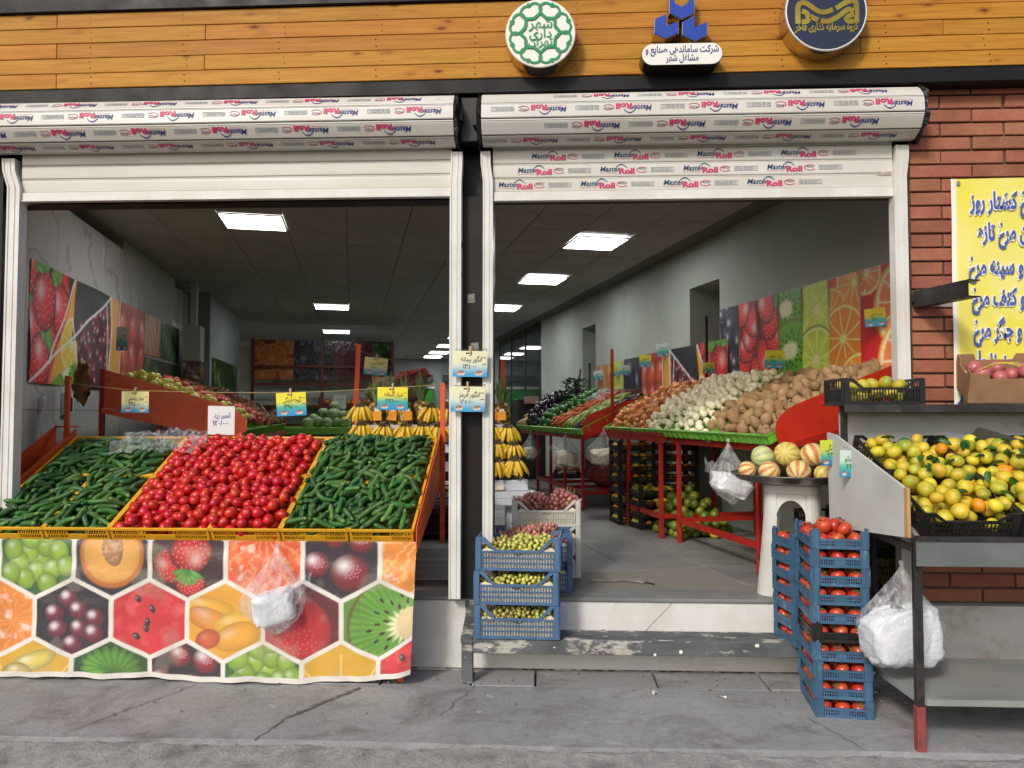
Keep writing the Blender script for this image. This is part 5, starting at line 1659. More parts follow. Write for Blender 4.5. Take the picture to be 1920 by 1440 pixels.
# ================================================================== bags, cards, string
M['film_bag'] = film_mat('bag_film', alpha=.22)
M['bag_white'] = mat('folded_bags', C(232, 235, 238), .3, C(214, 219, 226), 8, bump=.8, bsc=26)
M['bag_cream'] = mat('folded_cream_bags', C(236, 228, 200), .45, C(220, 208, 176), 8, bump=.5, bsc=16)
def hang_bag(label, top, h, w, seed, cont='bag_white', tail=0., block=(.8, .5, .5), tilt=.2):
    root = thing('plastic_bag', label, 'bag', top, 0, 'clear bags of folded carrier bags hanging from the stands')
    g = np.random.default_rng(seed)
    ph = g.uniform(0, 6, 8)
    mb = MB(); n = 28; ring = []
    prof = [(0, .012), (.06, .03), (.18, .12), (.34, .26), (.5, .42), (.64, .50), (.78, .50), (.88, .42), (.96, .24), (1, .05)]
    vs, fs = [], []
    for i, (t, r) in enumerate(prof):
        for k in range(n):
            a = 2 * math.pi * k / n
            q = r * w * (1 + .16 * math.sin(3 * a + ph[0] + t * 3) * t + .08 * math.sin(7 * a + ph[1]) + .05 * math.sin(11 * a + ph[2] + 6 * t))
            sk = tilt * (t ** 1.5)
            vs.append((q * math.cos(a) + sk * w * .4, q * math.sin(a) * .62, -t * h + .05 * h * math.sin(2 * a + ph[3]) * t))
    for i in range(len(prof) - 1):
        for k in range(n):
            a, b = i * n + k, i * n + (k + 1) % n
            fs.append((a, a + n, b + n, b))
    mb.add(vs, fs)
    if tail:
        s_ = -1 if tail > 0 else 1
        P = np.zeros((8, 10, 3))
        for j in range(8):
            for i in range(10):
                u, v = i / 9, j / 7
                P[j, i] = (s_ * (w * .30 + u * abs(tail)), .02 * math.sin(9 * v + 5 * u) , -h * (.40 + .28 * v * (1 - .2 * u)) + .04 * h * math.sin(7 * u + 3 * v) + .12 * h * u)
        mb.grid(P)
    mb.build('film', M['film_bag'], root, smooth=True)
    mb = MB(); mb.ball((0, 0, 0), 1, 40, 26)
    v = np.array(mb.v)
    v = np.sign(v) * np.abs(v) ** .45
    nz = np.abs(np.sin(v @ g.normal(0, 2.0, (3, 5)) + g.uniform(0, 6, 5))).sum(1) * -.10 + np.abs(np.sin(v @ g.normal(0, 6, (3, 6)) + g.uniform(0, 6, 6))).sum(1) * -.034 + .46
    v = v * (1 + nz[:, None]) * np.array([block[0], block[1], block[2]]) * w * .53
    rot = np.array(Euler((.1, tilt * 1.6, .2)).to_matrix())
    v = v @ rot.T + np.array([tilt * w * .28, 0, -h * .73])
    mb.v = [tuple(p) for p in v]
    mb.build('folded_bags', M[cont], root, smooth=True)
    mb = MB(); mb.ball((0, 0, .0), .012, 8, 6, 1.3, 1, 1.2); mb.build('knot', M['film_bag'], root, smooth=True)
    return root
M['card'] = M['print_matte']
M['pen'] = mat('pen_ink', C(40, 52, 66), .6)
M['pen_blue'] = mat('blue_pen_ink', C(44, 62, 150), .6)
M['peg'] = mat('clothes_peg', C(196, 170, 130), .7)
def price_card(label, P, w, h, name_txt, num_txt, ang=0., rz=0., style='yellow', peg=True, small=False, group='price cards', scale=1.0):
    root = thing('price_card', label, 'price card', P, rz, group)
    root.rotation_euler = (0, R(ang), rz)
    c = Cv(w, h, 30, 24, (1, 1, 1))
    t = c.V / h
    if style == 'white': c.fill(C(226, 228, 232), .02, 8)
    else:
        topc, midc, botc = {'yellow': (C(238, 224, 60), C(226, 226, 70), C(40, 150, 206)), 'pale': (C(232, 222, 150), C(226, 224, 176), C(64, 160, 206)), 'pillar': (C(228, 226, 190), C(206, 220, 206), C(70, 160, 210)), 'green': (C(196, 204, 60), C(150, 180, 80), C(40, 120, 170)), 'blue': (C(196, 214, 206), C(150, 200, 206), C(50, 140, 190))}[style]
        f = np.clip((t - .12) / .33, 0, 1)[..., None]
        img = np.array(botc) * (1 - f) + np.array(C(80, 190, 150) if style not in ('pale', 'pillar') else midc) * f
        f2 = np.clip((t - .38) / .25, 0, 1)[..., None]
        c.img = img * (1 - f2) + np.array(topc) * f2
        if style != 'blue' or True:
            for cx in (.24, .76):
                c.ell(cx * w, .13 * h, .12 * w, .07 * h, C(236, 226, 206), 0, .2, 0)
                for k, cc in enumerate((C(206, 60, 50), C(120, 50, 40), C(226, 150, 60), C(190, 40, 60))):
                    c.ell((cx - .07 + .045 * k) * w, (.15 + .05 * (k % 2)) * h, .035 * w, .045 * h, cc, 0, .4, .2)
    c.sheet('card', lambda U, V: np.dstack([U - w / 2, -.004 + .006 * ((V / h) - 1) ** 2 - .003 * np.sin(U / w * 3.1), V - h]), M['card'], root)
    mb = MB()
    put_text(mb, persian(name_txt), (w * .04, -.0075, -h * .40), (1, 0, 0), (0, 0, 1), h * .27, 'c', .001, width=w * .60, offset=-.0000, shear=.1)
    put_text(mb, persian(num_txt), (-w * .02, -.0075, -h * .68), (1, 0, 0), (0, 0, 1), h * .26, 'c', .001, shear=-.15)
    mb.build('handwriting', M['pen'] if style != 'white' else M['pen_blue'], root)
    if style not in ('white',) and not small:
        mb = MB()
        for zz in (.25, .5): mb.box(w * .36, w * .47, -.0072, -.0068, -h * zz - .002, -h * zz + .001)
        mb.box(-w * .12, w * .06, -.0072, -.0068, -h * .12, -h * .06)
        mb.build('printed_lines', M['pen'], root)
    if peg:
        mb = MB(); mb.cbox(-.006, .006, -.014, -.008, -.028, .030, .001); mb.cbox(-.006, .006, .003, .009, -.028, .030, .001); mb.cbox(-.005, .005, -.0075, .0025, -.004, .003, .001)
        mb.build('peg', M['peg'], root, rot=(0, R(rng.normal(0, 8)), 0))
    return root
def sag(p, q, n=14, d=.02):
    p, q = Vector(p), Vector(q)
    return [p.lerp(q, i / n) + Vector((0, 0, -d * 4 * (i / n) * (1 - i / n))) for i in range(n + 1)]
mb = MB()
s_pts = [(-3.56, 5.48, 1.832), (-3.02, 5.48, 1.77), (-1.86, 5.48, 1.752), (-1.10, 5.48, 1.792), (-.745, 5.47, 1.815)]
for a, b in zip(s_pts[:-1], s_pts[1:]): mb.tube(sag(a, b, 8, .006), .0022, 5)
tag(mb.build('string', mat('twine', C(176, 160, 110), .8)), 'pale string tied between the posts over the vegetable stand', 'string')
price_card('yellow blue price card pegged on the string over the dark cucumbers', (-3.015, 5.455, 1.762), .205, .155, 'خیار رسمی', '۴۹۸۰۰', 1, 0, 'pale')
price_card('bright yellow price card pegged on the string over the tomatoes', (-1.855, 5.455, 1.752), .22, .17, 'گوجه فرنگی', '۳۹۸۰۰', -3, 0)
price_card('bright yellow price card pegged on the string over the bright cucumbers', (-1.105, 5.455, 1.790), .222, .165, 'خیار گلخانه', '۲۳/۰۰۰', .5, 0)
price_card('plain white card in blue pen standing behind the tomatoes', (-2.43, 5.60, 1.655), .205, .215, 'انجیر زرد', '۱۲۰/۰۰۰', 1, 0, 'white', False)
price_card('upper of the two pale price cards pegged to the black pillar', (-.462, 4.655, 1.985), .215, .16, 'انگور بیدانه', '۱۳۸۰۰', 1, 0, 'pillar')
price_card('lower of the two pale price cards pegged to the black pillar', (-.475, 4.65, 1.765), .215, .155, 'انگور قرمز', '۱۶۸/۰۰', .5, 0, 'pillar')
mb = MB()
mb.tube([(-.56, 4.69, 2.0), (-.46, 4.652, 1.99), (-.36, 4.69, 2.0)], .0015, 5); mb.tube([(-.57, 4.69, 1.775), (-.47, 4.647, 1.768), (-.37, 4.69, 1.78)], .0015, 5)
tag(mb.build('wire', mat('thin_wire', C(120, 110, 90), .5, metal=.6)), 'thin wires across the pillar holding its two price cards', 'wire')
hang_bag('clear bag of white carrier bags hanging in front of the fruit banner', (-1.575, 4.42, .83), .50, .35, 2, 'bag_white', -.10, (.62, .42, .50), -.15)
# ================================================================== bench below the entrance
M['bench'] = mat('flaking_grey_paint', C(96, 100, 102), .65, C(74, 78, 80), 6, rvar=.1, wear=C(178, 174, 164), wsc=6.5, wlo=.53, whi=.60, stretch=(.8, 1, 1.6), detail=6)
be = thing('step_bench', 'paint splashed dark steel bench used as a step below the entrance', 'bench')
BZ = .262
for y0, y1, dz in ((4.555, 4.612, 0), (4.620, 4.672, -.006), (4.680, 4.728, -.004), (4.736, 4.775, -.007)):
    mb = MB(); mb.cbox(-.43, 1.80, y0, y1, BZ - .03 + dz, BZ + dz, .004); mb.build('slat', M['bench'], be)
mb = MB(); mb.cbox(-.428, 1.80, 4.538, 4.554, BZ - .085, BZ - .002, .003); mb.build('front_rail', M['bench'], be)
for xx in (-.465, 1.76):
    mb = MB(); mb.cbox(xx - .034, xx + .034, 4.535, 4.59, 0, BZ - .088 if xx > 0 else BZ - .03, .004); mb.build('leg', M['bench'], be)
mb = MB(); mb.bar((-.468, 4.53, BZ - .012), (-.468, 4.79, BZ + .05), .07, .03); mb.cbox(-.503, -.43, 4.79, 4.799, .25, .46, .002); mb.build('end_rail', M['bench'], be)
mb = MB(); g = random.Random(3)
for _ in range(9):
    xx, zz, r_ = g.uniform(-.4, 1.5), BZ - .085 + g.uniform(.006, .07), g.choice([.003, .004, .005, .008, .012])
    mb.add([(xx + r_ * g.uniform(.8, 1.2) * math.cos(t), 4.537, zz + min(r_, .012) * g.uniform(.7, 1.2) * math.sin(t)) for t in np.linspace(0, 5.5, 8)], [tuple(range(8))])
tag(mb.build('paint_splashes', M['sign_white'], be), kind='stuff')

# ================================================================== grape crates
def grape_bunch(name, m, n, R_, r, seed, long=1.0):
    g = np.random.default_rng(seed); mb = MB()
    for k in range(n):
        t = (k + .5) / n
        a = k * 2.39996
        z = (1 - 2 * t); q = math.sqrt(max(0, 1 - z * z))
        s = R_ * g.uniform(.72, 1.05)
        mb.ball((s * q * math.cos(a) * 1.25 * long, s * q * math.sin(a), s * z * .7), r * g.uniform(.85, 1.15), 6, 5, 1, 1, g.uniform(1, 1.25))
    nf = len(mb.f)
    mb.mi = 1
    mb.tube([(0, 0, R_ * .4), (.01, .005, R_ * .9), (.004, .012, R_ * 1.3)], [.003, .0025, .002], 5)
    mb.tube([(.0, 0, R_ * .4), (-R_ * .8, .004, R_ * .75)], [.002, .0015], 5)
    return mb.mesh(name, [m, M['stalk']], smooth=True)
GB = {c: [grape_bunch('grape_bunch', M[m], 40, .062, .0128, k + j * 9) for k in range(3)] for j, (c, m) in enumerate((('w', 'grape_w'), ('g', 'grape_g'), ('r', 'grape_r')))}
M['liner'] = mat('paper_liner', C(228, 222, 200), .75, C(206, 186, 150), 18, .45, .7, bump=.3, bsc=20)
def grape_crate(me, loc, rz, label, mat_, w, d, h, rows, label_b, group='grape crates stacked at the entrance', liner=True, fill=.55, rot=None):
    root = link('grape_crate', me, loc=loc, rot=(0, 0, rz))
    tag(root, label, 'crate', group)
    if liner:
        mb = MB()
        P = np.zeros((3, 40, 3))
        t = np.linspace(0, 1, 40)
        prm = [(-w / 2 + .014, -d / 2 + .014), (w / 2 - .014, -d / 2 + .014), (w / 2 - .014, d / 2 - .014), (-w / 2 + .014, d / 2 - .014), (-w / 2 + .014, -d / 2 + .014)]
        for i in range(40):
            k = min(int(t[i] * 4), 3); f = t[i] * 4 - k
            x, y = prm[k][0] * (1 - f) + prm[k + 1][0] * f, prm[k][1] * (1 - f) + prm[k + 1][1] * f
            for j in range(3):
                P[j, i] = (x * (1 + .004 * math.sin(i * 2.1 + j)), y * (1 + .006 * math.sin(i * 1.7)), .012 + j * (h * .5 + .018 * math.sin(i * .9) + .012 * math.sin(i * 2.3)) / 2)
        mb.grid(P); mb.build('paper_liner', M['liner'], root)
        mb = MB(); mb.box(-w / 2 + .02, w / 2 - .02, -d / 2 + .02, d / 2 - .02, .012, h * fill * .72); mb.build('packing_paper', M['liner'], root)
    W = Matrix.Translation(Vector(loc)) @ Matrix.Rotation(rz, 4, 'Z')
    for (u, v, z, c, s) in rows:
        p = W @ Vector((u * w / 2, v * d / 2, h * fill + z + .012))
        o = link('grape_bunch', GB[c][rng.integers(3)], loc=p, rot=(rng.normal(0, .25), rng.normal(0, .25), rng.uniform(-.6, .6)), scale=(s * 1.2, s * 1.2, s * 1.1))
        tag(o, label_b[c], 'grapes', 'bunches of ' + {'w': 'bright', 'g': 'dull', 'r': 'red'}[c] + ' grapes in ' + label.split(',')[0][:40])
    return root
gw_, gd_, gh_ = .50, .30, .196
gme = crate_deep(gw_, gd_, gh_).mesh('grape_crate', M['crate_navy'])
r1 = [(-.62, -.45, 0, 'g', .8), (-.25, -.5, .0, 'w', .75), (.2, -.35, .022, 'w', 1.0), (.42, -.55, .01, 'w', .85), (.72, -.4, 0, 'g', .8), (-.5, .3, .01, 'g', .8), (.0, .35, .02, 'w', .9), (.5, .3, .015, 'w', .9)]
r2 = [(-.62, -.5, -.005, 'g', .8), (-.25, -.55, .0, 'w', .85), (.05, -.5, -.005, 'g', .8), (.32, -.55, 0, 'w', .85), (.64, -.5, 0, 'w', .8), (-.3, .2, .0, 'g', .8), (.3, .2, .0, 'g', .8)]
r3 = [(-.62, -.5, 0, 'g', .85), (-.35, -.5, .005, 'g', .9), (-.02, -.55, .0, 'g', .85), (.28, -.5, 0, 'g', .85), (.6, -.55, -.005, 'w', .8), (-.3, .2, .01, 'g', .9), (.35, .2, .01, 'g', .9)]
for k, (rr, dx, dr, wh) in enumerate(((r3, 0, 0, 'lowest'), (r2, -.004, -.01, 'middle'), (r1, .010, -.035, 'topmost'))):
    grape_crate(gme, (-.165 + dx, 4.70 - .02 * 1, BZ + .003 + k * (gh_ + .004)), R(-1.2) + dr, wh + ' blue grape crate of the front stack on the bench', None, gw_, gd_, gh_, rr,
                {'w': 'bunch of yellow green grapes in the %s blue front crate' % wh, 'g': 'bunch of dull olive grapes in the %s blue front crate' % wh})
rr_ = [(x, y, .02 * ((i * 7) % 3) + .02, 'r', 1.0) for i, (x, y) in enumerate([(-.7, -.5), (-.3, -.5), (.1, -.55), (.5, -.5), (-.5, 0), (.0, .1), (.45, .0), (-.2, .4), (.3, .5), (.12, -.2)])]
for k in range(2):
    grape_crate(gme, (-.085, 5.06, .453 + k * (gh_ - .02)), R(2), ['lower', 'upper'][k] + ' blue grape crate of the second stack on the shop floor', None, gw_, gd_, gh_, rr_ if k else [], {'r': 'bunch of red grapes heaped in the upper blue crate behind'})
wme = crate_deep(.47, .34, .185, False, 24, 1)
wme = crate_deep(.47, .34, .180, True, 24, 1).mesh('grape_crate', M['crate_white'])
rw_ = [(x, y, .03 + .02 * ((i * 5) % 3), 'r', 1.0) for i, (x, y) in enumerate([(-.65, -.4), (-.35, -.5), (-.45, .1), (-.2, .2), (.55, -.4), (.75, .1), (.35, .2), (.6, .4)])]
for k in range(3):
    grape_crate(wme, (.0, 5.50, .453 + k * .178), R(3), ['lowest', 'middle', 'topmost'][k] + ' white grape crate of the stack behind the blue ones', None, .47, .34, .18, rw_ if k == 2 else [], {'r': 'bunch of red grapes in the topmost white crate'})
gm = crate_deep(.40, .30, .2).mesh('green_crate', M['crate_green'])
tag(link('green_crate', mat_g.mesh('x', []) if False else crate_deep(.42, .34, .12, False).mesh('plastic_crate', mat('emerald_plastic', C(24, 110, 66), .4)), loc=(-.33, 5.75, .452), rot=(0, 0, .1)), 'emerald green crate on the floor behind the right pillar guide', 'crate')
# crates under the right end of the vegetable stand
mm = crate_deep(.46, .34, .165, False).mesh('plastic_crate', M['crate_maroon'])
for k in range(2):
    tag(link('plastic_crate', mm, loc=(-.72, 5.85, .70 + k * .168), rot=(0, 0, .05)), ['lower', 'upper'][k] + ' dark maroon crate stacked beside the stand', 'crate', 'crates beside the vegetable stand')
wm2 = crate_deep(.50, .36, .245, True).mesh('plastic_crate', M['crate_white'])
tag(link('plastic_crate', wm2, loc=(-.80, 5.42, .452), rot=(0, 0, .06)), 'pale grey crate on the floor below the maroon crates', 'crate', 'crates beside the vegetable stand')
mb = MB(); mb.cbox(-.24, .24, -.16, .16, 0, .20, .004); tag(mb.build('packing_carton', mat('grey_carton', C(170, 172, 170), .8)), 'grey carton packed inside the pale crate under the stand', 'carton').location = (-.80, 5.42, .465)

# ================================================================== persimmon crates
PERS = []
for k in range(3):
    mb = MB(); mb.ball((0, 0, 0), .041, 12, 8, 1.04, 1, .80); lumpy(mb, .035, k, 2.2)
    nf = len(mb.f)
    mb.mi = 1
    for i in range(4):
        a = i * math.pi / 2 + .3 * k
        mb.add([(0, 0, .036), (.020 * math.cos(a - .5), .020 * math.sin(a - .5), .034), (.030 * math.cos(a), .030 * math.sin(a), .036), (.020 * math.cos(a + .5), .020 * math.sin(a + .5), .034)], [(0, 1, 2, 3)])
    mb.tube([(0, 0, .033), (.002, 0, .043)], [.005, .004], 6)
    PERS.append(mb.mesh('persimmon', [M['persimmon'], M['calyx']], smooth=True))
pw, pd, ph = .285, .395, .098
pme = crate_low(pw, pd, ph).mesh('persimmon_crate', M['crate_blue'])
pme_b = crate_low(pw, pd, ph).mesh('persimmon_crate', M['crate_black'])
def persimmon(W, p, label, group, up=.25, s=1.):
    o = link('persimmon', PERS[rng.integers(3)])
    X = W @ Vector(p)
    o.location = X; o.rotation_euler = (rng.normal(0, up), rng.normal(0, up), rng.uniform(0, 6.28)); o.scale = (s, s, s)
    tag(o, label, 'persimmon', group)
def pstack(x, y, z, rz, n, w, d, me, which, front, side_only, black=None, step=ph):
    for k in range(n):
        jx, jr = rng.normal(0, .003), rng.normal(0, .008)
        lean = .0013 * k
        W = Matrix.Translation((x + jx - lean, y, z + k * step)) @ Matrix.Rotation(rz + jr, 4, 'Z')
        m_ = pme_b if k == black else me
        o = link('persimmon_crate', m_)
        o.location = W.translation; o.rotation_euler = (0, 0, rz + jr)
        t = n - 1 - k
        lab = 'lowest' if k == 0 else ORD[t]
        tag(o, ('%s %s persimmon crate of the %s stack' % (lab, 'black' if k == black else 'blue', which)), 'crate', 'persimmon crates of the %s stack' % which)
        plab = 'persimmon in the %s crate of the %s stack' % (lab, which)
        pg = 'persimmons in the %s crate of the %s stack' % (lab, which)
        top = k == n - 1
        nx, ny = (3, 4) if w < d else (4, 3)
        for i in range(nx):
            for j in range(ny):
                if not top and not (j == 0 and front or i == 0 or (j == 1 and front)): continue
                sx, sy = w / nx, d / ny
                persimmon(W, (-w / 2 + sx * (i + .5) * .96 + .006 + rng.normal(0, .003), -d / 2 + sy * (j + .5) * .96 + .006 + rng.normal(0, .003), .042 + rng.normal(.0, .002)), plab, pg, .55)
        if top:
            for (u, v, dz) in [(-.05, -.07, .098), (.02, -.02, .10), (-.035, .0, .102), (.05, -.09, .092), (-.01, .08, .098), (.06, .05, .095)]:
                persimmon(W, (u, v, dz), plab, pg, .9)
pstack(1.585, 4.30, .0, R(-6.5), 10, pw, pd, pme, 'front', True, False, 4)
pme2 = crate_low(.395, .27, .093).mesh('persimmon_crate', M['crate_blue'])
pstack(1.612, 4.645, BZ - .012, R(8), 7, .395, .27, pme2, 'rear', False, True, None, .093)

# ================================================================== stool with a dish of melons
M['stool'] = mat('stool_plastic', C(208, 209, 205), .42, C(194, 194, 188), 4, rvar=.1, wear=C(140, 130, 112), wsc=9, wlo=.66, whi=.76)
stl = thing('plastic_stool', 'tall white plastic stool carrying the metal dish of melons', 'stool', (1.605, 5.02, .452), R(-21))
zt = .70
def rsq(h, n=10):
    """rounded square outline with half width h"""
    r = h * .45; out = []
    for cx, cy, a0 in ((h - r, h - r, 0), (-h + r, h - r, 90), (-h + r, -h + r, 180), (h - r, -h + r, 270)):
        for i in range(n): 
            a = R(a0 + 90 * i / (n - 1)); out.append((cx + r * math.cos(a), cy + r * math.sin(a)))
    return out
def hw(z): return .158 + (.212 - .155) * ((zt - z) / zt) ** 1.15
zs = np.concatenate([np.linspace(0, .60, 31), [.62, .635, .64, .645, .68, .695, .70]])
mb = MB(); nseg = 40
for z in zs:
    e = .006 if z >= .64 and z < .70 else (-.006 if z >= .70 else 0)
    for (x, y) in rsq(hw(z) + e): mb.v.append((x, y, z))
def open_at(k, z):
    # arch in the middle of every side, between the corner legs
    x, y = rsq(1.0)[k]; x2, y2 = rsq(1.0)[(k + 1) % nseg]
    mx, my = (x + x2) / 2, (y + y2) / 2
    off = min(abs(mx), abs(my)) 
    return off
# every side opens in a round arch between the corner legs
us = [-1, -.95, -.905, -.90] + [.90 * math.sin(R(t)) for t in range(-75, 76, 15)] + [.90, .905, .95, 1]
def outline(h, t):
    pts = []
    r = h * .42
    for s_ in range(4):
        n_ = (math.cos(R(s_ * 90 - 90)), math.sin(R(s_ * 90 - 90))); t_ = (-n_[1], n_[0])
        for u in us:
            zb = 0 if abs(u) > .9001 else .48 + .12 * math.sqrt(max(0, 1 - (u / .90) ** 2))
            z = zb + (zt - zb) * t
            hh = hw(z) + (.007 if .64 <= z < .692 else 0); rr = hh * .42
            L_ = hh - rr
            pts.append((n_[0] * hh + t_[0] * u * L_, n_[1] * hh + t_[1] * u * L_, z))
        hh = hw(zt * t) + (.007 if .64 <= zt * t < .692 else 0); rr = hh * .42
        c_ = ((n_[0] + t_[0]) * (hh - rr), (n_[1] + t_[1]) * (hh - rr))
        for i in (1, 2, 3, 4):
            a = R(s_ * 90 - 90 + 90 * i / 5)
            pts.append((c_[0] + rr * math.cos(a), c_[1] + rr * math.sin(a), zt * t))
    return pts
ts = list(np.linspace(0, .9, 19)) + [.913, .917, .95, .985, .99, 1.0]
mb = MB(); vs, fs = [], []
npt = len(outline(1, 0))
for t in ts: vs += outline(1, t)
nu = len(us) + 4
for i in range(len(ts) - 1):
    for k in range(npt):
        c_ = k % nu
        if c_ in (2, len(us) - 4 + 0) and False: continue
        a, b = i * npt + k, i * npt + (k + 1) % npt
        fs.append((a, b, b + npt, a + npt))
fs.append(tuple((len(ts) - 1) * npt + k for k in range(npt)))
mb.add(vs, fs)
o = mb.build('body', M['stool'], stl, smooth=False)
sm = o.modifiers.new('thickness', 'SOLIDIFY'); sm.thickness = .006; sm.offset = -1
M['dish'] = mat('worn_aluminium', C(150, 146, 140), .36, C(124, 120, 114), 7, metal=.85, rvar=.12)
dish = MB(); dish.lathe([(.02, .0), (.24, 0), (.33, .02), (.372, .052), (.380, .055), (.383, .049), (.372, .046), (.335, .012), (.245, -.006), (.02, -.006)], 44)
tag(dish.build('metal_dish', M['dish'], smooth=True, loc=(1.60, 5.02, 1.160)), 'wide round aluminium dish on top of the plastic stool', 'dish')
def melon_mat(name, a, b_, k, lo, hi):
    m, t, n, l, b = nt_new(name)
    tc = n.new('ShaderNodeTexCoord')
    sp = n.new('ShaderNodeSeparateXYZ'); l.new(tc.outputs['Object'], sp.inputs[0])
    at = n.new('ShaderNodeMath'); at.operation = 'ARCTAN2'; l.new(sp.outputs[1], at.inputs[0]); l.new(sp.outputs[0], at.inputs[1])
    nz = noise(t, coords(t), 14, 4, .6, .4)
    m2 = n.new('ShaderNodeMath'); m2.operation = 'MULTIPLY_ADD'; m2.inputs[1].default_value = k; l.new(at.outputs[0], m2.inputs[0])
    n2 = n.new('ShaderNodeMath'); n2.operation = 'MULTIPLY'; n2.inputs[1].default_value = 5.5; l.new(nz, n2.inputs[0]); l.new(n2.outputs[0], m2.inputs[2])
    sn = n.new('ShaderNodeMath'); sn.operation = 'SINE'; l.new(m2.outputs[0], sn.inputs[0])
    mr = n.new('ShaderNodeMapRange'); mr.inputs['From Min'].default_value = -1; l.new(sn.outputs[0], mr.inputs[0])
    c = mix(t, ramp(t, mr.outputs[0], [(lo, 0), (hi, 1)]), a, b_)
    c = mix(t, ramp(t, noise(t, coords(t), 30, 4), [(.5, 0), (.7, .35)]), c, C(216, 206, 120))
    l.new(c, b.inputs['Base Color']); b.inputs['Roughness'].default_value = .5
    return m
M['melon_o'] = melon_mat('orange_striped_melon', C(230, 214, 146), C(204, 118, 78), 8, .56, .66)
M['melon_y'] = melon_mat('yellow_striped_melon', C(222, 206, 116), C(194, 172, 84), 9, .55, .75)
M['melon_g'] = melon_mat('greenish_melon', C(206, 214, 150), C(166, 186, 130), 8, .5, .7)
MEL = {}
for c, m_ in (('o', 'melon_o'), ('y', 'melon_y'), ('g', 'melon_g')):
    mb = MB(); mb.ball((0, 0, 0), 1, 22, 14, 1, 1, .95)
    v = np.array(mb.v); a = np.arctan2(v[:, 1], v[:, 0]); v[:, :2] *= (1 + .025 * np.cos(9 * a))[:, None]
    mb.v = [tuple(p) for p in v]
    MEL[c] = mb.mesh('melon', M[m_], smooth=True)
ml = [(-.295, -.05, .0, .058, 'o', 'orange striped melon at the left edge of the dish'), (-.185, -.15, .0, .068, 'o', 'small yellow orange striped melon in front of the greenish one'), (-.015, -.19, 0, .074, 'o', 'boldly orange striped melon in the middle front of the dish'),
      (.125, -.22, 0, .058, 'y', 'smallest yellow melon at the front of the dish'), (.245, -.10, .0, .085, 'y', 'plain yellow ribbed melon at the right of the dish'), (.335, .06, 0, .055, 'y', 'small pale melon half behind the white board'),
      (-.175, .03, .075, .076, 'g', 'pale green melon at the back left of the dish'), (-.02, .02, .085, .084, 'y', 'large yellow melon on top in the middle of the dish'), (.135, -.01, .085, .082, 'o', 'red orange striped melon on top right of middle'),
      (.235, .14, .06, .08, 'g', 'pale melon behind the plain yellow one'), (-.1, .2, .02, .075, 'y', 'pale melon at the very back of the dish between the top ones'), (.06, .19, .03, .08, 'g', 'pale green melon at the back behind the red striped one')]
for (x, y, dz, r, c, lab) in ml:
    o = link('melon', MEL[c], loc=(1.60 + x, 5.02 + y, 1.168 + r * .93 + dz + .012 * (abs(x) > .28)), rot=(R(60) + rng.normal(0, .5), rng.normal(0, .5), rng.uniform(0, 6.28)), scale=(r, r, r))
    tag(o, lab, 'melon', 'striped melons in the dish')

# ================================================================== the mandarin stand on the right
ms = thing('metal_stand', 'rusty steel display stand with sloping tray, lower shelf and sheet metal back', 'stand')
def leg(x, y, z1, red):
    mb = MB(); mb.cbox(x - .018, x + .018, y - .018, y + .018, .21 if red else 0, z1, .003); o = mb.build('leg', M['steel'], ms)
    if red:
        mb = MB(); mb.cbox(x - .0205, x + .0205, y - .0205, y + .0205, 0, .212, .003); mb.build('red_foot', mat('faded_red_paint', C(150, 66, 60), .7, C(126, 62, 58), 8, wear=C(90, 60, 50), wsc=14), o)
leg(1.775, 3.735, 1.0, True); leg(3.15, 3.735, 1.0, True); leg(1.775, 4.60, 1.66, False); leg(3.15, 4.60, 1.66, False)
TH2 = math.atan2(.36, .84)
mb = MB(); mb.add([(1.765, 3.70, 1.005), (3.2, 3.70, 1.005), (3.2, 4.60, 1.005 + .39), (1.765, 4.60, 1.005 + .39)], [(0, 1, 2, 3)])
mb.add([(1.765, 3.70, .998), (3.2, 3.70, .998), (3.2, 4.60, .998 + .39), (1.765, 4.60, .998 + .39)], [(3, 2, 1, 0)]); mb.build('tray', M['sheet_steel'], ms)
mb = MB(); mb.cbox(1.755, 3.2, 3.690, 3.7005, .876, .998, .002); mb.build('apron', mat('dull_sheet', C(126, 132, 130), .42, C(104, 110, 108), 3, metal=.3, rvar=.1, wear=C(84, 82, 78), wsc=9, wlo=.62, whi=.72), ms)
mb = MB(); mb.bar((1.755, 3.695, 1.008), (3.2, 3.695, 1.008), .03, .022); mb.build('edge_angle', M['steel'], ms)
mb = MB(); mb.add([(1.80, 3.72, .245), (3.2, 3.72, .245), (3.2, 4.42, .225), (1.80, 4.42, .225)], [(0, 1, 2, 3)]); mb.bar((1.795, 3.72, .238), (3.2, 3.72, .238), .03, .03); mb.bar((1.785, 3.72, .236), (1.785, 4.55, .216), .03, .03); mb.build('lower_shelf', M['sheet_steel'], ms)
mb = MB(); mb.bar((1.76, 3.74, .955), (1.76, 4.6, .955), .03, .03); mb.bar((1.40, 4.42, .985), (1.755, 4.40, .955), .022, .022) if False else None; mb.build('side_rail', M['steel'], ms)
mb = MB(); mb.cbox(1.75, 3.2, 4.600, 4.606, 1.35, 1.606, .001); mb.build('back_sheet', M['sheet_steel'], ms)
mb = MB(); mb.cbox(1.715, 3.2, 4.43, 4.79, 1.644, 1.652, .001); mb.cbox(1.715, 3.2, 4.422, 4.4305, 1.605, 1.652, .002); mb.build('top_shelf', M['steel'], ms)
M['board'] = mat('painted_board', C(206, 208, 204), .6, C(190, 192, 188), 3, rvar=.1, wear=C(110, 92, 70), wsc=12, wlo=.70, whi=.75)
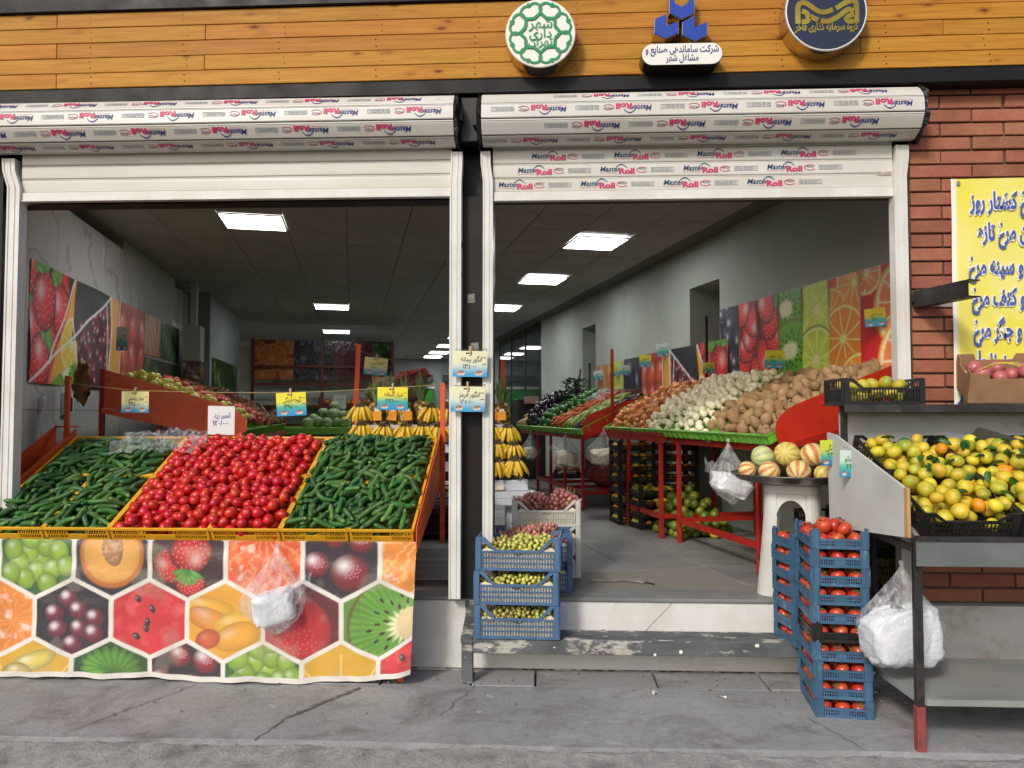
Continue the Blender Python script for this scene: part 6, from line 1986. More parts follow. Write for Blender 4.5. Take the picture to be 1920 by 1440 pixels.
mb = MB(); mb.prism([(1.70, 4.62, 1.485), (1.70, 4.50, 1.475), (1.735, 3.74, 1.245), (1.735, 3.74, 1.005), (1.70, 4.60, .93)], (-.014, 0, 0)); mb.build('side_board', M['board'], ms, recalc=True)
mb = MB(); mb.cbox(1.7215, 1.738, 3.705, 3.739, 1.008, 1.244, .001); mb.build('board_edge', mat('raw_wood', C(206, 164, 110), .7, C(180, 136, 84), 9, stretch=(4, 4, .6)), ms)
price_card('yellow green price card stuck on the white side board', (1.672, 4.545, 1.445), .115, .15, 'نارنگی', '۲۹', -4, 0, 'green', False, True)
price_card('bluish price card stuck beside the yellow green one', (1.690, 4.30, 1.395), .105, .15, 'خرمالو', '۲۴', 2, 0, 'blue', False, True)
# tray crates
def slope2(x): return slope(x, 3.71, 1.012, TH2)
me_b = crate_deep(.445, .43, .125, True, 22, 1).mesh('fruit_crate', M['crate_black'])
cl = ['black crate at the front left of the mandarin tray', 'black crate at the front right of the mandarin tray', 'black crate at the back left of the mandarin tray', 'black crate at the back right of the mandarin tray', 'black crate at the front, far right, cut by the frame', 'black crate at the back, far right, cut by the frame']
k = 0
for (u, v) in ((.245, .222), (.70, .222), (.245, .665), (.70, .665), (1.155, .222), (1.155, .665)):
    W = slope2(1.765) @ Matrix.Translation((u, v, 0))
    o = link('fruit_crate', me_b); o.location = W.translation; o.rotation_euler = W.to_euler(); tag(o, cl[k], 'crate', 'black crates in the mandarin tray'); k += 1
MAND = []
for k in range(4): MAND.append(fruit_mesh('mandarin', [M['mandarin']] , .042, 1, 1, .84, 14, 10, .05, k, dent=.1))
MANDO = [fruit_mesh('mandarin', [M['mandarin_orange']], .042, 1, 1, .84, 14, 10, .05, 9, dent=.1)]
lim = mound(1.36, .87, .085, .065, .16)
hp = Heap(1.36, .87, lambda u, v: lim(u, v) - .15)
its = hp.balls([.033, .037, .040, .042], lim, 16, margin=1.05)
Sm = slope2(1.765) @ Matrix.Translation((.02, .01, 0))
tl = spread(0, 0, 1.36, .87, ['left', 'middle', 'right'], ['front', 'middle', 'back'])
scatter(its, MAND * 4 + MANDO, Sm, 'mandarin', lambda it: 'yellow green mandarin at the %s of the sloping tray, %s part' % tl(it), 'mandarin', 'mandarins in the tray', 280, 'yellow green mandarins lower in the tray', [M['mandarin']],
        lambda it: Euler((rng.normal(0, .7), rng.normal(0, .7), rng.uniform(0, 6.28))).to_matrix(), lambda it: it[3] / .042, lambda it: hp.top(it[0], it[1]) - it[2] > it[3] * 1.6)
def leaf_mesh(seed, L=.06):
    g = np.random.default_rng(seed); P = np.zeros((7, 4, 3))
    for j in range(7):
        t = j / 6; w = .017 * math.sin(math.pi * min(1, t * .94 + .06)) ** .8
        for i in range(4):
            s_ = i / 3 * 2 - 1
            P[j, i] = (L * (t - .5), s_ * w, .010 * s_ * s_ + .012 * math.sin(t * 2.6 + seed) - .004)
    mb = MB(); mb.grid(P); return mb.mesh('leaf', M['leaf'], smooth=True)
LEAF = [leaf_mesh(k) for k in range(3)]
for k in range(70):
    u, v = rng.uniform(.08, 1.0), rng.uniform(.1, .82)
    if k < 14: u, v = rng.normal(.62, .12), rng.normal(.62, .08)
    P = Sm @ Vector((u, v, hp.top(u, v) + .006))
    tag(link('citrus_leaf', LEAF[k % 3], loc=P, rot=(rng.normal(.3, .4), rng.normal(0, .4), rng.uniform(0, 6.28)), scale=(1.1, 1.1, 1.1)), 'dark green citrus leaf lying among the mandarins in the tray', 'leaf', 'citrus leaves among the mandarins')
# black card leaning at the right
mb = MB(); mb.prism([(2.50, 4.50, 1.52), (2.30, 4.52, 1.28), (2.95, 3.95, 1.10), (2.95, 3.95, 1.30)], (.006, .006, .002))
tag(mb.build('dark_board', mat('dark_card', C(58, 54, 48), .8, C(46, 43, 39), 4), recalc=True), 'dark grey board leaning across the right side of the mandarin tray', 'board')
# crate and carton on the top shelf
me_s = crate_deep(.46, .30, .15, True, 24, 1).mesh('fruit_crate', M['crate_black'])
tag(link('fruit_crate', me_s, loc=(1.955, 4.61, 1.654), rot=(0, 0, R(1))), 'black crate of mandarins on the top shelf in front of the potatoes', 'crate')
hq = Heap(.42, .26, .012); limq = mound(.42, .26, .075, .055, .1)
hq = Heap(.42, .26, lambda u, v: limq(u, v) - .125)
its = hq.balls([.040, .043], limq, 12, margin=1.02)
Sq = Matrix.Translation((1.955 - .21, 4.61 - .13, 1.656))
scatter(its, MAND * 3 + MANDO, Sq, 'mandarin', 'green yellow mandarin in the black crate on the top shelf', 'mandarin', 'mandarins in the top shelf crate', 60, '', [M['mandarin']],
        lambda it: Euler((rng.normal(0, .7), rng.normal(0, .7), rng.uniform(0, 6.28))).to_matrix(), lambda it: it[3] / .042)
def carton(name, label, loc, rz, w, d, h, tilt=0.):
    r_ = thing(name, label, 'carton', loc, rz)
    r_.rotation_euler = (tilt, 0, rz)
    cm = M.setdefault('carton', mat('corrugated_card', C(172, 134, 102), .85, C(150, 114, 86), 5, bump=.1, bsc=60))
    mb = MB(); mb.box(-w / 2, w / 2, -d / 2, d / 2, 0, .005)
    for X, L in sides(w, d):
        mb.X = X
        mb.prism([(.0005, 0, .0), (L - .0005, 0, 0), (L - .0005, 0, h), (L * .78, 0, h), (L * .74, 0, h * .80), (L * .26, 0, h * .80), (L * .22, 0, h), (.0005, 0, h)], (0, .005, 0))
    mb.X = None
    mb.build('box', cm, r_, recalc=True)
    return r_
carton('onion_carton', 'open brown carton of red onions tied with straw on the top shelf', (2.68, 4.60, 1.722), R(-14), .40, .30, .19, R(26))
mb = MB()
for k in range(4):
    mb.tube([(2.50 + .02 * k, 4.47, 1.85 + .01 * k), (2.64 + .03 * k, 4.50, 1.895), (2.78, 4.44 - .01 * k, 1.86 - .02 * k), (2.72, 4.385, 1.80)], .003, 5)
tag(mb.build('straw_tie', mat('straw', C(206, 190, 80), .7)), 'yellow straw tie across the carton of red onions', 'tie')
M['red_onion'] = mat('red_onion_skin', C(196, 116, 116), .4, C(170, 84, 92), 7, rnd=.1, stretch=(2, 2, .5), coat=.15)
RON = [fruit_mesh('red_onion', M['red_onion'], .046, 1, 1, .95, 12, 9, .04, k) for k in range(3)]
hq = Heap(.36, .26, .09); limq = mound(.36, .26, .13, .05, .1)
its = hq.balls([.043, .047], limq, 12, margin=1.02)
Sq = Matrix.Translation((2.68, 4.60, 1.722)) @ Matrix.Rotation(R(-14), 4, 'Z') @ Matrix.Rotation(R(26), 4, 'X') @ Matrix.Translation((-.18, -.13, .0))
scatter(its, RON, Sq, 'red_onion', 'red onion in the open carton on the top shelf', 'onion', 'red onions in the carton', 60, '', [M['red_onion']], rand_rot, lambda it: it[3] / .046)
carton('small_carton', 'half hidden carton behind the dark board at the right edge', (2.92, 4.36, 1.30), R(-10), .36, .3, .17)
tag(link('red_onion', RON[0], loc=(2.86, 4.27, 1.45)), 'red onion in the half hidden carton, left', 'onion'); tag(link('red_onion', RON[1], loc=(2.95, 4.29, 1.455)), 'red onion in the half hidden carton, right', 'onion')
# black crates on the shop floor edge behind the stand
me_u = crate_deep(.36, .46, .245, False, 24, 2).mesh('fruit_crate', M['crate_black'])
M['straw_fill'] = mat('pale_fruit_fill', C(176, 150, 84), .8, C(110, 96, 60), 30)
for k, (x, y, z) in enumerate(((1.90, 5.12, .453), (1.90, 5.12, .70), (2.20, 5.35, .453), (2.20, 5.35, .70))):
    o = link('fruit_crate', me_u, loc=(x, y, z)); tag(o, ['lower', 'upper', 'lower', 'upper'][k] + ' tall black crate of the %s stack behind the steel stand' % ('left' if k < 2 else 'right'), 'crate', 'tall black crates behind the steel stand')
    mb = MB(); mb.box(-.165, .165, -.215, .215, .012, .19); mb.build('contents', M['straw_fill'], o)
hang_bag('large clear bag of white carrier bags hanging behind the front stand leg', (1.815, 3.98, .84), .50, .42, 5, 'bag_white', .0, (.80, .45, .62), -.1)
# ================================================================== sloping tables along the right wall
def table(name, label, a0, a1, b0, b1, zf, zb, posts, panel=None, tint='red_frame', far=False):
    """steel table, its front along the aisle, rising to the wall"""
    r_ = tag(iroot(name), label, 'table')
    m = M[tint]
    for a in posts:
        mb = MB(); mb.cbox(b0 - .018, b0 + .018, a - .018, a + .018, .45, zf - .06, .003); mb.build('leg', m, r_)
        mb = MB(); mb.cbox(b1 - .04, b1 - .005, a - .018, a + .018, .45, zb - .2, .003); mb.build('leg', m, r_)
        mb = MB(); mb.bar((b0 + .018, a, .65), (b1 - .04, a, .65), .03, .04); mb.bar((b0 + .018, a, zf - .08), (b1 - .04, a, zf + .02), .03, .05); mb.build('cross_rail', m, r_)
    p0, p1 = min(posts), max(posts)
    mb = MB(); mb.cbox(b0 - .020, b0 + .016, a0 + .02, a1 - .02, zf - .115, zf - .061, .003); mb.cbox(b0 - .03, b0 + .012, a0 + .01, a1 - .01, zf - .0605, zf - .02, .003); mb.build('front_rail', m, r_)
    mb = MB(); mb.bar((b0, p0 + .018, .65), (b0, p1 - .018, .65), .036, .045); mb.build('lower_rail', m, r_)
    if panel:
        mb = MB()
        n = 8
        pts = [(b0 + .03, panel, zf - .055), (b0 - .03, panel, zf - .045), (b0 - .05, panel, zf + .01), (b0 - .053, panel, zf + .05), (b0 - .04, panel, zf + .10), (b0 - .01, panel, zf + .145), (b0 + .035, panel, zf + .18), (b0 + .10, panel, zf + .215), (b1, panel, zb + .10), (b1, panel, zb - .24)]
        mb.prism(pts, (0, .008, 0)); mb.build('end_panel', M['red_panel'], r_, recalc=True)
        mb = MB(); mb.bar((b0 - .03, panel - .005, zf - .085), (b1, panel - .005, zb - .265), .035, .04); mb.cbox(b0 - .035, b0 - .015, panel - .03, panel - .002, zf - .13, zf - .04, .002); mb.build('panel_rail', m, r_)
    return r_
M['red_panel'] = mat('orange_red_paint', C(196, 50, 26), .45, C(182, 42, 22), 4, rvar=.1, wear=C(150, 44, 30), wsc=3, wlo=.55, whi=.7, bump=.05)
M['red_panel2'] = M['orange']
table('produce_table', 'red steel table of potatoes and white onions with a rounded end panel', 4.70, 6.46, 2.86, 3.78, 1.445, 1.86, (4.98, 6.34), 4.66)
table('produce_table', 'narrower red steel table of yellow onions behind the potato table', 6.47, 8.05, 2.80, 3.78, 1.445, 1.86, (6.60, 7.45))
table('produce_table', 'red steel table of greens, carrots and squash further in', 8.55, 12.1, 2.70, 3.76, 1.40, 1.82, (8.72, 9.48, 10.2, 10.95), 8.56)
TH3 = math.atan2(.44, .92)
SB = Matrix.Rotation(IA, 4, 'Z')
def slope_b(b, a, z, th):
    """u runs towards the street (-a), v up towards the wall (+b)"""
    return SB @ Matrix(((0, math.cos(th), -math.sin(th), b), (-1, 0, 0, a), (0, math.sin(th), math.cos(th), z), (0, 0, 0, 1)))
def tray_crates(n, a_hi, w, label, b=2.79, z=1.385, d=.60, m='crate_green', th=TH3):
    me = MB()
    cw, cd, h = w - .008, d, .075
    me.box(-cw / 2, cw / 2, -cd / 2, cd / 2, 0, .006)
    for X, L in sides(cw, cd):
        me.X = X; me.box(.001, L - .001, 0, .006, .0, h - .01); me.box(-.004, L + .004, -.006, .008, h - .0099, h)
        for k in range(4): me.box(L * (k + .5) / 4 - .003, L * (k + .5) / 4 + .003, -.005, -.0002, .002, h - .0105)
    me.X = None
    ms_ = me.mesh('produce_crate', M[m])
    S = slope_b(b, a_hi, z, th)
    for r_ in range(2):
        for k in range(n):
            W = S @ Matrix.Translation((w * (k + .5), d * (r_ + .5) + .008 * r_, 0))
            if r_ and d > .5: continue
            o = link('produce_crate', ms_); o.location = W.translation; o.rotation_euler = W.to_euler()
            o.scale = (1, 1 if d <= .5 else 1.6, 1)
            if d > .5: o.location = (S @ Matrix.Translation((w * (k + .5), d * .8, 0))).translation
            tag(o, label(k), 'crate', 'green crates along the right tables')
nm = ['under the yellow onions at the far end', 'under the yellow onions, next to the bag', 'between the yellow and the white onions', 'under the middle of the white onions', 'under the white onions, next to the potatoes', 'under the potatoes, next to the onions', 'under the middle of the potatoes', 'under the potatoes against the red end panel']
tray_crates(8, 8.08, .424, lambda k: 'green crate ' + nm[k])
ON = [fruit_mesh('onion', M['onion'], .036, 1, 1, .92, 10, 8, .05, k) for k in range(3)]
def spindle(me_src, r, mats, k):
    mb = MB(); prof = [(-.9, .12), (-.82, .45), (-.5, .86), (0, 1), (.45, .84), (.75, .46), (.95, .16), (1.15, .09)]
    mb.lathe([(q * r, z * r * .92) for z, q in prof], 10); lumpy(mb, .03, k)
    return mb.mesh('onion', mats, smooth=True)
ON = [spindle(None, .036, M['onion'], k) for k in range(3)]
WON = [spindle(None, .036, M['white_onion'], k + 5) for k in range(3)]
POT = [fruit_mesh('potato', M['potato'], .042, 1.25 + .1 * k, 1, .86, 10, 8, .10, k) for k in range(4)]
def mound_b(W, L, rim, crown):
    def f(u, v):
        a = np.clip(np.minimum(u, W - u) / .16, 0, 1); b = np.clip(np.minimum(v / .34, (L - v) / .2), 0, 1)
        return rim + .02 + crown * (.35 + .65 * a) * (b * (2 - b))
    return f
def heap_b(u0, u1, crown, radii, meshes, name, label, cat, group, nmax, slabel, mats, rf, base_r, tries=14, rim=.05, Lv=1.03, S_=None, vis=True):
    W_ = u1 - u0
    lim = mound_b(W_, Lv, rim, crown)
    hp = Heap(W_, Lv, lambda u, v: lim(u, v) - 2.6 * radii[-1])
    its = hp.balls(radii, lim, tries, 520)
    S = (S_ if S_ is not None else slope_b(2.80, 8.06, 1.39, TH3)) @ Matrix.Translation((u0, 0, 0))
    tl = spread(0, 0, W_, Lv, ['far', 'near'], ['front edge', 'lower middle', 'upper middle', 'back'])
    scatter(its, meshes, S, name, lambda it: '%s, at the %s, %s half' % (label, *tl(it)), cat, group, nmax, slabel, mats, rf, lambda it: it[3] / base_r, lambda it: hp.top(it[0], it[1]) - it[2] > it[3] * 1.6)
heap_b(.0, 1.16, .12, [.031, .034, .038], ON, 'onion', 'yellow brown onion heaped on the right table', 'onion', 'yellow onions on the right table', 190, 'yellow onions lower in the heap', [M['onion']], rand_rot, .036)
heap_b(1.06, 2.38, .16, [.031, .034, .037], WON, 'white_onion', 'white onion heaped beside the potatoes', 'onion', 'white onions on the right table', 240, 'white onions lower in the heap', [M['white_onion']], rand_rot, .036)
heap_b(2.28, 3.36, .11, [.038, .044, .048], POT, 'potato', 'dusty brown potato heaped on the right table', 'potato', 'potatoes on the right table', 200, 'potatoes lower in the heap', [M['potato']], rand_rot, .042)
# potatoes piled at the back by the guide
hq = Heap(.62, .40, lambda u, v: .0 * u); limq = mound(.62, .40, .02, .20, .16)
its = hq.balls([.042, .047], limq, 14, 120)
scatter(its, POT, slope_b(3.50, 5.30, 1.70, R(6)), 'potato', 'dark potato piled behind the shelf crate by the right guide', 'potato', 'potatoes piled behind the shelf crate', 80, 'potatoes low in the back pile', [M['potato']], rand_rot, lambda it: it[3] / .042)

# ---- greens, carrots and squash
M['carrot'] = mat('carrot_skin', C(206, 98, 44), .5, C(186, 80, 36), 14, rnd=.12, hue=.008)
M['parsnip'] = mat('pale_root', C(206, 184, 130), .6, C(180, 156, 100), 10, rnd=.12)
M['courgette'] = mat('pale_courgette', C(150, 168, 84), .4, C(116, 146, 62), 16, rnd=.16)
M['aubergine'] = mat('aubergine_skin', C(36, 26, 42), .18, C(48, 34, 54), 8, rnd=.2, coat=.4)
M['pepper'] = mat('green_pepper_skin', C(40, 92, 34), .25, C(60, 116, 44), 10, rnd=.25, coat=.3)
M['greens'] = mat('dark_leaf', C(30, 58, 30), .4, C(46, 80, 40), 20, rnd=.3)
def taper_mesh(name, m, L, r, k):
    mb = MB(); mb.tube([(L * (t - .5), .02 * math.sin(t * 3 + k) * L, .01 * L * math.sin(t * 5 + k)) for t in np.linspace(0, 1, 8)], [r * .5, r, r * .95, r * .85, r * .7, r * .52, r * .34, r * .12], 8)
    return mb.mesh(name, m, smooth=True)
SV = slope_b(2.64, 12.0, 1.355, TH3)
tray_lab = ['green crate of pale roots at the far end of the greens table', 'green crate under the aubergines of the greens table', 'green crate under the peppers of the greens table', 'green crate under the carrots of the greens table', 'green crate under the pale squash of the greens table', 'green crate of aubergines beside the orange end panel', 'green crate in the middle of the greens table', 'green crate nearest the aubergines']
tray_crates(8, 12.0, .43, lambda k: tray_lab[k], 2.64, 1.345)
def sticks_b(u0, u1, L, r, meshes, name, label, cat, group, nmax, m, crown=.08, yaw=(R(80), .3), rim=.05, Lv=1.0, base_L=.2, n=200):
    W_ = u1 - u0
    lim = mound(W_, Lv, rim, crown, .12)
    hp = Heap(W_, Lv, lambda u, v: lim(u, v) - 3 * r)
    its = hp.sticks(L, r, lim, 10, n, yaw)
    scatter(its, meshes, SV @ Matrix.Translation((u0, 0, 0)), name, label, cat, group, nmax, label.replace(' lying', 's lying'), [m], stick_rot, lambda it: (it[4] / base_L, 1, 1), lambda it: hp.top(it[0], it[1]) - it[2] > 2 * r)
sticks_b(.0, .62, .34, .020, [taper_mesh('pale_root', M['parsnip'], .34, .021, k) for k in range(2)], 'pale_root', 'long pale root lying at the far end of the greens table', 'root', 'pale roots on the greens table', 40, M['parsnip'], base_L=.34)
heap_b(.55, 1.35, .22, [.05, .06], [fruit_mesh('aubergine', M['aubergine'], .055, 1.5, 1, 1, 10, 8, .05, k) for k in range(2)], 'aubergine', 'glossy dark aubergine heaped behind the peppers', 'aubergine', 'aubergines on the greens table', 60, 'aubergines lower in the heap', [M['aubergine']], rand_rot, .055, S_=SV)
heap_b(1.25, 2.15, .14, [.040, .045], [fruit_mesh('green_pepper', M['pepper'], .042, 1.3, 1, .9, 9, 7, .12, k) for k in range(3)], 'green_pepper', 'shiny green pepper heaped between aubergines and carrots', 'pepper', 'green peppers on the greens table', 90, 'green peppers lower in the heap', [M['pepper']], rand_rot, .042, S_=SV)
sticks_b(2.05, 2.72, .20, .020, [taper_mesh('carrot', M['carrot'], .20, .020, k) for k in range(3)], 'carrot', 'orange carrot lying on the greens table', 'carrot', 'carrots on the greens table', 70, M['carrot'], .10)
sticks_b(2.62, 3.12, .17, .024, [cuke_mesh('courgette', [M['courgette'], M['courgette']], .17, .024, .06, k) for k in range(3)], 'courgette', 'pale green courgette lying beside the carrots', 'courgette', 'courgettes on the greens table', 60, M['courgette'], .07, base_L=.17)
sticks_b(3.05, 3.42, .18, .028, [cuke_mesh('long_aubergine', [M['aubergine'], M['aubergine']], .18, .028, .1, k) for k in range(2)], 'long_aubergine', 'long dark aubergine lying against the orange end panel', 'aubergine', 'long aubergines on the greens table', 40, M['aubergine'], .03, base_L=.18)
g = np.random.default_rng(8)
for c in range(9):
    mb = MB()
    for k in range(46):
        a, r_ = g.uniform(0, 6.28), g.uniform(.02, .14)
        p = Vector((r_ * math.cos(a), r_ * math.sin(a), g.uniform(0, .14)))
        d = Vector((math.cos(a), math.sin(a), g.uniform(-.2, .8))).normalized() * g.uniform(.05, .09)
        s_ = Vector((-d.y, d.x, g.uniform(-.02, .02))).normalized() * .022
        mb.add([p, p + d * .5 + s_, p + d, p + d * .5 - s_], [(0, 1, 2, 3)])
    P = SV @ Vector((.75 + .22 * (c % 5), .50 + .3 * (c // 5) + .05 * (c % 2), .22 + .07 * (c // 5)))
    tag(mb.build('leafy_bunch', M['greens'], loc=P), 'dark leafy bunch heaped at the back of the greens table', 'greens', 'leafy bunches on the greens table')
xs = np.linspace(0, 1, 20); ys = np.linspace(0, 1, 10); X, Y = np.meshgrid(xs, ys); P = np.zeros((10, 20, 3))
for j in range(10):
    for i in range(20): P[j, i] = SV @ Vector((1.95 + X[j, i] * .75, .62 + Y[j, i] * .34, .17 + .06 * math.sin(X[j, i] * 3.1) * math.sin(Y[j, i] * 3) + .02 * math.sin(i * 1.3 + j)))
mb = MB(); mb.grid(P); tag(mb.build('clear_bag', M['film'], smooth=True), 'clear plastic bag lying over the carrots', 'bag')
mb = MB(); mb.prism([(3.50, 11.6, 1.75), (3.50, 11.75, 1.75), (3.50, 11.45, 2.28), (3.50, 11.38, 2.30)], (.01, 0, 0))
tag(mb.build('dark_board', M['dark'], rot=(0, 0, IA)), 'dark pointed board standing at the back of the greens table', 'board')

# ---- bags hanging from the tables
hang_bag('clear bag of cream carrier bags hanging at the yellow onions', I(2.715, 7.98, 1.43), .42, .36, 7, 'bag_cream', -.0, (.66, .5, .42), -.05)
hang_bag('clear bag of cream carrier bags hanging below the squash', I(2.60, 9.1, 1.36), .44, .36, 9, 'bag_cream', .12, (.66, .5, .46), .1)
hang_bag('small clear bag hanging in shade at the far end of the greens table', I(2.60, 11.0, 1.33), .42, .28, 11, 'bag_cream', 0, (.6, .5, .5), 0)
hang_bag('clear bag of white carrier bags hanging beside the melons', I(2.74, 5.20, 1.40), .46, .31, 13, 'bag_white', .08, (.80, .5, .42), .25)

# ---- orange crates below the tables
ocm = crate_low(.40, .30, .108, .060).mesh('orange_crate', M['crate_black'])
ORG = [fruit_mesh('orange', M['ripe_orange'], .036, 1, 1, .95, 10, 8, .03, k) for k in range(2)]
GOR = [fruit_mesh('green_orange', M['green_orange'], .045, 1, 1, .95, 12, 9, .03, k, dent=.06) for k in range(3)]
GOR_Y = [fruit_mesh('green_orange', M['mandarin'], .045, 1, 1, .95, 12, 9, .03, 5, dent=.06)]
def ostack(b, a, n, which, fruit, rz=0., w=.40, d=.30, z0=.452):
    for k in range(n):
        lab = 'lowest' if k == 0 else ORD[min(n - 1 - k, 9)]
        o = link('orange_crate', ocm); o.location = I(b, a, z0 + .108 * k); o.rotation_euler = (0, 0, IA + rz + rng.normal(0, .01))
        tag(o, '%s black orange crate of the %s' % (lab, which), 'crate', 'black orange crates of the ' + which)
        W = Matrix.Translation(o.location) @ Matrix.Rotation(IA + rz, 4, 'Z')
        for i in range(5):
            for j in range(1 if k < n - 1 else 3):
                p = W @ Vector((-w / 2 + w / 5 * (i + .5), -d / 2 + .045 + j * .08, .044 + rng.normal(0, .004)))
                tag(link('orange', fruit[rng.integers(len(fruit))], loc=p, rot=tuple(rng.uniform(0, 6, 3))), 'orange in the %s crate of the %s' % (lab, which), 'orange', 'oranges in the %s crate of the %s' % (lab, which))
        for j in range(1, 3):
            p = W @ Vector((-w / 2 + .042, -d / 2 + .045 + j * .09, .044))
            tag(link('orange', fruit[rng.integers(len(fruit))], loc=p, rot=tuple(rng.uniform(0, 6, 3))), 'orange in the %s crate of the %s' % (lab, which), 'orange', 'oranges in the %s crate of the %s' % (lab, which))
ostack(2.90, 7.60, 8, 'orange stack behind the bag', ORG + GOR_Y)
ostack(3.36, 7.55, 8, 'orange stack by the red legs', ORG)
ostack(2.98, 7.24, 4, 'low orange stack', GOR_Y + GOR[:1] + ORG[:1])
# ---- heap of green oranges on the lower level
hq = Heap(.86, .70, lambda u, v: 0 * u)
def limo(u, v):
    return np.clip(.44 - 1.5 * np.hypot((u - .30) * .9, v - .42) ** 1.5 - .14 * np.clip(u - .3, 0, 1), .02, .5)
its = hq.balls([.043, .047, .050], limo, 14, 330, margin=1.0)
So = SB @ Matrix.Translation((2.84, 6.38, .452))
tl = spread(0, 0, .86, .70, ['left', 'middle', 'right'], ['front', 'back'])
scatter(its, GOR * 6 + GOR_Y, So, 'green_orange', lambda it: 'green orange on the floor below the potatoes, %s of the heap, %s' % tl(it), 'orange', 'green oranges heaped below the table', 190, 'green oranges inside the floor heap', [M['green_orange']], rand_rot, lambda it: it[3] / .045, lambda it: hq.top(it[0], it[1]) - it[2] > it[3] * 1.6)
# ---- things in shade below the greens table
mb = MB(); mb.ball((0, 0, .16), .3, 14, 9, 1.1, .9, .55); lumpy(mb, .1, 3, 5)
M['net'] = mat('red_net', C(170, 60, 48), .6, C(110, 34, 34), 30, .4, .6, bump=.8, bsc=40)
tag(mb.build('onion_sack', M['net'], smooth=True, loc=I(3.25, 9.2, .66), rot=(0, 0, IA)), 'red net sack of onions lying on the low rail of the greens table', 'sack')
mb = MB(); mb.cbox(-.25, .25, -.18, .18, 0, .03, .003); tag(mb.build('shelf_board', M['red_frame'], loc=I(3.25, 9.2, .645), rot=(0, 0, IA)), 'red shelf board below the greens table', 'shelf')
mb = MB(); mb.cbox(-.25, .25, -.2, .2, 0, .4, .004); tag(mb.build('storage_box', mat('brown_box', C(96, 62, 48), .8), loc=I(3.45, 10.0, .70), rot=(0, 0, IA)), 'dark brown box below the greens table', 'box')
me_k = crate_low(.45, .3, .12).mesh('fruit_crate', mat('plum_plastic', C(70, 44, 60), .5))
o = tag(link('fruit_crate', me_k, loc=I(3.05, 10.6, .68), rot=(0, 0, IA)), 'dark plum coloured crate of oranges below the far end', 'crate')
for k in range(8): tag(link('orange', ORG[k % 2], loc=I(2.9 + .09 * (k % 4), 10.5 + .1 * (k // 4), .80)), 'orange in the plum coloured crate below the far end', 'orange', 'oranges in the plum coloured crate')
# ---- cards and posts at the right wall
for k, (b, a, z, lab, st, nt, num, w) in enumerate([(3.74, 6.20, 2.17, 'yellow price card hanging over the white onions', 'yellow', 'پیاز سفید', '۱۹۸', .17), (3.74, 4.86, 2.37, 'yellow price card by the right guide over the potatoes', 'yellow', 'سیب زمینی', '۱۴۸', .14), (3.70, 7.42, 2.14, 'small yellow price card at the edge of the dark berries', 'green', 'پیاز', '۹۸', .12),
                                                    (3.74, 11.25, 2.26, 'farthest small price card over the greens', 'blue', 'هویج', '۹', .15), (3.74, 10.5, 2.28, 'second small price card from the far end', 'green', 'کدو', '۸', .15), (3.74, 10.1, 2.28, 'third small price card from the far end', 'blue', 'فلفل', '۷', .15), (3.74, 9.3, 2.36, 'yellow small price card over the seeds picture', 'yellow', 'کاهو', '۶', .16), (3.74, 8.75, 2.46, 'pale small price card nearest the strawberry picture', 'blue', 'لیمو', '۵', .16)]):
    price_card(lab, I(b, a, z), w, w * .95, nt, num, rng.normal(0, 3), IA - R(38), st, False, True)
for k, (b, a, z0, z1) in enumerate(((3.0, 8.50, 1.45, 2.36), (3.72, 7.52, 1.7, 2.65), (3.70, 11.55, 1.7, 2.4))):
    mb = MB(); mb.cbox(-.016, .016, -.016, .016, z0, z1, .002)
    tag(mb.build('sign_post', M['red_frame'] if k == 0 else M['steel'], loc=I(b, a, 0), rot=(0, 0, IA)), ['red post rising at the end of the greens table', 'dark post at the first doorway', 'dark post at the far doorway'][k], 'post')

# ================================================================== left wall table of apples
lt = tag(iroot('produce_table'), 'orange table of apples along the tiled wall with a rounded end panel', 'table')
A0 = 6.86
mb = MB(); pts = [(-.93, A0, 1.395), (-.885, A0, 1.46), (-.895, A0, 1.53), (-.94, A0, 1.60), (-1.02, A0, 1.66), (-2.02, A0, 1.965), (-2.02, A0, 1.65)]
mb.prism(pts, (0, .01, 0)); mb.build('end_panel', M['orange'], lt, recalc=True)
mb = MB(); mb.bar((-.92, A0 - .006, 1.375), (-2.03, A0 - .006, 1.625), .04, .045); mb.cbox(-.94, -.915, A0 - .03, A0 - .0065, 1.36, 1.44, .002); mb.build('panel_rail', M['orange'], lt)
for b, z1 in ((-2.045, 1.97), (-1.6, 1.5)):
    mb = MB(); mb.cbox(b - .02, b + .02, A0 + .02, A0 + .06, .45, z1, .003); mb.build('leg', M['red_frame'], lt)
for a in (8.2, 9.6, 11.0):
    for b in (-.95, -2.0):
        mb = MB(); mb.cbox(b - .02, b + .02, a - .02, a + .02, .45, 1.36, .003); mb.build('leg', M['red_frame'], lt)
mb = MB(); mb.cbox(-.975, -.93, A0 + .05, 11.4, 1.30, 1.36, .003); mb.build('front_rail', M['red_frame'], lt)
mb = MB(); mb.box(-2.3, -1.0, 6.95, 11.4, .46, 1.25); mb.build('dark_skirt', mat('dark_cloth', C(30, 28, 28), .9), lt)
TH4 = math.atan2(.50, 1.15)
def slope_l(b, a, z, th):
    """u into the shop (+a), v up towards the left wall (-b)"""
    return SB @ Matrix(((0, -math.cos(th), math.sin(th), b), (1, 0, 0, a), (0, math.sin(th), math.cos(th), z), (0, 0, 0, 1)))
SL = slope_l(-.96, A0 + .03, 1.38, TH4)
gm_ = MB()
cw, cd, h = .56, 1.2, .10
gm_.box(-cw / 2, cw / 2, -cd / 2, cd / 2, 0, .006)
